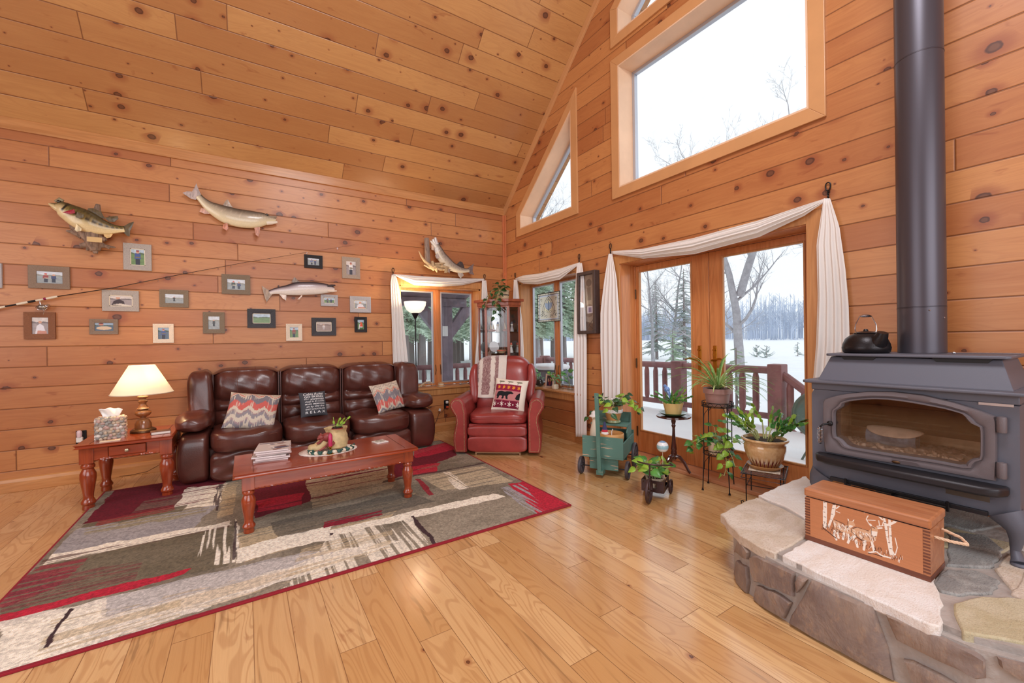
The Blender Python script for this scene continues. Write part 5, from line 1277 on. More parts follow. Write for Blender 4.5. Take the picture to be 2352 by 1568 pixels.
for k, (bx_, fmn, lab, kind, sub) in enumerate(FR):
    a = P(bx_[0], (bx_[1]+bx_[3])/2, 1, YA-.02); b = P(bx_[2], (bx_[1]+bx_[3])/2, 1, YA-.02); cxm = (bx_[0]+bx_[2])/2
    zt = P(cxm, bx_[1]+.5, 1, YA-.02)[2]; zb_ = P(cxm, bx_[3]-.5, 1, YA-.02)[2]; w, h = float(b[0]-a[0]), float(zt-zb_)
    t = thing('picture_frame', lab, 'picture frame', (float(a[0]+b[0])/2, YA, float(zt+zb_)/2), 0, 'fishing photographs on the back wall')
    e = .028+.1*min(w, h) if kind != 9 else .03; e = min(e, .24*min(w, h)); rr = np.random.default_rng(k+40); g = G(); D = .022
    outp = [(-w/2, -h/2), (w/2, -h/2), (w/2, h/2), (-w/2, h/2)]; inn = [(-w/2+e, -h/2+e), (w/2-e, -h/2+e), (w/2-e, h/2-e), (-w/2+e, h/2-e)]; mid = [(-w/2+e*.35, -h/2+e*.35), (w/2-e*.35, -h/2+e*.35), (w/2-e*.35, h/2-e*.35), (-w/2+e*.35, h/2-e*.35)]
    vs = [(x, 0, z) for x, z in outp]+[(x, -D, z) for x, z in outp]+[(x, -D+.002, z) for x, z in mid]+[(x, -D*.6, z) for x, z in inn]+[(x, 0, z) for x, z in inn]; fs = []
    for j in range(4):
        for i in range(4): i2 = (i+1) % 4; fs.append((j*4+i, j*4+i2, j*4+4+i2, j*4+4+i))
    g.add(vs, fs).ob('frame', FM[fmn], t, smooth=False, bevel=.0015)
    W_, H_ = 48, max(24, int(48*h/w)); W_ = min(W_, 60); cv = photocv(kind, W_, H_, rr); asp = H_/W_
    sh1 = [(150, 60, 60), (70, 90, 150), (230, 230, 230), (60, 70, 60), (190, 110, 60)][k % 5]; pn = (50, 54, 70)
    if sub == 'two': man(cv, .36, .12, .7, sh1, pn, (200, 60, 60), asp); man(cv, .66, .12, .66, (60, 70, 110), pn, None, asp); fishp(cv, .4, .45, .12)
    elif sub == 'one': man(cv, .5, .04, .86, sh1, pn, (150, 60, 60), 1.2); fishp(cv, .5, .5, .18, (120, 110, 90))
    elif sub == 'sit': cv.poly([(.2, 0), (.85, 0), (.7, .5), (.5, .62), (.3, .5)], (226, 224, 230)); cv.ell(.5, .72, .1, .14/asp*.7, (206, 156, 130)); cv.poly([(.3, 0), (.9, 0), (.85, .2), (.35, .22)], (200, 140, 120) if k != 16 else (70, 110, 60)); (cv.poly([(.35, .3), (.85, .3), (.7, .7), (.5, .75)], (226, 90, 50)) if k == 16 else 0)
    elif sub == 'hold': cv.poly([(.1, .05), (.7, .0), (.62, .5), (.42, .66), (.2, .5)], (60, 44, 48)); cv.ell(.38, .78, .09, .13, (206, 156, 130)); cv.ell(.38, .88, .1, .05, (220, 214, 206)); cv.poly([(.12, .2), (.5, .28), (.95, .12), (.9, .02), (.5, .1)], (214, 204, 190))
    elif sub == 'fish': cv.ell(.5, .35, .4, .22, (214, 190, 160)); cv.ell(.35, .8, .12, .16, (190, 130, 110)); cv.ell(.35, .92, .13, .07, (110, 50, 50))
    elif sub == 'small': man(cv, .5, .25, .5, (60, 60, 60) if k != 15 else (236, 236, 236), (40, 40, 44) if k != 15 else (200, 200, 210), None, asp)
    if kind == 2 and k == 15: cv.blend(np.ones_like(cv.U)*.35, (150, 110, 70))
    ph = canvas_grid('photo', cv, lambda u, v: ((u-.5)*(w-2*e+.004), -.006+0*u, (v-.5)*(h-2*e+.004)), M['photo'], t)
    if fmn in ('grey', 'silver', 'char'):
        g = G(); q = .006; g.bx(-w/2+e-.001, w/2-e+.001, -.010, -.0065, -h/2+e, -h/2+e+q).bx(-w/2+e, w/2-e, -.010, -.0065, h/2-e-q, h/2-e).bx(-w/2+e, -w/2+e+q, -.010, -.0065, -h/2+e, h/2-e).bx(w/2-e-q, w/2-e, -.010, -.0065, -h/2+e, h/2-e); g.ob('mat_border', M['cream'], t, smooth=False)

# ---------- mounted fish ----------
def fishmount(name, label, spine, wid, thick, colfn, fins, eye, off=.10, jaws=None, tailp=None, extra=None):
    """spine: pixel points head -> tail on the wall, wid: half heights in px"""
    c = P(spine[len(spine)//2][0], spine[len(spine)//2][1], 1, YA-off)
    t = thing(name, label, 'mounted fish', tuple(float(q) for q in c)); c = np.array(c)
    def wp(p, d=0): q = P(p[0], p[1], 1, YA-off); return Vector((q[0]-c[0], -d, q[2]-c[2]))
    S = [wp(p) for p in spine]; n = len(S); dense = []; wds = []
    mp_ = spine[n//2]; px = float((wp((mp_[0], mp_[1]+10))-wp(mp_)).length/10)
    def cr(a, b, c_, d, x): return .5*((2*b)+(-a+c_)*x+(2*a-5*b+4*c_-d)*x*x+(-a+3*b-3*c_+d)*x*x*x)
    for i in range(n-1):
        for k in range(8):
            x = k/8; a = S[max(0, i-1)]; d = S[min(n-1, i+2)]; dense.append(cr(a, S[i], S[i+1], d, x)); wa = wid[max(0, i-1)]; wd = wid[min(n-1, i+2)]; wds.append(max(.3, cr(wa, wid[i], wid[i+1], wd, x)))
    dense.append(S[-1]); wds.append(wid[-1]); m_ = len(dense); K = 22; vs = []; fs = []; cols = []
    for i, (p, w_) in enumerate(zip(dense, wds)):
        tg = (dense[min(m_-1, i+1)]-dense[max(0, i-1)]).normalized(); nn = Vector((tg.z, 0, -tg.x)); nn = nn if nn.z > 0 else -nn
        if abs(nn.z) < .6 and nn.x < 0: nn = -nn
        w2 = w_*px
        for j in range(K):
            a = 2*PI*j/K; vs.append(p+nn*(w2*math.cos(a))+Vector((0, -1, 0))*(w2*thick*math.sin(a))); cols.append(colfn(i/(m_-1), math.cos(a), rng))
    for i in range(m_-1):
        for j in range(K): fs.append((i*K+j, i*K+(j+1) % K, (i+1)*K+(j+1) % K, (i+1)*K+j))
    fs += [tuple(range(K-1, -1, -1)), tuple(range((m_-1)*K, m_*K))]
    o = G().add(vs, fs).ob('body', M['fishskin'], t, ang=3); paint(o, np.array(cols))
    for nm, pts, col, d in fins:
        q = [wp(p, d) for p in pts]; cc = sum(q, Vector())/len(q); k = len(q)
        g = G().add([x+Vector((0, -.003, 0)) for x in q]+[x+Vector((0, .003, 0)) for x in q]+[cc+Vector((0, -.006, 0)), cc+Vector((0, .006, 0))], [(2*k, i, (i+1) % k) for i in range(k)]+[(2*k+1, k+(i+1) % k, k+i) for i in range(k)]+[(i, k+i, k+(i+1) % k, (i+1) % k) for i in range(k)])
        g.ob(nm, mat(nm+'_'+name+str(len(bpy.data.materials)), col, .4, var=.3, vs=60, coat=.2, stretch=(1, 1, .3)), t, smooth=False)
    for e, r in eye:
        q = wp(e, 0); G().ell(q+Vector((0, -thick*wid[1]*px*.86, 0)), (r*px, r*px*.6, r*px)).ob('eye', mat('glass_eye_'+name+str(len(bpy.data.materials)), (24, 22, 20), .05, coat=1), t)
    if jaws:
        for pts, rad, col in jaws:
            g = G().tube([wp(p, thick*wid[1]*px*.25) for p in pts], [r*px for r in rad], 10); g.ob('jaw', mat('jaw_'+name+str(len(bpy.data.materials)), col, .35, coat=.2), t)
    if extra: extra(t, wp, px)
    return t
M['fishskin'] = painted('fish_skin', .3, .14, 120, coat=.35)
def mixc(a, b, t): return lin(a)*(1-t)+lin(b)*t
def basscol(s, c, r):
    back, side, bel = (74, 66, 38), (150, 128, 72), (228, 206, 156)
    if s < .26: side = (196, 172, 124)
    k = c*.5+.5; col = mixc(bel, side, min(1, max(0, (k-.25)*3.2))) if k < .56 else mixc(side, back, min(1, (k-.56)*3.4))
    if .44 < k < .60 and s > .40 and (math.sin(s*95) > -.3): col = lin((50, 42, 26))
    if k > .5 and r.random() < .22: col = col*.6
    if .255 < s < .285 and k > .3: col = lin((40, 36, 26))
    return col
fin_y, fin_b = (206, 168, 100), (92, 76, 46)
def bassdrift(t, wp, px):
    dwm = mat('driftwood_mount', (142, 118, 100), .85, var=.35, vs=14, bump=.006, bs=40, stretch=(3, 3, .7))
    g = G()
    for pts, rad in (([(213, 478), (214, 500), (210, 530), (212, 560), (216, 574)], [9, 13, 17, 15, 9]), ([(160, 505), (168, 520), (185, 535), (205, 552)], [5, 9, 9, 8]), ([(148, 527), (165, 531), (185, 540)], [2, 5, 7]), ([(210, 555), (195, 560), (180, 562)], [9, 7, 5]), ([(225, 545), (240, 548), (240, 550)], [8, 5, 3]), ([(215, 560), (240, 563), (262, 566)], [7, 4, 1.5]), ([(200, 566), (196, 573)], [5, 2]), ([(222, 466), (220, 480), (222, 500)], [4, 7, 9]), ([(228, 556), (248, 569)], [5, 1.5]), ([(214, 570), (217, 580)], [7, 4])):
        g.tube([wp(p, -.045) for p in pts], [r*px for r in rad], 9)
    g.ob('driftwood', dwm, t)
    o = G().box(wp((223, 554), .075), (25*px, .004, 11*px)).ob('name_plaque', mat('plaque_brass_tan', (206, 172, 116), .5, .2), t, smooth=False)
fishmount('mounted_bass', 'mounted largemouth bass with open red gill on a driftwood base', [(113, 467), (126, 473), (140, 477), (160, 488), (182, 500), (205, 511), (230, 520), (255, 525), (272, 526), (286, 526)], [1.5, 8, 15, 20, 24, 24, 19, 12.5, 8.5, 7], .55, basscol,
          [('tail_fin', [(282, 521), (297, 512), (308, 509), (303, 522), (299, 530), (298, 543), (291, 541), (282, 531)], fin_b, 0), ('dorsal_fin', [(198, 488), (203, 478), (214, 478), (232, 486), (242, 503)], fin_b, 0), ('dorsal_fin', [(240, 500), (256, 497), (270, 496), (272, 502), (262, 510), (250, 509)], fin_b, 0), ('anal_fin', [(235, 531), (252, 530), (259, 538), (254, 545), (246, 547), (240, 543)], fin_y, 0), ('pelvic_fin', [(180, 517), (192, 528), (191, 533), (181, 535), (176, 531)], (222, 204, 160), .05), ('pectoral_fin', [(185, 492), (200, 498), (199, 505), (190, 507), (181, 504)], (96, 82, 54), .085), ('gill', [(151, 493), (178, 486), (180, 495), (165, 497)], (158, 26, 48), .082)],
          [((136, 463), 3.2)], .13, [([(112, 468), (122, 474), (134, 480)], [1.2, 4, 5], (214, 190, 140)), ([(126, 463), (138, 458), (146, 462)], [2, 4.5, 3], (150, 140, 110))], extra=bassdrift)
def troutcol(s, c, r):
    k = c*.5+.5; col = mixc((232, 218, 180), (176, 162, 140), min(1, max(0, (k-.2)*2.4))) if k < .62 else mixc((176, 162, 140), (74, 66, 56), min(1, (k-.62)*3.6))
    if k > .5 and r.random() < .15: col = col*1.25
    return col
fishmount('mounted_lake_trout', 'mounted lake trout with raised tail, highest fish on the wall', [(634, 504), (620, 503), (606, 503), (588, 504), (568, 503), (545, 500), (520, 493), (498, 483), (480, 473), (466, 461), (456, 450)], [3, 9, 15, 19, 21, 21, 20, 16, 11.5, 8, 6.5], .5, troutcol,
          [('tail_fin', [(458, 454), (449, 459), (438, 456), (419, 443), (430, 439), (441, 440), (446, 432), (451, 421), (457, 437), (464, 452)], (178, 162, 156), 0), ('dorsal_fin', [(512, 472), (517, 462), (523, 458), (530, 470), (536, 478)], (170, 150, 130), 0), ('anal_fin', [(484, 491), (470, 491), (458, 486), (462, 478), (472, 479)], (206, 160, 140), 0), ('pelvic_fin', [(522, 513), (513, 517), (512, 525), (520, 531), (525, 526)], (200, 130, 100), .03), ('pectoral_fin', [(584, 525), (597, 523), (597, 535), (593, 545), (587, 541)], (196, 140, 118), .04)],
          [((613, 494), 3)], .055, [([(636, 498), (624, 499), (612, 499)], [1.2, 3.5, 4], (150, 136, 120)), ([(637, 510), (625, 512), (612, 512)], [2.5, 4, 5], (236, 226, 208))])
def salcol(s, c, r):
    k = c*.5+.5; col = mixc((236, 226, 214), (186, 172, 176), min(1, max(0, (k-.3)*2.5))) if k < .66 else mixc((186, 172, 176), (44, 40, 48), min(1, (k-.66)*4.5))
    return col
fishmount('mounted_salmon', 'mounted silver salmon with open mouth in the middle of the photographs', [(768, 664), (757, 663), (745, 662), (728, 662), (706, 662), (684, 663), (662, 666), (645, 667), (630, 669), (619, 672)], [5, 9, 12, 14.5, 15.5, 15.5, 12, 9, 6.5, 5], .5, salcol,
          [('tail_fin', [(622, 668), (612, 663), (601, 656), (604, 668), (607, 680), (612, 694), (619, 684), (625, 676)], (164, 140, 116), 0), ('dorsal_fin', [(669, 649), (673, 640), (677, 636), (684, 644), (692, 648)], (140, 124, 110), 0), ('anal_fin', [(641, 675), (658, 677), (657, 690), (650, 686)], (226, 212, 200), 0), ('pelvic_fin', [(682, 688), (692, 678), (694, 680), (687, 688)], (226, 206, 190), .03), ('adipose_fin', [(636, 657), (641, 654), (642, 660)], (80, 70, 70), 0)],
          [((752, 658), 2.3)], .045, [([(770, 655), (762, 656), (752, 658)], [1.5, 3, 4], (60, 54, 58)), ([(773, 668), (765, 669), (752, 668)], [1.6, 2.6, 3.6], (232, 214, 196))])
def pikecol(s, c, r):
    k = 1-(c*.5+.5); k = 1-k; col = mixc((240, 226, 196), (156, 142, 130), min(1, max(0, (k-.12)*1.9))) if k < .7 else mixc((156, 142, 130), (62, 54, 52), min(1, (k-.7)*4))
    if s < .25 and k < .5: col = lin((226, 220, 210))
    if k > .35 and r.random() < .25: col = col*.7
    return col
def pikedrift(t, wp, px):
    g = G().tube([wp(p, -.02) for p in ((981, 546), (982, 565), (983, 590), (985, 605))], [5.2*px, 5.6*px, 6*px, 6*px], 9)
    g.ob('weathered_post', mat('grey_weathered_post', (146, 128, 116), .85, var=.3, vs=30, bump=.004, bs=40, stretch=(4, 4, .5)), t)
    g = G()
    for pts, rad in (([(960, 577), (966, 590), (975, 602), (988, 613), (996, 618)], [.8, 2.2, 3.2, 4.5, 6]), ([(972, 609), (983, 615), (995, 617)], [1.2, 2.6, 4]), ([(994, 612), (1000, 618), (1002, 626)], [7, 5, 1]), ([(996, 608), (1010, 606), (1020, 605)], [4, 2.6, 1.5]), ([(998, 612), (1015, 613), (1029, 615)], [4, 3.4, 2.2]), ([(998, 617), (1010, 619), (1022, 620)], [4, 3, 2]), ([(991, 600), (992, 608), (994, 614)], [3, 4, 5])):
        g.tube([wp(p, .03) for p in pts], [r*px for r in rad], 8)
    g.ob('antler_burl', mat('burl_bone', (190, 164, 126), .7, var=.25, vs=25), t)
fishmount('mounted_walleye', 'mounted olive-grey walleye leaping head up on driftwood above the left window', [(995, 549), (1000, 560), (1007, 574), (1014, 588), (1023, 599), (1034, 609), (1047, 616), (1060, 620), (1070, 621), (1077, 620)], [4, 7.5, 10, 12, 13, 12, 9.5, 7, 5, 4.5], .55, pikecol,
          [('tail_fin', [(1074, 616), (1083, 609), (1088, 605), (1086, 616), (1085, 623), (1089, 631), (1080, 629), (1074, 624)], (120, 104, 102), 0), ('dorsal_fin', [(1049, 607), (1056, 600), (1062, 602), (1066, 612), (1066, 616)], (66, 56, 56), 0), ('anal_fin', [(1051, 626), (1062, 625), (1065, 632), (1058, 639), (1053, 633)], (180, 168, 156), 0), ('pectoral_fin', [(1002, 582), (1006, 594), (999, 595), (996, 588)], (190, 176, 166), .05), ('pelvic_fin', [(1018, 614), (1026, 616), (1025, 627), (1018, 628)], (176, 150, 110), .04), ('pelvic_fin', [(1028, 617), (1033, 619), (1031, 628), (1027, 624)], (150, 130, 120), .02), ('jaw_flap', [(989, 563), (994, 568), (994, 576), (989, 574)], (226, 196, 170), .03)],
          [((1007, 559), 2)], .12, [([(988, 553), (994, 560), (1000, 568)], [1.2, 3.5, 5], (240, 230, 214)), ([(999, 546), (1000, 553), (1003, 562)], [3, 4, 5], (206, 196, 190))], extra=pikedrift)

# ---------- fishing rod ----------
fr_ = thing('fishing_rod', 'long dark fishing rod with white grips and reel hung across the photographs', 'fishing rod', tuple(float(q) for q in P(100, 690, 1, YA-.06)))
rp = lambda x, y, d=.05: Vector([float(q) for q in P(x, y, 1, YA-d)])
def ln(x): return 706-(706-562)*((x+5)/820)*(1+.12*(1-(x+5)/820)) if False else np.interp(x, [-60, 0, 130, 260, 420, 560, 700, 815], [719, 706, 681, 661, 629, 603, 580, 562])
G().tube([rp(x, float(ln(x))) for x in np.linspace(130, 815, 60)], list(np.linspace(.0048, .0009, 60)), 7).ob('blank', mat('graphite_blank', (44, 30, 28), .3, coat=.4), fr_, world=True)
for x0, x1, r, mt in ((-60, 12, .011, 'w'), (12, 38, .007, 'b'), (38, 64, .012, 'w'), (64, 82, .010, 'b'), (82, 100, .009, 'w'), (100, 106, .012, 'm'), (106, 132, .011, 'w')):
    G().tube([rp(x0, float(ln(x0))), rp((x0+x1)/2, float(ln((x0+x1)/2))), rp(x1, float(ln(x1)))], [r*.8, r, r*.8], 12).ob('grip', {'w': M['cream'], 'b': M['black'], 'm': mat('magenta_ring', (150, 40, 80), .3, .5)}[mt], fr_, world=True)
for x in (270, 362, 443, 530, 620, 705, 775):
    y = float(ln(x)); g = G().tube([rp(x, y), rp(x+2, y+4, .052), rp(x+1.2, y+6, .052), rp(x-.5, y+4.5, .052), rp(x-1, y)], .0012, 5); g.ob('line_guide', M['chrome'], fr_, world=True)
rl_ = thing('fishing_reel', 'silver spinning reel hanging under the rod above the copper frame', 'reel', tuple(float(q) for q in rp(96, 705)))
G().tube([rp(91, 690), rp(92, 697), rp(95, 703)], [.004, .005, .008], 8).ob('reel_foot', M['chrome'], rl_, world=True)
G().ell(rp(97, 705, .06), (.034, .024, .024)).ob('reel_body', mat('reel_gunmetal', (150, 144, 136), .3, .8), rl_, world=True)
G().tube([rp(106, 702, .06), rp(111, 704, .06)], [.02, .02], 14).ob('spool', M['chrome'], rl_, world=True)
G().tube([rp(85, 702, .06), rp(82, 706, .07), rp(88, 711, .08), rp(104, 711, .08), rp(108, 707, .07)], .0025, 6).ob('bail', M['chrome'], rl_, world=True)
G().tube([rp(98, 708, .07), rp(101, 715, .085), rp(99, 722, .08)], [.004, .003, .004], 7).ob('crank', M['chrome'], rl_, world=True)

# ---------- scarf curtains ----------
def hook(ax, px, py, label):
    base = P(px, py, ax, (XB if ax == 0 else YA)-.012); pt = (lambda a, z, d=0: Vector((XB-.012-d, base[1]-a, base[2]+z))) if ax == 0 else (lambda a, z, d=0: Vector((base[0]+a, YA-.012-d, base[2]+z)))
    t = thing('curtain_hook', label, 'hook', tuple(float(q) for q in base), 0, 'black twisted curtain hooks')
    g = G().tube([pt(.012*math.sin(a)*(1.2-.2*math.cos(a)), .055+.028*-math.cos(a)) for a in np.linspace(0, 2*PI, 20)[:-1]], .004, 6, closed=True)
    for k in (0, PI): g.tube([pt(.004*math.cos(z*200+k), z, .004*math.sin(z*200+k)) for z in np.linspace(-.035, .03, 12)], .0035, 5)
    g.tube([pt(0, -.03), pt(0, -.045, .02), pt(0, -.03, .035)], .003, 5)
    g.ob('iron_hook', M['black'], t, world=True); return t
def drape(ax, name, label, hk, top, bot, tails, seed=0):
    """swag between two hooks with a tail hanging from each; all outlines measured on the wall"""
    X0 = XB if ax == 0 else YA
    def W3(px, py, d): q = P(px, py, ax, X0-.035); v = Vector([float(x) for x in q]); v[ax] -= d; return v
    c = W3(*hk[0], 0); t = thing(name, label, 'curtain', tuple(c))
    def itp(tab, u):
        xs = np.linspace(0, 1, len(tab)); return np.interp(u, xs, [p[0] for p in tab]), np.interp(u, xs, [p[1] for p in tab])
    def sw(u, v):
        a = itp(top, u); b = itp(bot, u); env = math.sin(PI*u)
        return W3(a[0]*(1-v)+b[0]*v, a[1]*(1-v)+b[1]*v, env*(.035+.045*math.sin(PI*v)+.012*math.sin(v*24+u*2)+.004*math.sin(v*57)))
    G().grid(lambda u, v: sw(u, v), 60, 48).ob('swag', M['cloth'], t, solid=.0015, world=True)
    for k, (L, R_) in enumerate(tails):
        def tf(u, v):
            ys = L[0][1]+(L[-1][1]-L[0][1])*v
            a = np.interp(ys, [p[1] for p in L], [p[0] for p in L]); b = np.interp(ys, [p[1] for p in R_], [p[0] for p in R_]); x = a*(1-u)+b*u
            am = .003+.010*min(1, v*3)
            return W3(x, ys, .008+am*(1+math.sin(u*26+seed+k*2+v*1.2))+.008*math.sin(v*5+u*3)*v)
        G().grid(tf, 70, 40).ob('tail', M['cloth'], t, solid=.0015, world=True)
    return t
hook(1, 903, 630, 'black twisted hook at the left end of the left window curtain'); hook(1, 1113, 643, 'black twisted hook at the right end of the left window curtain')
hook(0, 1183, 640, 'black twisted hook above the recliner side of the right-hand window curtain'); hook(0, 1330, 600, 'black twisted hook holding the right end of the small window curtain'); hook(0, 1402, 577, 'black twisted hook at the left end of the French door curtain'); hook(0, 1902, 447, 'large black twisted hook at the right end of the French door curtain')
drape(1, 'scarf_curtain', 'ivory scarf curtain draped over the left double window', [(903, 632), (1113, 645)], [(902, 629), (955, 634), (1010, 638), (1060, 640), (1113, 640)], [(906, 632), (950, 655), (1010, 659), (1060, 655), (1113, 643)],
      [([(899, 631), (896, 650), (897, 700), (899, 760), (902, 850)], [(908, 631), (914, 650), (924, 720), (931, 790), (937, 850)]), ([(1106, 644), (1104, 690), (1096, 740), (1092, 800), (1088, 860)], [(1116, 644), (1119, 680), (1117, 740), (1112, 800), (1108, 860)])], 0)
drape(0, 'scarf_curtain', 'ivory scarf curtain draped over the small right-hand window with stained glass', [(1183, 642), (1330, 603)], [(1184, 639), (1205, 633), (1250, 628), (1295, 616), (1332, 602)], [(1185, 643), (1205, 651), (1240, 653), (1290, 642), (1330, 607)],
      [([(1182, 642), (1182, 690), (1185, 740), (1191, 800), (1195, 850)], [(1190, 642), (1196, 690), (1203, 740), (1206, 800), (1208, 850)]), ([(1327, 604), (1322, 680), (1320, 800), (1320, 900), (1323, 1002)], [(1338, 604), (1343, 640), (1348, 770), (1349, 900), (1350, 1002)])], 1)
drape(0, 'scarf_curtain', 'long ivory scarf curtain draped over the French doors', [(1402, 580), (1902, 455)], [(1403, 577), (1480, 572), (1600, 548), (1750, 508), (1850, 473), (1898, 455)], [(1405, 583), (1480, 594), (1600, 584), (1750, 545), (1850, 497), (1898, 461)],
      [([(1400, 583), (1392, 640), (1384, 720), (1383, 800), (1386, 925)], [(1408, 583), (1419, 640), (1425, 720), (1427, 800), (1427, 925)]), ([(1893, 456), (1877, 560), (1880, 680), (1876, 790), (1868, 875), (1867, 1000)], [(1908, 456), (1929, 520), (1943, 620), (1950, 700), (1953, 780), (1953, 1000)])], 2)
# ---------- plants by the doors ----------
def pot(t, name, prof, m, soil=None, n=32, fl=None, label=None):
    o = G().lathe(prof, n=n, fl=fl, cap=False).ob(name, m, t, ang=.9, label=label)
    if soil: G().lathe([(0, soil[1]+.004), (soil[0]*.6, soil[1]+.006), (soil[0], soil[1])], n=20, cap=False).ob('soil', M['soil'], t)
    return o
TEAL = NT('worn_teal_paint'); o_ = TEAL.n('TexCoord').outputs['Object']
f1 = TEAL.noise(TEAL.n('Mapping', _0=o_, _3=(4, 4, 45)).outputs[0], 1.6, 4, .6); f2 = TEAL.noise(o_, 6, 2)
wear = TEAL.m('MULTIPLY', TEAL.ramp(f1, .61, .66), TEAL.ramp(f2, .45, .6)); TEAL.set(Base_Color=TEAL.mix(wear, TEAL.mix(f2, srgb((78, 116, 106)), srgb((92, 134, 122))), srgb((214, 178, 148))), Roughness=.6); TEAL = TEAL.mat
wh_m = mat('dark_plastic_wheel', (70, 64, 70), .5)
def wheel(t, c, r, w, name='wheel', T=None, m=None, spokes=8):
    """wheel with its axle along local x"""
    M_ = Matrix.Translation(c) @ Matrix.Rotation(PI/2, 4, 'Y')
    if T is not None: M_ = M_
    g = G(); g.lathe([(r*.84, -w/2), (r*.97, -w/2), (r, -w/4), (r, w/4), (r*.97, w/2), (r*.84, w/2), (r*.84, -w/2)], n=32, T=M_, cap=False)
    g.lathe([(r*.2, -w/2), (r*.2, w/2)], n=12, T=M_)
    for i in range(spokes):
        a = 2*PI*i/spokes; g.tube([M_ @ Vector((r*.15*math.cos(a), r*.15*math.sin(a), 0)), M_ @ Vector((r*.87*math.cos(a), r*.87*math.sin(a), 0))], r*.075, 6)
    return g.ob(name, m or wh_m, t)
# green wagon; local -y is its front
wg = thing('wooden_wagon', 'worn teal wooden buckboard wagon planter with dark spoked wheels near the curtain', 'wagon', (2.90, 2.83, 0), math.atan2(-.86, .51)*1.0)
wrz = math.atan2(-.86, .51)   # front vector (-.86,-.51) = local -y
wg.rotation_euler = (0, 0, wrz); XF[wg.name] = Matrix.Translation(wg.location) @ Matrix.Rotation(wrz, 4, 'Z')
g = G(); w, l, z0, z1 = .185, .255, .185, .345
g.bx(-w, w, -l, -l+.014, z0, z1+.02).bx(-w, w, l-.014, l, z0, z1).bx(-w, -w+.012, -l+.014, l-.014, z0, z1-.03).bx(w-.012, w, -l+.014, l-.014, z0, z1-.03).bx(-w, w, -l, l, z0-.012, z0); g.ob('wagon_box', TEAL, wg, smooth=False, bevel=.002)
g = G().bx(-.13, .13, -l+.04, -l+.06, .06, z0-.012).bx(-.13, .13, l-.09, l-.07, .06, z0-.012).bx(-.03, .03, -l+.06, l-.09, .085, .115); g.ob('axle_block', TEAL, wg, smooth=False, bevel=.002)
g = G(); sp = [(.02, z1-.04), (.0, z1+.02), (.03, z1+.055), (.02, z1+.09), (.17, z1+.09), (.19, z1+.17), (.21, z1+.17), (.215, z1-.04)]
for s in (-1, 1): g.prism(sp, s*(w-.02)-.006, s*(w-.02)+.006, 0)
g.bx(-w+.01, w-.01, -.01, .19, z1+.075, z1+.092); g.box((0, .20, z1+.13), (2*w-.03, .012, .10), rx=-.15); g.ob('seat', TEAL, wg, smooth=False, bevel=.003)
hp = [(-.02, -l-.03, .045), (-.02, -l-.10, .77)]
g = G(); d = Vector(hp[1])-Vector(hp[0]); ang = math.atan2(d.y, d.z)
g.box((Vector(hp[0])+Vector(hp[1]))/2, (.034, .022, d.length), rx=-ang); g.bx(-.05, .01, -l-.035, -l+.06, .03, .07); g.ob('pull_handle', TEAL, wg, smooth=False, bevel=.002)
G().tube([(-.055, -l-.096, .735), (.015, -l-.096, .735)], .006, 8).ob('handle_peg', M['black'], wg)
for x, y, r in ((-.212, -l+.05, .078), (.212, -l+.05, .078), (-.206, l-.08, .118), (.206, l-.08, .118)):
    wheel(wg, (x, y, r+.001), r, .026)
for y, z in ((-l+.05, .079), (l-.08, .119)): G().tube([(-.222, y, z), (.222, y, z)], .006, 8).ob('axle', M['black'], wg)
def inw(x, y, z): v = XF[wg.name] @ Vector((x, y, z)); return tuple(v)
# goose, flag pick, shallow dish, planter
gz = thing('goose_figurine', 'white bonneted goose figurine standing in the left end of the wagon', 'figurine', inw(-.105, -.13, z0), wrz)
g = G().lathe([(.022, .0), (.03, .06), (.042, .13), (.04, .18), (.028, .24), (.018, .285), (.018, .30)], (0, 0, .02), 20); g.ell((0, -.008, .335), (.026, .03, .024)); g.tube([(0, -.03, .335), (0, -.06, .328)], [.010, .003], 8)
g.ob('goose_body', M['cream'], gz); G().lathe([(.046, 0), (.05, .004), (.03, .02), (.028, .04), (.005, .055)], (0, .005, .335), 22).ob('bonnet', M['white'], gz)
G().lathe([(.026, 0), (.024, .03)], n=14).ob('blue_foot', mat('navy_foot', (56, 66, 104), .5), gz)
fp = thing('flag_pick', 'small folded stars and stripes fabric cone on a stick in the wagon', 'flag', inw(.0, -.16, z0+.0), wrz)
G().tube([(0, 0, 0), (0, 0, .26)], .002, 5).ob('stick', M['oakdk'], fp)
for i, (a, b, c_) in enumerate(((.17, .19, (196, 52, 66)), (.19, .21, (240, 236, 232)), (.21, .23, (196, 52, 66)), (.23, .30, (58, 62, 100)))):
    f_ = lambda z: .036*(1-(z-.17)/.14)+.004
    G().lathe([(f_(a), a), (f_(b), b)], n=18).ob('stripe', mat('flag_cloth%d' % i, c_, .8), fp)
ds = thing('round_box', 'shallow round tan wooden dish with a small white bird pick in the wagon front', 'bowl', inw(.055, -.135, z0), wrz)
G().lathe([(.07, .10), (.108, .125), (.112, .16), (.112, .195), (.106, .2), (.102, .17), (0, .15)], n=36).lathe([(.04, 0), (.045, .10)], n=16).ob('dish', mat('tan_bentwood', (196, 146, 88), .5, var=.12, vs=8, stretch=(1, 1, 8)), ds, ang=.9)
G().tube([(.01, -.03, .15), (.01, -.03, .22), (.02, -.03, .235), (.015, -.03, .24)], .004, 6).ob('bird_pick', M['white'], ds)
vp = thing('banded_planter', 'tan and white banded pot of heartleaf vines on the teal wagon seat', 'potted plant', inw(.03, .06, z1+.093), wrz)
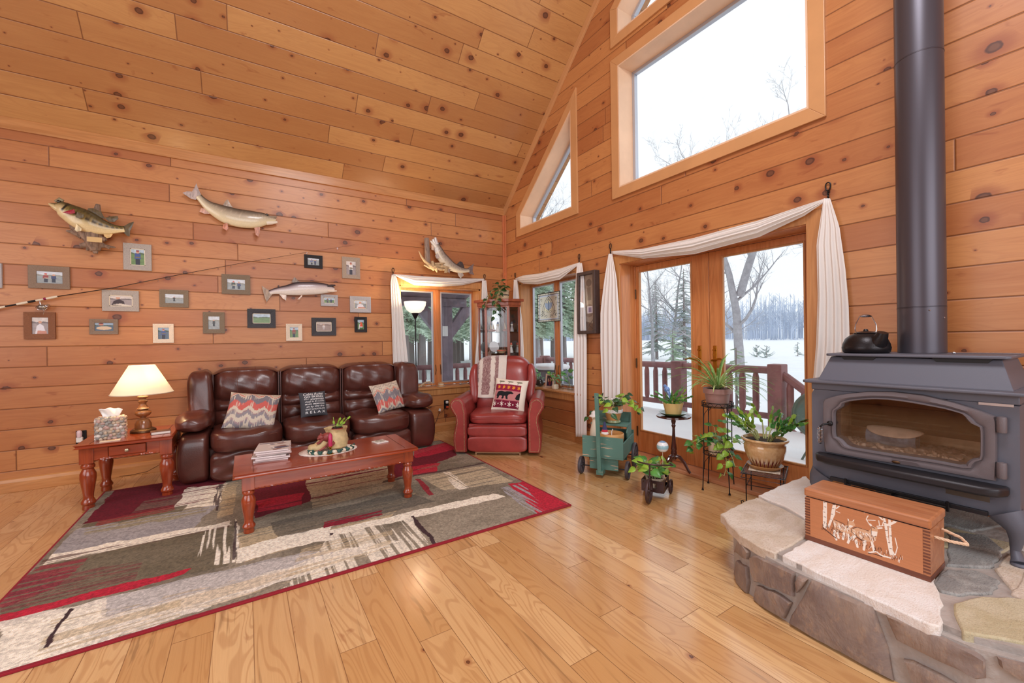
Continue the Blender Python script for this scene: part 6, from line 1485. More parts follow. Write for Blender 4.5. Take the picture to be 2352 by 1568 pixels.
pot(vp, 'green_base', [(0, 0), (.06, 0), (.07, .012), (.064, .03), (.06, .03)], mat('celadon_glaze', (140, 152, 112), .35, coat=.4)); pot(vp, 'pot', [(.058, .028), (.07, .06), (.078, .1), (.08, .105)], mat('tan_glaze', (196, 146, 92), .4, coat=.3))
pot(vp, 'white_band', [(.079, .1), (.088, .103), (.091, .128), (.086, .135)], M['white']); pot(vp, 'rim', [(.086, .133), (.09, .165), (.093, .17), (.088, .17), (.084, .14)], bpy.data.materials['tan_glaze'], (.085, .158))
rnd = random.Random(21); gs, g1, g2 = G(), G(), G()
for k in range(13):
    a = rnd.uniform(0, 2*PI); vine(gs, [g1, g1, g2], (.05*math.cos(a), .05*math.sin(a), .16), (math.cos(a)*.8, math.sin(a)*.8, 1.1), rnd.randint(2, 4), .034, rnd, .056, .025, .34)
for d in ((.6, -.9, .7), (-1.1, -.2, .3), (1.2, .1, .9), (1.3, -.4, .7)): vine(gs, [g1, g2], (0, 0, .16), d, 7, .04, rnd, .062, .027, .25)
foliage(vp, gs, [g1, g2], [M['leafd'], M['leafl']])
wb = thing('white_blossoms', 'cluster of small white artificial blossoms on top of the wagon planter', 'flower', inw(.05, .05, z1+.093+.20), wrz)
g = G()
for k in range(9): g.ell((rnd.uniform(-.035, .035), rnd.uniform(-.03, .03), rnd.uniform(-.02, .03)), (.014, .014, .010), 8, 5)
g.ob('petals', M['white'], wb)

# tricycle planter
tz = math.atan2(-.9, .43)
tr = thing('tricycle_planter', 'small brown metal tricycle planter with a basket, in front of the doors', 'planter', (2.72, 2.165, 0), tz)
bm_ = mat('rust_brown_metal', (74, 54, 54), .45, .4); 
wheel(tr, (0, -.19, .0935), .092, .018, m=bm_, spokes=5); wheel(tr, (-.10, .10, .056), .055, .016, m=bm_, spokes=5); wheel(tr, (.10, .10, .056), .055, .016, m=bm_, spokes=5)
g = G(); w, y0, y1, za, zb = .082, -.085, .115, .05, .14
g.bx(-w, w, y0, y0+.003, za, za+.03).bx(-w, w, y0, y0+.003, zb-.022, zb).bx(-w, w, y1-.003, y1, za, za+.03).bx(-w, w, y1-.003, y1, zb-.022, zb)
for s in (-1, 1): g.bx(s*w-.0015, s*w+.0015, y0, y1, za, za+.03).bx(s*w-.0015, s*w+.0015, y0, y1, zb-.022, zb); g.bx(s*w-.002, s*w+.002, y0, y0+.05, za, zb).bx(s*w-.002, s*w+.002, y1-.05, y1, za, zb); g.bx(s*w-(.05 if s > 0 else 0), s*w+(.05 if s < 0 else 0), y0-.001, y0+.002, za, zb)
g.bx(-w, w, y0, y1, za, za+.004); g.ob('wire_cart', bm_, tr, smooth=False)
g = G()
for x in (-.068, .068):
    for z in (.065, .125): g.ell((x, y0-.002, z), (.005, .003, .005), 8, 5)
g.ob('rivets', M['bronze'], tr)
G().tube([(0, -.085, .1), (0, -.13, .16), (0, -.165, .20), (0, -.165, .285)], .006, 8).tube([(0, -.165, .2), (0, -.19, .1)], .006, 8).ob('fork', bm_, tr)
G().tube([(.12, -.02, .275), (.145, -.045, .27), (.12, -.1, .28), (.06, -.155, .287), (0, -.17, .288), (-.06, -.155, .287), (-.12, -.1, .28), (-.145, -.045, .272), (-.12, -.02, .275)], .006, 8).ob('handlebar', bm_, tr)
tb = thing('white_basket', 'pale wicker basket of pothos sitting in the brown tricycle planter', 'potted plant', (2.72+.01, 2.165+.005, .055), tz)
wk = mat('pale_wicker', (216, 196, 172), .8, var=.2, vs=60, bump=.003, bs=90, stretch=(1, 1, 3))
g = G().lathe([(.05, 0), (.066, .03), (.074, .085), (.076, .09), (.07, .09), (.066, .05)], n=28, cap=False, fl=lambda a, z: 1+.012*math.sin(a*24)); g.lathe([(0, .001), (.05, .001)], n=20, cap=False); g.ob('basket', wk, tb); G().lathe([(0, .072), (.066, .07)], n=20, cap=False).ob('soil', M['soil'], tb)
G().tube([(.07*math.cos(a), .0, .08+.12*math.sin(a)) for a in np.linspace(0, PI, 14)], .005, 8).ob('handle', wk, tb)
rnd = random.Random(31); gs, g1, g2 = G(), G(), G()
for k in range(9): a = rnd.uniform(0, 2*PI); vine(gs, [g1, g2], (.02*math.cos(a), .02*math.sin(a), .075), (math.cos(a)*.7, math.sin(a)*.7, 1.5), rnd.randint(3, 5), .042, rnd, .075, .03, .3)
foliage(tb, gs, [g1, g2], [M['leaf'], M['leafl']])
bl_ = thing('balloon_pick', 'striped round balloon plant pick standing in the tricycle planter', 'plant pick', (2.755, 2.115, .10))
G().tube([(0, 0, 0), (0, 0, .25)], .002, 5).ob('stick', M['cream'], bl_)
cvb = [(214, 90, 90), (236, 236, 236), (150, 190, 200), (230, 234, 236), (110, 150, 190)]
for i in range(5):
    a0, a1 = -PI/2+PI*i/5, -PI/2+PI*(i+1)/5; G().lathe([(.045*math.cos(a), .29+.045*math.sin(a)) for a in np.linspace(a0, a1, 5)], n=24, cap=False).ob('band', mat('balloon%d' % i, cvb[i], .3, coat=.4), bl_)

# pedestal table
pt = thing('pedestal_table', 'small round dark mahogany pedestal table with three curved feet by left door', 'table', (3.30, 2.41, 0))
mh = mat('dark_mahogany', (70, 32, 28), .18, coat=.8, var=.2, vs=8)
G().lathe([(.0, .512), (.13, .512), (.148, .518), (.152, .524), (.15, .532), (.14, .533), (0, .531)], n=40).ob('table_top', mh, pt, ang=.5)
G().lathe([(.02, .13), (.026, .14), (.026, .2), (.022, .21), (.027, .225), (.024, .25), (.018, .29), (.013, .37), (.012, .42), (.02, .44), (.014, .45), (.02, .475), (.022, .49), (.03, .512)], n=20).ob('column', mh, pt, ang=.9)
for k in range(3):
    a = k*2*PI/3-1.2; c_, s_ = math.cos(a), math.sin(a)
    G().tube([(c_*r, s_*r, z) for r, z in ((.015, .16), (.05, .155), (.09, .11), (.12, .05), (.145, .016), (.165, .010), (.175, .012))], [.018, .017, .014, .012, .012, .012, .006], 10).ob('foot', mh, pt)
sc_ = thing('green_saucer', 'green glazed saucer under the yellow pot on the pedestal table', 'saucer', (3.29, 2.405, .533))
pot(sc_, 'saucer_dish', [(0, .001), (.07, .001), (.1, .012), (.122, .028), (.124, .031), (.118, .029), (.09, .014), (0, .01)], mat('green_glaze', (72, 106, 66), .15, coat=.8))
yp = thing('yellow_pot_cactus', 'crown-rimmed pale yellow pot of holiday cactus on the pedestal table', 'potted plant', (3.29, 2.405, .545))
pot(yp, 'pot', [(.0, 0), (.066, 0), (.07, .01), (.076, .05), (.085, .09), (.09, .108), (.086, .108), (.08, .08), (.075, .06)], mat('pale_yellow_glaze', (224, 192, 128), .3, coat=.5), (.08, .088), n=40, fl=lambda a, z: 1+(.035*abs(math.sin(a*4)) if z > .08 else .01*abs(math.sin(a*4))))
def cactus(t, seed, n, h, nseg, spread=1., L=.034, w=.012, base=.03, c0=(0, 0, .085), stalk=0, mats=None):
    rnd = random.Random(seed); gs, g1, g2 = G(), G(), G()
    for k in range(n):
        a = rnd.uniform(0, 2*PI); b = Vector(c0)+Vector((base*math.cos(a), base*math.sin(a), 0)); d = Vector((math.cos(a)*spread, math.sin(a)*spread, rnd.uniform(.7, 1.5))).normalized()
        if stalk:
            q = b+d*stalk*rnd.uniform(.6, 1.2); m_ = (b+q)/2+Vector((0, 0, .02)); gs.tube([b, m_, q], [.006, .005, .004], 6); b = q
        for j in range(2 if stalk else 1):
            dd = (d+Vector((rnd.uniform(-.5, .5), rnd.uniform(-.5, .5), rnd.uniform(-.3, .3)))).normalized()
            segs(g1 if rnd.random() < .75 else g2, b, dd, nseg+rnd.randint(-1, 1), w, rnd, .32, L)
    if gs.v: gs.ob('woody_stems', M['stem'], t)
    g1.ob('leaf_segments', (mats or [M['leaf'], M['leafl']])[0], t); 
    if g2.v: g2.ob('new_leaf_segments', (mats or [M['leaf'], M['leafl']])[1], t)
cactus(yp, 5, 18, .2, 6, 1.0, .030, .010, .03)
bb = thing('blue_bird_pick', 'pale blue glass bird pick standing in the yellow pot', 'plant pick', (3.27, 2.455, .63))
bg = mat('blue_glass_bird', (110, 150, 214), .15, coat=.8, var=.3, vs=30)
G().tube([(0, 0, 0), (0, .0, .04)], .002, 5).ell((0, .0, .14), (.022, .03, .028)).ell((0, .02, .168), (.016, .018, .016)).tube([(0, -.01, .13), (.0, -.03, .09), (0, -.045, .04)], [.016, .013, .006], 8).ob('bird', bg, bb)

# two-tier wire stand
ws = thing('wire_plant_stand', 'tall two-tier black wire plant stand in front of the door handles', 'plant stand', (3.25, 1.955, 0), .35)
w = .088
for x, y in ((-w, -w), (w, -w), (-w, w), (w, w)):
    G().tube([(x*1.12, y*1.12, .006), (x, y, .28), (x, y, .715)], .0042, 6).lathe([(.010, 0), (.008, .008), (.004, .02)], (x*1.12, y*1.12, 0), 8).ob('leg', M['black'], ws)
for z, r in ((.70, .118), (.31, .112)):
    g = G()
    for dz in (0, .035): g.tube([(r*math.cos(a), r*math.sin(a), z+dz-.02) for a in np.linspace(0, 2*PI, 33)[:-1]], .003, 5, closed=True)
    for k in range(12):
        a = 2*PI*k/12; g.tube([(r*math.cos(a+t*.52), r*math.sin(a+t*.52), z-.02+.033*math.sin(PI*t)) for t in np.linspace(0, 1, 7)], .0018, 4)
    for k in range(-3, 4): e = math.sqrt(max(0, r*r-(k*.03)**2)); g.tube([(k*.03, -e, z-.018), (k*.03, e, z-.018)], .0018, 4)
    g.ob('tier', M['black'], ws)
    g = G()
    for x, y in ((-w, -w), (w, -w), (-w, w), (w, w)): g.tube([(x, y, z-.14), (x*.95, y*.95, z-.08), (x*.6, y*.6, z-.03), (x*.3, y*.3, z-.02)], .0022, 4)
    g.ob('scroll_brace', M['black'], ws)
sp_ = thing('spider_plant', 'spider plant in a ribbed dusty-pink pot on top of the wire stand', 'potted plant', (3.25, 1.955, .684))
pot(sp_, 'pot', [(0, 0), (.075, 0), (.08, .004), (.088, .06), (.094, .1), (.106, .104), (.109, .145), (.103, .145), (.098, .12)], mat('dusty_pink_pot', (166, 130, 124), .45), (.1, .132))
rnd = random.Random(41); g1, g2 = G(), G()
for k in range(62):
    a = rnd.uniform(0, 2*PI); L = rnd.uniform(.26, .5) if k % 3 else rnd.uniform(.16, .3); el = rnd.uniform(.5, 1.25); vs = []; fs = []; p = Vector((.015*math.cos(a), .015*math.sin(a), .135)); d = Vector((math.cos(a)*math.cos(el), math.sin(a)*math.cos(el), math.sin(el))); s = Vector((-math.sin(a), math.cos(a), 0)); n_ = 11
    for i in range(n_+1):
        t_ = i/n_; w_ = .0082*(1-t_**3)*(.55+.9*min(t_*3, 1)*.5); vs += [p-s*w_+Vector((0, 0, .0025)), p, p+s*w_+Vector((0, 0, .0025))]; p = p+d*(L/n_); d = (d+Vector((0, 0, -.14 if L > .26 else -.1))).normalized()
    for i in range(n_): b_ = i*3; fs += [(b_, b_+1, b_+4, b_+3), (b_+1, b_+2, b_+5, b_+4)]
    (g1 if k % 3 else g2).add(vs, fs)
p = Vector((0, 0, .135)); 
g1.ob('arching_leaves', mat('spider_leaf', (132, 176, 96), .45, var=.25, vs=25), sp_, solid=.0006); g2.ob('pale_leaves', mat('spider_leaf_pale', (190, 212, 140), .45), sp_, solid=.0006)
G().tube([(0, 0, .13), (-.02, .04, .25), (-.08, .10, .38), (-.16, .18, .46)], [.003, .003, .002, .0015], 6).ob('runner', M['stem'], sp_)
pp = thing('pothos_pot', 'cream leaf-print pot with a red cardinal and trailing pothos on the lower tier', 'potted plant', (3.245, 1.95, .294))
pot(pp, 'pot', [(0, 0), (.07, 0), (.073, .005), (.077, .1), (.074, .1), (.07, .08)], mat('cream_print_pot', (226, 208, 182), .4, coat=.3), (.07, .088))
g = G(); gd = G()
for k in range(7):
    a = -2.9+k*.28; 
    for z, dx in ((.03, .01), (.045, -.01), (.06, .01), (.075, -.008)): g.ell(((.0765+.0008*z)*math.cos(a+dx*8), (.0765)*math.sin(a+dx*8), z), (.004, .004, .0065), 6, 4)
g.ob('leaf_print', mat('olive_print', (110, 112, 72), .5), pp); gd.ell((.077*math.cos(-1.45), .077*math.sin(-1.45), .045), (.009, .006, .02), 8, 6); gd.ob('cardinal', mat('cardinal_red', (186, 44, 44), .5), pp)
rnd = random.Random(51); gs, g1, g2 = G(), G(), G()
for d, n in (((-1, .6, .9), 5), ((-.6, .9, .7), 6), ((-.9, .9, .3), 6), ((-.8, -.1, .9), 4), ((.1, -.9, .9), 4), ((.4, -.8, .8), 6), ((-.7, -.7, .3), 7), ((.5, .2, 1.2), 3), ((-.2, .2, 1.4), 3), ((-.5, -.9, .1), 8), ((-.3, .9, .9), 4)):
    vine(gs, [g1, g2], (0, 0, .09), d, n, .042, rnd, .062, .027, .33)
foliage(pp, gs, [g1, g2], [M['leaf'], M['leafl']])

# low wire stool with the big glazed pot
st = thing('wire_stool', 'low dark wire stool with scrolled feet beside the stone hearth', 'plant stand', (3.27, 1.60, 0), math.atan2(.13, .35))
a_, b_, zt = .185, .135, .245; g = G()
g.tube([(-a_, -b_, zt), (a_, -b_, zt), (a_, b_, zt), (-a_, b_, zt)], .004, 6, closed=True); g.tube([(-a_, -b_, zt-.03), (a_, -b_, zt-.03), (a_, b_, zt-.03), (-a_, b_, zt-.03)], .003, 6, closed=True)
for k in range(-7, 8): g.tube([(k*.024, -b_, zt), (k*.024+.012, 0, zt), (k*.024, b_, zt)], .002, 4)
g.ob('wire_top', mat('dark_steel_wire', (70, 64, 66), .35, .8), st)
for sx in (-1, 1):
    for sy in (-1, 1):
        x, y = sx*a_*.72, sy*b_*.8
        G().tube([(x, y, zt), (x, y, .02), (x, y+sy*.008, .004), (x, y+sy*.03, .006), (x, y+sy*.035, .022), (x, y+sy*.022, .028), (x, y+sy*.018, .018)], .004, 6).tube([(x+sx*.012, y, zt), (x+sx*.006, y, .02)], .003, 6).ob('leg', M['black'], st)
g = G()
for sx in (-1, 1): g.tube([(sx*a_*.72, -b_*.8, .15), (sx*a_*.72, b_*.8, .15)], .003, 5)
for sy in (-1, 1): g.tube([(-a_*.72, sy*b_*.8, .14), (a_*.72, sy*b_*.8, .14)], .003, 5)
g.ob('stretcher', M['black'], st)
tl_ = thing('stone_tile', 'speckled cream tile under the saucer on the wire stool', 'tile', (3.27, 1.60, .25), .4)
G().box((0, 0, .005), (.2, .2, .01)).ob('tile_slab', mat('speckled_tile', (214, 204, 186), .3, var=.3, vs=50), tl_, smooth=False, bevel=.002)
gp_ = thing('glazed_pot_plant', 'large fluted tan pot with burgundy drip glaze holding a branching green plant', 'potted plant', (3.27, 1.60, .26))
glz = NT('drip_glaze'); o_ = glz.n('TexCoord').outputs['Object']; sp = glz.n('SeparateXYZ', _0=o_); an = glz.m('ARCTAN2', sp.outputs[1], sp.outputs[0])
wv = glz.m('MULTIPLY_ADD', glz.m('SINE', glz.m('MULTIPLY', an, 26.)), .5, .5); ht = glz.m('ADD', sp.outputs[2], glz.m('MULTIPLY', wv, -.045)); nz_ = glz.noise(o_, 22, 4, .6)
c_ = glz.mix(glz.ramp(nz_, .35, .65), srgb((224, 190, 144)), srgb((206, 164, 114))); c_ = glz.mix(glz.m('MULTIPLY', glz.ramp(sp.outputs[2], .115, .06), glz.ramp(wv, .35, .7)), c_, srgb((232, 214, 186)))
c_ = glz.mix(glz.m('MULTIPLY', glz.ramp(ht, .085, .06), glz.ramp(wv, .5, .25)), c_, srgb((110, 44, 46))); c_ = glz.mix(glz.ramp(ht, .03, .0), c_, srgb((150, 106, 60)))
glz.set(Base_Color=c_, Roughness=.18, Coat_Weight=.6)
pot(gp_, 'saucer', [(0, .001), (.095, .001), (.105, .012), (.12, .028), (.116, .03), (.1, .016), (0, .01)], bpy.data.materials['tan_glaze'])
pot(gp_, 'pot', [(.0, .012), (.085, .012), (.09, .02), (.118, .08), (.135, .14), (.136, .175), (.128, .19), (.134, .2), (.15, .205), (.156, .215), (.152, .225), (.142, .226), (.135, .2), (.13, .18)], glz.mat, (.134, .205), n=64, fl=lambda a, z: 1+(.018*abs(math.sin(a*11)) if .03 < z < .18 else 0))
cactus(gp_, 8, 17, .3, 5, .95, .036, .015, .05, (0, 0, .205), stalk=.13, mats=[mat('glossy_green_leaf', (64, 122, 58), .3, var=.3, vs=12), M['leafl']])
g = G().tube([(.02, -.05, .21), (.01, -.08, .35)], .0022, 5); g.ob('support_stick', M['cream'], gp_)

# ---------- hearth ----------
HZ = .27
hb = [(XB, 1.30), (2.34, 1.30), (2.16, 1.22), (2.06, 1.12), (1.995, .98), (1.965, .85), (1.95, .6), (1.95, .32), (2.02, .16), (2.2, .08), (XB, .08)]
hearth = thing('stone_hearth', 'raised curved fieldstone hearth with flagstone top under the wood stove', 'hearth', (2.6, .69, 0))
mort = mat('grey_mortar', (172, 164, 158), .9, var=.1, vs=8, bump=.006, bs=30)
G().prism(hb, 0, HZ-.03, 2).prism(inset(hb, .03), HZ-.03, HZ-.008, 2).ob('mortar_bed', mort, hearth, smooth=False, world=True)
def stone_mat(nm, cols, gr=30):
    t = NT(nm); o = t.n('TexCoord').outputs['Object']; mp = t.n('Mapping', _0=o, _3=(1, 1.6, 1)).outputs[0]; a = t.noise(mp, 5, 4, .65, .6); b = t.noise(mp, gr*2.4, 4, .7); c = t.mix(t.ramp(a, .35, .62), srgb(cols[0]), srgb(cols[1]))
    c = t.mix(t.m('MULTIPLY', t.ramp(b, .5, .7), .55), c, srgb(cols[2])); t.set(Base_Color=c, Roughness=.75); t.bump(t.m('ADD', a, t.m('MULTIPLY', b, .35)), .01); return t.mat
SM = dict(white=stone_mat('white_quartzite', ((242, 240, 238), (234, 226, 218), (212, 198, 182)), 40), tan=stone_mat('tan_quartzite', ((218, 206, 192), (204, 188, 168), (170, 148, 126)), 34), grey=stone_mat('grey_schist', ((172, 172, 168), (140, 140, 138), (90, 90, 92)), 40), gold=stone_mat('golden_flagstone', ((208, 198, 170), (194, 182, 148), (156, 146, 122)), 50), brown=stone_mat('brown_fieldstone', ((152, 134, 122), (132, 116, 110), (170, 144, 122)), 8))
def flag(pts, m, label=None, top=HZ, th=.05, seed=0, px=True):
    q = [P(x, y, 2, top)[:2] for x, y in pts] if px else pts
    rnd = random.Random(seed); out = []
    for i in range(len(q)):
        a, b = q[i], q[(i+1) % len(q)]; l = math.hypot(b[0]-a[0], b[1]-a[1]); k = max(1, int(l/.035))
        for j in range(k):
            t_ = j/k; out.append((a[0]+(b[0]-a[0])*t_+rnd.uniform(-.005, .005), a[1]+(b[1]-a[1])*t_+rnd.uniform(-.005, .005)))
    top += (seed*37 % 11)*.0004; G().prism(out, top-th, top, 2).ob('flagstone', SM[m], hearth, bevel=.006, world=True, ang=.9)
flag([(1656, 1180), (1700, 1156), (1738, 1142), (1800, 1168), (1850, 1196), (1856, 1230), (1781, 1270), (1745, 1256), (1700, 1228), (1678, 1208)], 'tan', seed=1)
flag([(1742, 1138), (1800, 1112), (1850, 1093), (1880, 1120), (1868, 1180), (1850, 1190), (1800, 1162)], 'white', seed=2)
flag([(1797, 1274), (1852, 1240), (1960, 1215), (2138, 1300), (2150, 1345), (2164, 1385), (2163, 1438), (2130, 1432), (1960, 1352)], 'white', th=.045, seed=3)
flag([(2142, 1338), (2172, 1306), (2240, 1310), (2300, 1334), (2276, 1360), (2205, 1366), (2160, 1358)], 'grey', seed=4)
flag([(2176, 1222), (2260, 1228), (2306, 1262), (2278, 1304), (2176, 1298)], 'grey', seed=5)
flag([(2286, 1306), (2320, 1268), (2351, 1284), (2420, 1330), (2420, 1400), (2330, 1360), (2300, 1330)], 'tan', seed=6)
flag([(2188, 1384), (2255, 1368), (2351, 1374), (2470, 1420), (2500, 1560), (2351, 1476), (2300, 1466), (2214, 1450), (2194, 1420)], 'gold', th=.06, seed=7)
for i, q in enumerate(([(2.52, .98), (3.0, .96), (2.98, .62), (2.50, .64)], [(3.02, .96), (3.32, .96), (3.32, .4), (3.02, .5)], [(2.68, .60), (2.98, .58), (2.98, .36), (2.70, .40)], [(2.4, .30), (2.9, .30), (2.9, .1), (2.3, .1)], [(2.94, .34), (3.32, .36), (3.32, .1), (2.94, .1)])): flag(q, ('tan', 'grey', 'gold', 'tan', 'white')[i], seed=10+i, px=False)
def side_hit(px, py):
    d = (px-1176)*RT-(py-784)*UP+FPX*FW; best = None
    for i in range(1, 10):
        (x1, y1), (x2, y2) = hb[i], hb[i+1]; ex, ey = x2-x1, y2-y1; den = d[0]*ey-d[1]*ex
        if abs(den) < 1e-9: continue
        t_ = (x1*ey-y1*ex)/den; s_ = (x1*d[1]-y1*d[0])/den if False else (((t_*d[0]-x1)*ex+(t_*d[1]-y1)*ey)/(ex*ex+ey*ey))
        if t_ > 0 and -.02 <= s_ <= 1.02 and (best is None or t_ < best[0]): L = math.hypot(ex, ey); best = (t_, EYE+d*t_, Vector((ey/L, -ex/L, 0)))
    return best
def face_stone(pts, seed=0):
    h = [side_hit(*p) for p in pts]; h = [q for q in h if q]
    if len(h) < 3: return
    V = [Vector([float(x) for x in q[1]]) for q in h]; N = [q[2] if q[2].dot(Vector((-1, -.4, 0))) > 0 else -q[2] for q in h]
    for v in V: v.z = min(max(v.z, .004), HZ-.035)
    rnd = random.Random(seed); VV = []; NN = []
    for i in range(len(V)):
        a, b = V[i], V[(i+1) % len(V)]; k = max(1, int((b-a).length/.03))
        for j in range(k): VV.append(a.lerp(b, j/k)+Vector((0, 0, rnd.uniform(-.004, .004)))); NN.append(N[i].lerp(N[(i+1) % len(V)], j/k))
    c = sum(VV, Vector())/len(VV); nc = sum(NN, Vector()).normalized(); n = len(VV); vs = []; fs = []
    for s_, o_ in ((1, -.02), (1, .012), (.93, .022), (.6, .026+rnd.uniform(-.003, .004))):
        for v, nn in zip(VV, NN): vs.append(c.lerp(v, s_)+nn.normalized()*o_+(Vector((0, 0, rnd.uniform(-.002, .002)))))
    for k in range(3):
        for i in range(n): fs.append((k*n+i, k*n+(i+1) % n, (k+1)*n+(i+1) % n, (k+1)*n+i))
    vs.append(c+nc*.027); fs += [(3*n+i, 3*n+(i+1) % n, 4*n) for i in range(n)]+[tuple(range(n-1, -1, -1))]
    G().add(vs, fs).ob('face_stone', SM['brown'], hearth, world=True, ang=.8)
Z = lambda l: [(1640+x/3.087, 1060+y/3.087) for x, y in l]
for i, l in enumerate(([(700, 830), (860, 862), (1130, 990), (1165, 1110), (1240, 1320), (1280, 1545), (1000, 1440), (680, 1250), (545, 1155), (560, 1080), (640, 960)],
    [(270, 670), (330, 668), (580, 780), (575, 955), (420, 880), (300, 845), (275, 780)], [(320, 878), (430, 905), (560, 1000), (510, 1110), (380, 1070), (300, 1005)], [(1225, 1065), (1420, 1120), (1860, 1290), (1915, 1400), (1920, 1510), (1850, 1520), (1500, 1350), (1300, 1250)],
    [(1350, 1390), (1420, 1400), (1620, 1500), (1850, 1640), (1500, 1640), (1400, 1520)], [(2005, 1370), (2200, 1400), (2300, 1460), (2330, 1600), (2150, 1520), (2020, 1440)], [(95, 540), (130, 600), (175, 700), (180, 830), (120, 760), (88, 660)], [(185, 695), (250, 745), (262, 860), (250, 985), (190, 880), (170, 790)], [(110, 520), (200, 560), (262, 640), (255, 690), (170, 640), (120, 570)], [(610, 800), (670, 830), (600, 930), (590, 840)])):
    face_stone(Z(l), i)

# ---------- wood stove ----------
sv = thing('wood_stove', 'large dark grey cast-iron wood stove with arched glass door and slim legs', 'stove', (2.95, .687, HZ))
SXF = 2.70; SYC = .687; Y0, Y1 = .31, 1.064
def resamp(poly, n=72):
    cx_ = sum(p[0] for p in poly)/len(poly); cy_ = sum(p[1] for p in poly)/len(poly); out = []
    for k in range(n):
        a = 2*PI*k/n; dx, dy = math.cos(a), math.sin(a); best = 0
        for i in range(len(poly)):
            (x1, y1), (x2, y2) = poly[i], poly[(i+1) % len(poly)]; ex, ey = x2-x1, y2-y1; den = dx*ey-dy*ex
            if abs(den) < 1e-12: continue
            t_ = ((x1-cx_)*ey-(y1-cy_)*ex)/den; s_ = ((x1-cx_)*dy-(y1-cy_)*dx)/den
            if t_ > 0 and -1e-6 <= s_ <= 1+1e-6: best = max(best, t_)
        out.append((cx_+dx*best, cy_+dy*best))
    return out
def yz(px, py, X): q = P(px, py, 0, X); return (float(q[1]), float(q[2]))
dout = [yz(x, y, 2.672) for x, y in ((1889, 918), (1910, 911), (1935, 905), (1990, 899), (2050, 899), (2120, 907), (2190, 924), (2250, 943), (2288, 958), (2288, 1050), (2288, 1106), (2240, 1098), (2100, 1072), (1980, 1053), (1893, 1037), (1890, 980))]
dz0 = sum(q[1] for q in dout[10:15])/5
q = lambda l: [yz(1840+x/4.594, 860+y/4.594, 2.672) for x, y in l]
din = q([(355, 400), (365, 378), (400, 365), (440, 335), (450, 300), (520, 282), (640, 268), (780, 262), (920, 268), (1080, 288), (1300, 325), (1500, 362), (1680, 410), (1715, 430), (1745, 480), (1790, 520), (1870, 545), (1885, 570), (1888, 700), (1885, 872), (1860, 890), (1790, 895), (1755, 915), (1735, 955), (1700, 962), (1400, 905), (1000, 848), (620, 785), (500, 762), (470, 735), (440, 695), (400, 670), (360, 655), (355, 600)])
N_ = 96
def ring(g, loops):
    n = len(loops[0][0]); vs = []; fs = []
    for poly, x in loops: vs += [(x, p[0], p[1]) for p in poly]
    for k in range(len(loops)-1):
        for i in range(n): fs.append((k*n+i, k*n+(i+1) % n, (k+1)*n+(i+1) % n, (k+1)*n+i))
    g.add(vs, fs)
def lerp_(A, B, t_): return [(a[0]*(1-t_)+b[0]*t_, a[1]*(1-t_)+b[1]*t_) for a, b in zip(A, B)]
cxy = (sum(p[0] for p in din)/len(din), sum(p[1] for p in din)/len(din))
def resc(poly, n=N_):
    out = []
    for k in range(n):
        a = 2*PI*k/n; dx, dy = math.cos(a), math.sin(a); best = 0
        for i in range(len(poly)):
            (x1, y1), (x2, y2) = poly[i], poly[(i+1) % len(poly)]; ex, ey = x2-x1, y2-y1; den = dx*ey-dy*ex
            if abs(den) < 1e-12: continue
            t_ = ((x1-cxy[0])*ey-(y1-cxy[1])*ex)/den; s_ = ((x1-cxy[0])*dy-(y1-cxy[1])*dx)/den
            if t_ > 0 and -1e-6 <= s_ <= 1+1e-6: best = max(best, t_)
        out.append((cxy[0]+dx*best, cxy[1]+dy*best))
    return out
RO, RI = resc(dout), resc(din)
body = [(Y0, .455), (Y1, .455), (Y1, .945), (Y0, .945)]; RB = resc(body)
I = M['iron']
g = G(); ring(g, [(RB, 3.2), (RB, SXF+.004), (lerp_(RB, RO, .02), SXF), (lerp_(RB, RO, .98), SXF), (RI, SXF), (RI, SXF+.05)])
g.bx(2.74, 3.2, Y0+.002, Y0+.01, .456, .944).bx(2.74, 3.2, Y1-.01, Y1-.002, .456, .944).bx(3.18, 3.2, Y0, Y1, .455, .945)
g.ob('body', I, sv, world=True, ang=.5)
# firebox
fb = mat('firebrick', (190, 172, 150), .9, var=.25, vs=12); sm_ = mat('sooty_steel', (70, 52, 48), .8, var=.3, vs=6)
g = G(); g.mi = 0; g.bx(3.10, 3.12, .36, 1.02, .50, .92).bx(2.76, 3.1, .36, .37, .50, .92).bx(2.76, 3.1, 1.01, 1.02, .50, .92).bx(2.76, 3.12, .36, 1.02, .50, .60); g.mi = 1; g.bx(2.72, 3.12, .36, 1.02, .915, .925); g.bx(3.095, 3.1, .37, 1.01, .70, .9); g.ob('firebox', [fb, sm_], sv, smooth=False, world=True)
g = G(); rnd = random.Random(4)
g.sbox((2.95, .69, .60), (.17, .33, .06), 3, 14, lambda p: (0, 0, .012*math.sin(p[0]*9+p[1]*14)))
for k in range(220): g.sbox((rnd.uniform(2.76, 2.96), rnd.uniform(.40, .98), .64+rnd.uniform(0, .02)), (rnd.uniform(.004, .014), rnd.uniform(.004, .014), rnd.uniform(.003, .010)), 2.5, 3, rz=rnd.uniform(0, 3))
o = g.ob('ash_bed', mat('wood_ash', (196, 186, 174), .95, var=.35, vs=40), sv, world=True); o['kind'] = 'stuff'
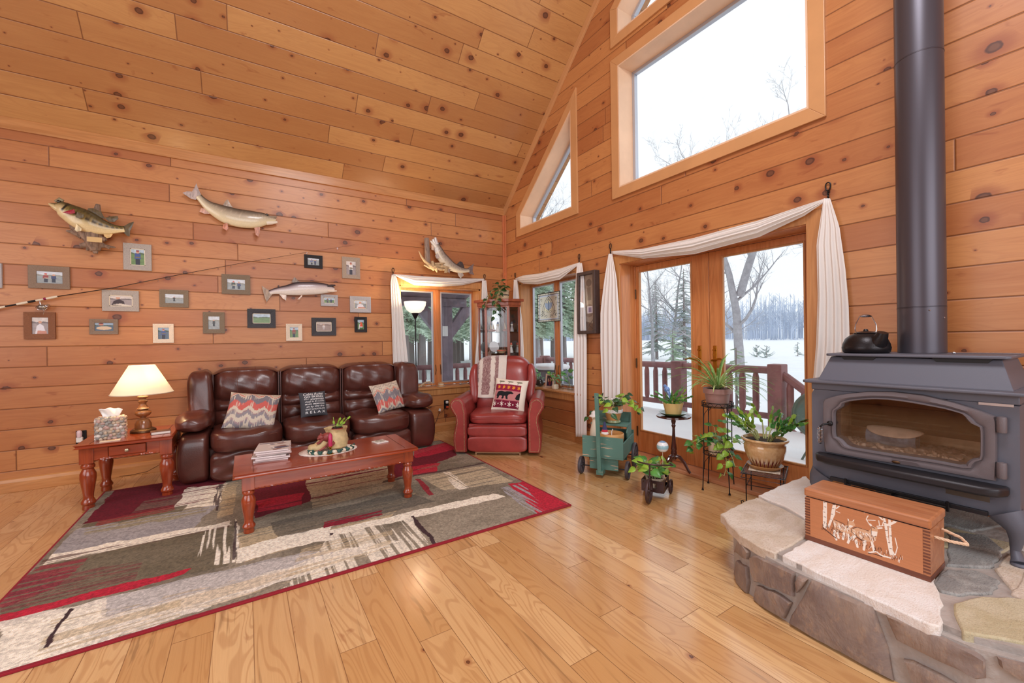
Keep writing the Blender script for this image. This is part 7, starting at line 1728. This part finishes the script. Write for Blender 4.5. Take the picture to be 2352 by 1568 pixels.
# door
DK = M['irondoor']
g = G(); ring(g, [(RO, SXF), (RO, 2.680), (lerp_(RO, RI, .06), 2.672), (lerp_(RO, RI, .5), 2.668), (lerp_(RO, RI, .76), 2.676), (lerp_(RO, RI, .82), 2.664), (lerp_(RO, RI, .92), 2.664), (RI, 2.680), (RI, 2.70)])
door = g.ob('door', DK, sv, world=True, ang=.8)
sg_ = glass('smoked_stove_glass', (.9, .84, .8), 2.6); vs = [(2.686, a, b) for a, b in RI]+[(2.692, a, b) for a, b in RI]; n = N_
G().add(vs, [tuple(range(n)), tuple(range(2*n-1, n-1, -1))]+[(i, (i+1) % n, n+(i+1) % n, n+i) for i in range(n)]).ob('door_glass', sg_, door, smooth=False, world=True)
for py in (975, 1080):
    c = P(2301, py, 0, 2.675); G().lathe([(.0, -.036), (.014, -.034), (.0155, -.028), (.0155, .024), (.014, .032), (0, .036)], tuple(float(x) for x in c), 16).box((float(c[0])+.01, float(c[1])+.016, float(c[2])), (.012, .03, .04)).ob('hinge', DK, door, world=True, ang=.9)
c = P(1906, 972, 0, 2.655); c = Vector([float(x) for x in c]); G().ell(c, (.012, .014, .014)).tube([c, c+Vector((-.03, .02, -.005)), c+Vector((-.035, .03, -.015)), c+Vector((-.035, .032, -.11))], .005, 8).ob('door_latch', M['black'], door, world=True)
g = G(); a = c+Vector((-.035, .031, -.018)); g.tube([a+Vector(((.010+.004*math.sin(t_*PI))*math.cos(t_*75), (.010+.004*math.sin(t_*PI))*math.sin(t_*75), -.088*t_)) for t_ in np.linspace(0, 1, 170)], .0016, 5); g.ob('spring_handle', M['chrome'], door, world=True)
c = P(2058, 1061, 0, 2.667); G().ell(tuple(float(x) for x in c), (.003, .016, .007)).ob('emblem', M['bronze'], door, world=True)
c = P(2287, 929, 0, SXF-.002); G().box(tuple(float(x) for x in c), (.003, .10, .012)).ob('name_plate', mat('steel_name_plate', (190, 176, 172), .4, .2), sv, world=True, smooth=False, bevel=.001)
# ash lip
lz = float(P(2100, 1078, 0, 2.66)[2]); la = float(P(1866, 1050, 0, 2.62)[1]); lb = float(P(2312, 1130, 0, 2.62)[1])
pl_ = [(2.70, la+.0), (2.66, la), (2.62, la-.02), (2.595, la-.07), (2.59, SYC), (2.595, lb+.07), (2.62, lb+.02), (2.66, lb), (2.70, lb)]
G().prism(pl_, dz0-.052, dz0-.012, 2).ob('ash_lip', M['irondk'], sv, bevel=.010, world=True, ang=.9)
# lower front: slot, drawer strip, rods
g = G().bx(2.685, 2.70, .40, .975, .455, .475); g.ob('lower_slot', M['irondk'], sv, smooth=False, world=True, bevel=.002)
g = G()
for z in (.47, .452): g.tube([(2.672, .90, z), (2.672, .52, z)], .004, 6)
g.tube([(2.672, .90, .44), (2.672, .90, .485)], .006, 6).tube([(2.672, .52, .44), (2.672, .52, .485)], .006, 6).tube([(2.69, .70, .46), (2.60, .72, .445)], .009, 8); g.ob('air_control_rod', M['black'], sv, world=True)
c = [P(x, y, 0, 2.62) for x, y in ((2183, 1117), (2265, 1145))]; G().box((2.606, float(c[0][1]+c[1][1])/2, dz0-.062), (.002, .13, .022)).ob('certification_label', mat('label_gold_line', (64, 54, 44), .5, .3), sv, smooth=False, world=True)
# shelf, canopy, top
pp_ = [(2.655, .29), (2.655, 1.08), (2.67, 1.095), (3.2, 1.095), (3.2, .278), (2.67, .278)]
G().prism(pp_, .984, .999, 2).prism([(2.70, Y0), (2.70, Y1), (3.2, Y1), (3.2, Y0)], .945, .984, 2).ob('shelf', I, sv, bevel=.004, world=True, ang=.9)
g = G(); a0, a1, b0, b1 = .33, 1.045, .37, 1.005; vs = [(2.735, a0, .998), (2.735, a1, .998), (3.19, a1, .998), (3.19, a0, .998), (2.80, b0, 1.128), (2.80, b1, 1.128), (3.17, b1, 1.128), (3.17, b0, 1.128)]
g.add(vs, [(3, 2, 1, 0), (4, 5, 6, 7), (0, 1, 5, 4), (1, 2, 6, 5), (2, 3, 7, 6), (3, 0, 4, 7)]).ob('canopy', I, sv, smooth=False, world=True, bevel=.003)
G().prism([(2.765, .355), (2.765, 1.005), (2.78, 1.02), (3.2, 1.02), (3.2, .34), (2.78, .34)], 1.132, 1.146, 2).ob('top_plate', I, sv, bevel=.004, world=True, ang=.9)
for ya, yb in ((.80, .955), (.395, .59)):
    g = G().prism([(ya, 1.131), (ya+.015, 1.112), (yb-.015, 1.112), (yb, 1.131)], 2.79, 2.81, 0); g.ob('convection_slot', M['black'], sv, smooth=False, world=True)
# legs
for sy in (-1, 1):
    for X in (2.73, 3.13):
        y = SYC+sy*.335; sx = -1 if X < 2.9 else 1
        g = G().tube([(X, y, .475), (X+sx*.008, y+sy*.022, .44), (X+sx*.012, y+sy*.03, .41), (X+sx*.0, y+sy*.026, .37), (X-sx*.004, y+sy*.022, .325), (X+sx*.012, y+sy*.03, .295), (X+sx*.02, y+sy*.034, .283)], [.06, .045, .032, .022, .016, .02, .026], 14)
        g.lathe([(.024, 0), (.026, .006), (.022, .014)], (X+sx*.02, y+sy*.034, HZ+.0005), 16); g.ob('leg', I, sv, world=True)
# flue pipe (same assembly as the stove)
g = G(); cx0, cy0 = 3.06, .686; tz_ = zroof(cy0)
for za, zb in ((1.146, 1.39), (1.39, 2.72), (2.72, 4.3), (4.3, tz_+.05)): g.lathe([(.094, za), (.0965, za+.002), (.0965, zb-.004), (.098, zb-.003), (.098, zb), (.094, zb)], (cx0, cy0, 0), 48, cap=False)
fpz = g.ob('flue_pipe', mat('black_flue_pipe', (84, 80, 88), .38, .55), sv, world=True, ang=.5)
g = G()
for z, a in ((1.33, -1.9), (1.37, -2.6), (1.345, -.4)): g.ell((cx0+.098*math.cos(a), cy0+.098*math.sin(a), z), (.004, .004, .004), 8, 5)
g.ob('pipe_screws', M['chrome'], fpz, world=True)
nw = thing('newspaper_roll', 'rolled blue and white newspaper lying inside the stove behind the glass', 'newspaper', (2.90, .77, .665))
g = G().lathe([(.035, -.1), (.042, -.1), (.046, 0), (.04, .1), (.034, .1)], n=20, cap=False, T=Matrix.Translation((0, 0, .03)) @ Matrix.Rotation(PI/2, 4, 'X')); g.ob('rolled_paper', mat('newsprint_blue', (120, 150, 180), .8, var=.5, vs=12), nw, solid=.002)
G().sbox((-.0, -.01, .075), (.055, .115, .014), 2.6, 10, lambda p: (0, 0, -.03*p[0]**2)).ob('top_sheet', mat('newsprint_white', (226, 220, 208), .8, var=.12, vs=20), nw)
# kettle
kt = thing('iron_kettle', 'black cast-iron kettle with a silver wire bail on the left of the stove top', 'kettle', (2.93, .885, 1.1465), math.radians(-125))
km = mat('kettle_cast_iron', (38, 34, 36), .35, .5, bump=.0006, bs=200); 
G().lathe([(0, 0), (.095, 0), (.104, .006), (.108, .03), (.106, .036), (.104, .05), (.092, .08), (.07, .1), (.05, .108), (.045, .112)], n=40).ob('kettle_body', km, kt, ang=.9)
G().lathe([(.052, .108), (.054, .112), (.04, .118), (.012, .122), (.01, .13), (.006, .134), (0, .134)], n=28).ob('lid', km, kt)
G().tube([(.055, 0, .04), (.085, 0, .065), (.105, 0, .095), (.112, 0, .112)], [.05, .04, .028, .024], 16).ob('spout', km, kt)
G().tube([(0, -.052, .11), (0, -.058, .13), (0, -.056, .16), (0, -.032, .205), (0, .032, .205), (0, .056, .16), (0, .058, .13), (0, .052, .11)], .0028, 7).ob('bail', M['chrome'], kt)
G().tube([(0, -.03, .205), (0, -.015, .207), (0, .0, .208), (0, .015, .207), (0, .03, .205)], [.004, .008, .009, .008, .004], 10).ob('grip', M['chrome'], kt)
tv = thing('steel_poker', 'thin steel rod with round ends lying on the right of the stove top', 'rod', (2.93, .42, 1.1465))
G().tube([(0, .12, .006), (0, -.09, .006)], .0035, 8).ell((0, .122, .006), (.006, .008, .006)).ob('rod', M['chrome'], tv)
# engraved keepsake box
kb = thing('keepsake_box', 'finger-jointed wooden box engraved with two deer and birches on the hearth', 'box', (2.352, .7035, HZ+.001))
cd1 = wood('cedar_box', (200, 136, 92), (180, 112, 70), .4, .25, 1, 1.4); dkj = wood('dark_joint_wood', (126, 70, 46), (108, 56, 36), .45, .2, 1, 1.4)
hx_, hy_, hz_ = .10, .2165, .205
g = G().bx(-hx_, hx_, -hy_, hy_, 0, hz_); g.ob('case', cd1, kb, smooth=False, bevel=.002); G().bx(-hx_-.001, hx_+.001, -hy_-.001, hy_+.001, 0, .022).ob('base_band', dkj, kb, smooth=False)
G().bx(-hx_-.004, hx_+.004, -hy_-.004, hy_+.004, hz_+.003, hz_+.042).ob('lid', cd1, kb, smooth=False, bevel=.008); G().bx(-hx_+.004, hx_-.004, -hy_+.004, hy_-.004, hz_, hz_+.004).ob('lid_gap', M['black'], kb, smooth=False)
for s in (-1, 1):
    g = G()
    for k in range(14): z = .03+k*.0125; g.bx(-hx_-.0012, -hx_+.001, s*(hy_-.010)-.0105, s*(hy_-.010)+.0105, z, z+.0065)
    g.ob('finger_joints', dkj, kb, smooth=False)
bxx = 2.352-hx_-.0009; ya_, yb_ = .7035+hy_-.021, .7035-hy_+.021; za_, zb_ = HZ+.0235, HZ+.2055
def uvp(x, y):
    p = P(1860+x/7.84, 1120+y/7.84, 0, bxx); return ((ya_-p[1])/(ya_-yb_), (p[2]-za_)/(zb_-za_))
cv = Canvas(440, 214, (194, 126, 82)); U, V = cv.U, cv.V; gr = fbm(U*4, V*60, 3, 3); cv.c *= (.92+.18*gr)[..., None]
Wt, Dk, Fw = (246, 236, 224), (84, 44, 30), (220, 172, 134)
pz = lambda l, c, **k: cv.poly([uvp(*q) for q in l], c, **k); lz_ = lambda l, w, c: cv.line([uvp(*q) for q in l], w, c)
pz([(245, 180), (310, 215), (312, 480), (305, 740), (235, 700), (238, 400)], Wt); pz([(430, 245), (480, 260), (455, 480), (395, 620), (350, 730), (320, 690), (370, 560), (395, 400)], Wt)
lz_([(480, 370), (570, 295)], .006, Wt); lz_([(480, 420), (545, 450)], .004, Wt)
pz([(1310, 485), (1345, 490), (1400, 700), (1430, 1000), (1545, 1215), (1440, 1200), (1380, 900), (1340, 640)], Wt); pz([(1415, 510), (1455, 520), (1480, 900), (1500, 1180), (1450, 1190), (1425, 800)], Wt)
lz_([(1310, 570), (1240, 500), (1060, 430), (930, 380)], .008, Wt); lz_([(1060, 440), (985, 445)], .005, Wt); lz_([(1390, 670), (1480, 640), (1600, 570)], .011, Wt); lz_([(1545, 1200), (1580, 1070), (1540, 900)], .004, Wt)
for x, y in ((265, 260), (280, 340), (260, 430), (275, 520), (262, 610), (435, 300), (425, 370), (400, 470), (375, 560), (1360, 620), (1380, 760), (1400, 880), (1430, 980), (1460, 1090), (1450, 700), (1465, 860)): lz_([(x-14, y), (x+16, y+6)], .003, Dk)
# doe
pz([(415, 590), (450, 575), (560, 640), (640, 690), (690, 660), (740, 720), (760, 800), (700, 840), (600, 800), (500, 790), (440, 740)], Fw); pz([(690, 600), (720, 590), (790, 600), (825, 680), (770, 700), (720, 760), (685, 720)], Fw); pz([(680, 550), (705, 560), (710, 600), (690, 590)], Wt); pz([(810, 570), (790, 600), (765, 610), (785, 575)], Wt); pz([(720, 660), (790, 690), (740, 720), (700, 700)], Wt)
for l in ([(450, 770), (440, 850), (480, 930)], [(505, 800), (520, 900)], [(620, 810), (600, 920)], [(700, 840), (710, 940), (690, 990)]): lz_(l, .011, Wt)
lz_([(450, 575), (600, 640), (680, 720)], .004, Dk); lz_([(490, 745), (570, 795)], .004, Dk)
# buck
pz([(760, 740), (850, 705), (950, 740), (1060, 780), (1110, 720), (1140, 690), (1220, 720), (1230, 780), (1215, 860), (1190, 950), (1150, 975), (1020, 960), (930, 930), (850, 870), (760, 860), (750, 790)], Fw); pz([(1110, 770), (1220, 790), (1215, 860), (1160, 880), (1110, 840)], Wt); pz([(1045, 620), (1110, 650), (1130, 690), (1090, 690)], Wt); pz([(1210, 710), (1310, 705), (1315, 730), (1230, 740)], Wt)
for l in ([(1050, 620), (1020, 560), (1050, 500)], [(1020, 575), (1180, 585)], [(1210, 690), (1330, 680)], [(1260, 685), (1245, 590)], [(1310, 680), (1330, 610)]): lz_(l, .004, Wt)
for l in ([(830, 870), (760, 890), (710, 935), (690, 985)], [(840, 950), (860, 1060)], [(1000, 950), (975, 1110)], [(1120, 980), (1160, 1130)]): lz_(l, .011, Wt)
lz_([(780, 730), (850, 708), (1060, 775)], .004, Dk); lz_([(840, 880), (950, 955)], .004, Dk); lz_([(1110, 860), (1150, 890), (1190, 870)], .003, Dk); lz_([(1120, 700), (1170, 725)], .004, Dk)
lz_([(240, 720), (470, 900)], .006, Dk)
rr = np.random.default_rng(3)
for k in range(150):
    t_ = rr.uniform(0, 1); x = 220+1450*t_; y = 720+620*t_+rr.uniform(-60, 40); lz_([(x, y), (x+rr.uniform(-25, 25), y-rr.uniform(20, 70))], .0016, Dk if k % 3 else Wt)
for k in range(70):
    t_ = rr.uniform(0, 1)
    for x0, y0, sx_, sy_, w_ in ((430, 600, 280, 150, .0022), (770, 740, 400, 170, .0022)):
        x = x0+sx_*t_; y = y0+sy_*t_*.6+rr.uniform(0, 90); lz_([(x, y), (x+rr.uniform(5, 22), y+rr.uniform(20, 60))], w_, Wt if k % 3 else (150, 96, 66))
lz_([(415, 590), (440, 740), (500, 790), (600, 800)], .003, Dk); lz_([(690, 600), (685, 720)], .003, Dk); lz_([(760, 740), (750, 790), (850, 870), (930, 930), (1020, 960)], .003, Dk); lz_([(1110, 720), (1110, 840)], .003, Dk)
lz_([(1060, 1160), (1200, 1150), (1300, 1220), (1450, 1260)], .007, Wt); lz_([(1060, 1175), (1200, 1200), (1300, 1235)], .005, Dk)
canvas_grid('engraving', cv, lambda u, v: (bxx-.0006+0*u, ya_-(ya_-yb_)*u, za_+(zb_-za_)*v), painted('engraved_wood', .45, .05, coat=.2), kb, 440, 214, world=True, label='deer scene engraved in white')
rp_ = mat('sisal_rope', (222, 190, 160), .9)
g = G(); path = [Vector((-.045, -hy_, .165)), Vector((-.03, -hy_-.05, .16)), Vector((.0, -hy_-.085, .155)), Vector((.03, -hy_-.06, .165)), Vector((.045, -hy_, .175))]
pts = [];
for i in range(4):
    for k in range(14): pts.append(path[i].lerp(path[i+1], k/14))
for ph in (0, PI*2/3, PI*4/3): g.tube([p+Vector((math.cos(i*.55+ph)*.003, 0, math.sin(i*.55+ph)*.003)) for i, p in enumerate(pts)], .0035, 6)
g.ob('rope_handle', rp_, kb)
# ---------- outdoors ----------
def gz_(x, y):
    d = math.hypot(max(0, x-6), max(0, y-8)*.7); z = -.62
    return z+1.25*max(0, min(1, (d-8)/75))**1.0+.12*math.sin(x*.11+1)*math.sin(y*.09)
def gfn(u, v): x = OUTB+.02+u*u*165; y = -70+v*230; return (x, y, gz_(x, y))
g = G().grid(gfn, 60, 90).grid(lambda u, v: (-25+u*(25+OUTB+.02), OUTA+.02+v*v*150, gz_(0, OUTA+v*v*150)), 12, 40)
struct(g.ob('snowy_yard', M['snow']))
DX1 = 6.30; dk = G().bx(OUTB, DX1+.15, 1.2, 8.6, -.25, -.14).bx(-6, OUTB, OUTA, 8.6, -.25, -.14); struct(dk.ob('deck', M['porch'], smooth=False))
g = G().grid(lambda u, v: (OUTB+.0+u*(DX1+.1-OUTB), 1.25+v*7.3, -.075+.035*fbm(u*9, v*20, 3, 3)-.06*max(0, u-.93)*10*0), 40, 80)
struct(g.ob('deck_snow', M['snow']))
LG = M['log']
def rail(name, label, p0, p1, posts, ztop=.76, zlow=.10, zb=-.14, nb=None, slope=0, group=None):
    p0, p1 = Vector(p0), Vector(p1); L = (p1-p0).length; d = (p1-p0)/L; t = thing(name, label, 'railing', (p0.x, p0.y, zb), 0, group); zf = lambda s: -slope*s
    for s, w_, h in posts: c = p0+d*s; G().box((c.x, c.y, (zb+h+zf(s))/2), (w_, w_, h+zf(s)-zb)).ob('post', LG, t, smooth=False, bevel=.012, world=True)
    for z, nm in ((ztop, 'top_rail'), (zlow, 'bottom_rail')): G().tube([(p0.x, p0.y, z), (p1.x, p1.y, z+zf(L))], .055 if z == ztop else .045, 10).ob(nm, LG, t, world=True)
    n = nb or int(L/.19)
    for i in range(n):
        s = (i+.5)*L/n; c = p0+d*s
        if any(abs(s-q[0]) < q[1]*.6 for q in posts): continue
        za, zb2 = zlow+zf(s), ztop+zf(s)
        G().tube([(c.x, c.y, za), (c.x, c.y, za+.1), (c.x, c.y, zb2-.12), (c.x, c.y, zb2)], [.022, .045, .045, .022], 9).ob('baluster', LG, t, world=True)
    return t
rail('deck_railing', 'stained log railing with square posts along the snowy deck outside the doors', (DX1, 8.4, 0), (DX1, 2.9, 0), [(0.1, .19, .84), (3.92, .19, .84), (5.5, .19, .85)])
rail('stair_railing', 'sloping log stair railing going down from the deck corner post', (DX1, 2.82, 0), (DX1-.1, 1.3, 0), [], ztop=.70, zlow=.0, slope=.72, nb=9)
rail('porch_railing', 'log railing with balusters along the covered porch behind the left window', (6.1, 8.3, 0), (-1, 8.3, 0), [(0, .16, .8)], ztop=.70, zlow=.08)
pr = thing('porch_roof', 'dark timber porch roof with diagonal braces outside the left double window', 'porch', (1.5, 8.3, 0)); PM = M['porch']
G().prism([(OUTA, 2.75), (8.75, 2.05), (8.75, 2.2), (OUTA, 2.9)], -6, 4.1, 0).ob('roof_deck', PM, pr, smooth=False, world=True)
G().bx(-6, 4.1, 8.2, 8.42, 1.98, 2.16).ob('beam', PM, pr, smooth=False, world=True, bevel=.01)
for x in (3.62, -.6): G().bx(x-.13, x+.13, 8.18, 8.44, -.14, 1.98).ob('post', PM, pr, smooth=False, world=True, bevel=.02)
for x, s in ((3.62, 1), (3.62, -1)):
    G().prism([(x+s*.1, 1.25), (x+s*.1, 1.55), (x+s*.42, 1.99), (x+s*.72, 1.99)], 8.24, 8.38, 1).ob('brace', PM, pr, smooth=False, world=True)
G().bx(3.5, 3.62, 8.15, 8.18, 1.35, 1.56).ob('white_sign', M['white'], pr, smooth=False, world=True)
c = P(1262, 850, 0, 4.9); gr_ = thing('covered_grill', 'grill under a grey cover topped with snow on the deck outside the small window', 'grill', (4.75, float(P(1262, 850, 0, 4.75)[1]), -.14))
G().sbox((0, 0, .42), (.3, .38, .42), 7, 8).ob('cover', mat('grey_cover', (110, 114, 124), .7), gr_); G().sbox((0, 0, .88), (.3, .38, .06), 3, 10).ob('snow_cap', M['snow'], gr_)
pc = P(1848, 950, 0, 5.0); ch = thing('mesh_chair', 'round green metal mesh patio chair at the right edge of the deck', 'chair', (5.05, 1.90, -.08)); gm = mat('green_metal_mesh', (104, 124, 116), .5, .3)
g = G(); Tm = Matrix.Translation((0, 0, .48)) @ Matrix.Rotation(-1.1, 4, 'Z') @ Matrix.Rotation(1.2, 4, 'X')
g.lathe([(.001, -.05), (.1, -.04), (.2, 0), (.245, .05)], n=28, T=Tm, cap=False); g.ob('mesh_shell', gm, ch, solid=.006)
g = G(); g.tube([Tm @ Vector((.25*math.cos(a), .25*math.sin(a), .052)) for a in np.linspace(0, 2*PI, 33)[:-1]], .016, 8, closed=True); g.ob('rim', gm, ch)
for s in (-1, 1): G().tube([(s*.16, -.16, 0), (s*.15, 0, .3), (s*.14, .14, 0)], .012, 6).ob('leg', gm, ch)

def bare_tree(name, label, loc, h, r, seed, group=None, lean=(0, 0), fork=None, dens=1., m=None, up=.25, first=.16):
    t = thing(name, label, 'tree', loc, 0, group); rnd = random.Random(seed); gt = G(); gb = G()
    def limb(p, d, L, r0, lvl):
        n = 6 if lvl < 2 else 4; pts = [p.copy()]; rs = [r0]; st_ = L/n
        for i in range(n):
            d = (d+Vector((rnd.uniform(-1, 1), rnd.uniform(-1, 1), rnd.uniform(-.7, 1)))*(.10 if lvl == 0 else .2)+Vector((0, 0, .04 if lvl else 0))).normalized(); p = p+d*st_; pts.append(p.copy()); rs.append(r0*(1-.85*(i+1)/n))
        (gt if lvl == 0 else gb).tube(pts, rs, 9 if lvl == 0 else (5 if lvl == 1 else 3), cap=False)
        if lvl >= 4: return
        cnt = [int(15*dens), int(8*dens), 5, 3][lvl]
        for k in range(cnt):
            s = (rnd.uniform(first, 1) if lvl == 0 else rnd.uniform(.2, 1)); i = min(n-1, int(s*n)); q = pts[i].lerp(pts[i+1], s*n-i); ax_ = (pts[i+1]-pts[i]).normalized(); a = rnd.uniform(0, 2*PI)
            u_ = ax_.orthogonal().normalized(); v_ = ax_.cross(u_); sp = rnd.uniform(.7, 1.3) if lvl == 0 else rnd.uniform(.45, 1.); dd = (ax_*math.cos(sp)+(u_*math.cos(a)+v_*math.sin(a))*math.sin(sp)+Vector((0, 0, up*.5))).normalized()
            rr_ = max(.004, rs[i]*(.5 if lvl else .42)); limb(q, dd, L*(rnd.uniform(.28, .5) if lvl == 0 else rnd.uniform(.35, .6))*(1-.35*s), rr_, lvl+1)
    limb(Vector((0, 0, -.2)), Vector((lean[0], lean[1], 1)).normalized(), h, r, 0)
    if fork: limb(Vector((0, 0, fork)), Vector((-.1, -.35, 1)).normalized(), h*.8, r*.8, 0)
    gt.ob('trunk', m or M['bark'], t); gb.ob('branches', m or M['bark'], t); return t
def at(px, X): q = P(px, 776, 0, X); return (X, float(q[1]), gz_(X, float(q[1])))
def atY(px, Y): q = P(px, 776, 1, Y); return (float(q[0]), Y, gz_(float(q[0]), Y))
bare_tree('maple_tree', 'large forked bare maple tree in the snowy yard beyond the right-hand door', at(1700, 16.5), 9.0, .2, 3, fork=3.4, dens=1.1, up=.1)
bare_tree('bare_tree', 'tall bare tree at the far right whose twigs show in the big upper window', at(2110, 15), 12, .22, 9, dens=1.2, first=.3)
bt = bare_tree('bare_tree', 'slim bare tree beyond the left-hand door, nearest to the hinge side', at(1500, 22), 7.8, .13, 12)
dup(bt, at(1545, 24), 2., 'slim bare tree in the middle of the view through the left-hand door'); dup(bt, at(1598, 21), 4., 'slim bare tree beyond the left-hand door, nearest to the handles')
dup(bt, at(1650, 30), 1., 'slim bare tree seen just left of the large forked maple')
bare_tree('bare_tree', 'bare tree whose crown shows through the small slanted window', at(1235, 13.5), 10.5, .2, 17, dens=1.2, first=.3)
def conifer(name, label, loc, h, r, seed, m, n=None, group=None, first=.1, droop=.25):
    t = thing(name, label, 'tree', loc, 0, group); rnd = random.Random(seed); g = G(); g.tube([(0, 0, -.3), (0, 0, h)], [h*.022, .01], 7); g.ob('trunk', mat('conifer_trunk', (140, 128, 126), .9) if 'conifer_trunk' not in bpy.data.materials else bpy.data.materials['conifer_trunk'], t); g = G(); n = n or int(h*17)
    for k in range(n):
        s = first+(1-first)*(k+rnd.random())/n; z = h*s; R_ = r*(1-s)**.8*rnd.uniform(.7, 1.1)+.05; a = rnd.uniform(0, 2*PI); e = Vector((math.cos(a), math.sin(a), 0)); sd = Vector((-e.y, e.x, 0)); m_ = 12
        for j in range(m_):
            q = (j+.6)/m_; p = Vector((0, 0, z))+e*R_*q+Vector((0, 0, -droop*R_*q*q)); w_ = R_*.13*(1.15-q)+.035
            for sg in (-1, 1, 0):
                tip = p+sd*sg*w_*rnd.uniform(.8, 1.3)+e*w_*(.7 if sg else 1.6)+Vector((0, 0, -w_*rnd.uniform(.1, .7))); b = e*.05*w_+Vector((0, 0, w_*.16)); g.add([p-b*1.2, p+b*1.4+sd*.05*w_, tip, p+Vector((0, 0, -w_*.28))], [(0, 1, 2), (1, 3, 2), (3, 0, 2), (0, 3, 1)])
    g.ob('needles', m, t, smooth=False); return t
cg = mat('evergreen_needles', (184, 202, 180), .9, var=.28, vs=3); cg2 = mat('hazed_needles', (176, 188, 184), .9, var=.25, vs=3)  # both needle colours paled to carry the outdoor haze
e1 = conifer('evergreen_tree', 'tall pale hazy evergreen beyond the left-hand door near its handles', at(1572, 24), 6.2, 2.0, 2, cg2)
dup(e1, at(1508, 27), 1., 'pale hazy evergreen beyond the left-hand door on its hinge side')
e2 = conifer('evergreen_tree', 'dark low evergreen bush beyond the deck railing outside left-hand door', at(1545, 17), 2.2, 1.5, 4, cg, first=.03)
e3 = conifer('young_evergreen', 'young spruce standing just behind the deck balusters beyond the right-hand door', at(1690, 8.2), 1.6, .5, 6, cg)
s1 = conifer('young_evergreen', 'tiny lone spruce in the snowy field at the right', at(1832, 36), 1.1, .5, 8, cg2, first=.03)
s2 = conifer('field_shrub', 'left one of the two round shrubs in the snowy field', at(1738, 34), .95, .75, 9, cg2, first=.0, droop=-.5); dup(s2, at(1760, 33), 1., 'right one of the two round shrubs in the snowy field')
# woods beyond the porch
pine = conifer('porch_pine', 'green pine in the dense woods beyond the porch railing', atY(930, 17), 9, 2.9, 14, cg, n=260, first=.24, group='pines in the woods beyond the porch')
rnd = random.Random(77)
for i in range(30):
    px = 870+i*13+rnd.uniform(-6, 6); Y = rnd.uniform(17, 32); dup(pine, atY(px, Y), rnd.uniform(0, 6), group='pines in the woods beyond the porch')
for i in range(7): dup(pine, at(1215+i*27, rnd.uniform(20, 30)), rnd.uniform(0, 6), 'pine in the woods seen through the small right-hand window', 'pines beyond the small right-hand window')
pine['label'] = 'green pine in the dense woods beyond the porch railing'
# far tree line: nobody could count it
g = G(); rnd = random.Random(5)
for k in range(2200):
    X = rnd.uniform(78, 104); y = rnd.uniform(-5, 130); h = rnd.uniform(4.5, 8.5); z = gz_(X, y); r_ = rnd.uniform(.06, .14); g.tube([(X, y, z-.5), (X+rnd.uniform(-.3, .3), y+rnd.uniform(-.3, .3), z+h)], [r_, .03], 3, cap=False)
    for j in range(6):
        s = rnd.uniform(.25, .95); a = rnd.uniform(0, 6.3); L = h*.22*(1.2-s); g.tube([(X, y, z+h*s), (X+L*math.cos(a), y+L*math.sin(a), z+h*s+L*1.1)], [.05, .015], 3, cap=False)
o = g.ob('tree_line', mat('grey_woods', (196, 206, 222), .95, var=.15, vs=.3)); tag(o, 'hazy grey line of bare woods along the far edge of the snowy field', 'woods', kind='stuff')  # distance haze is put into the pale blue-grey colour
o.location = (0, 0, 0)
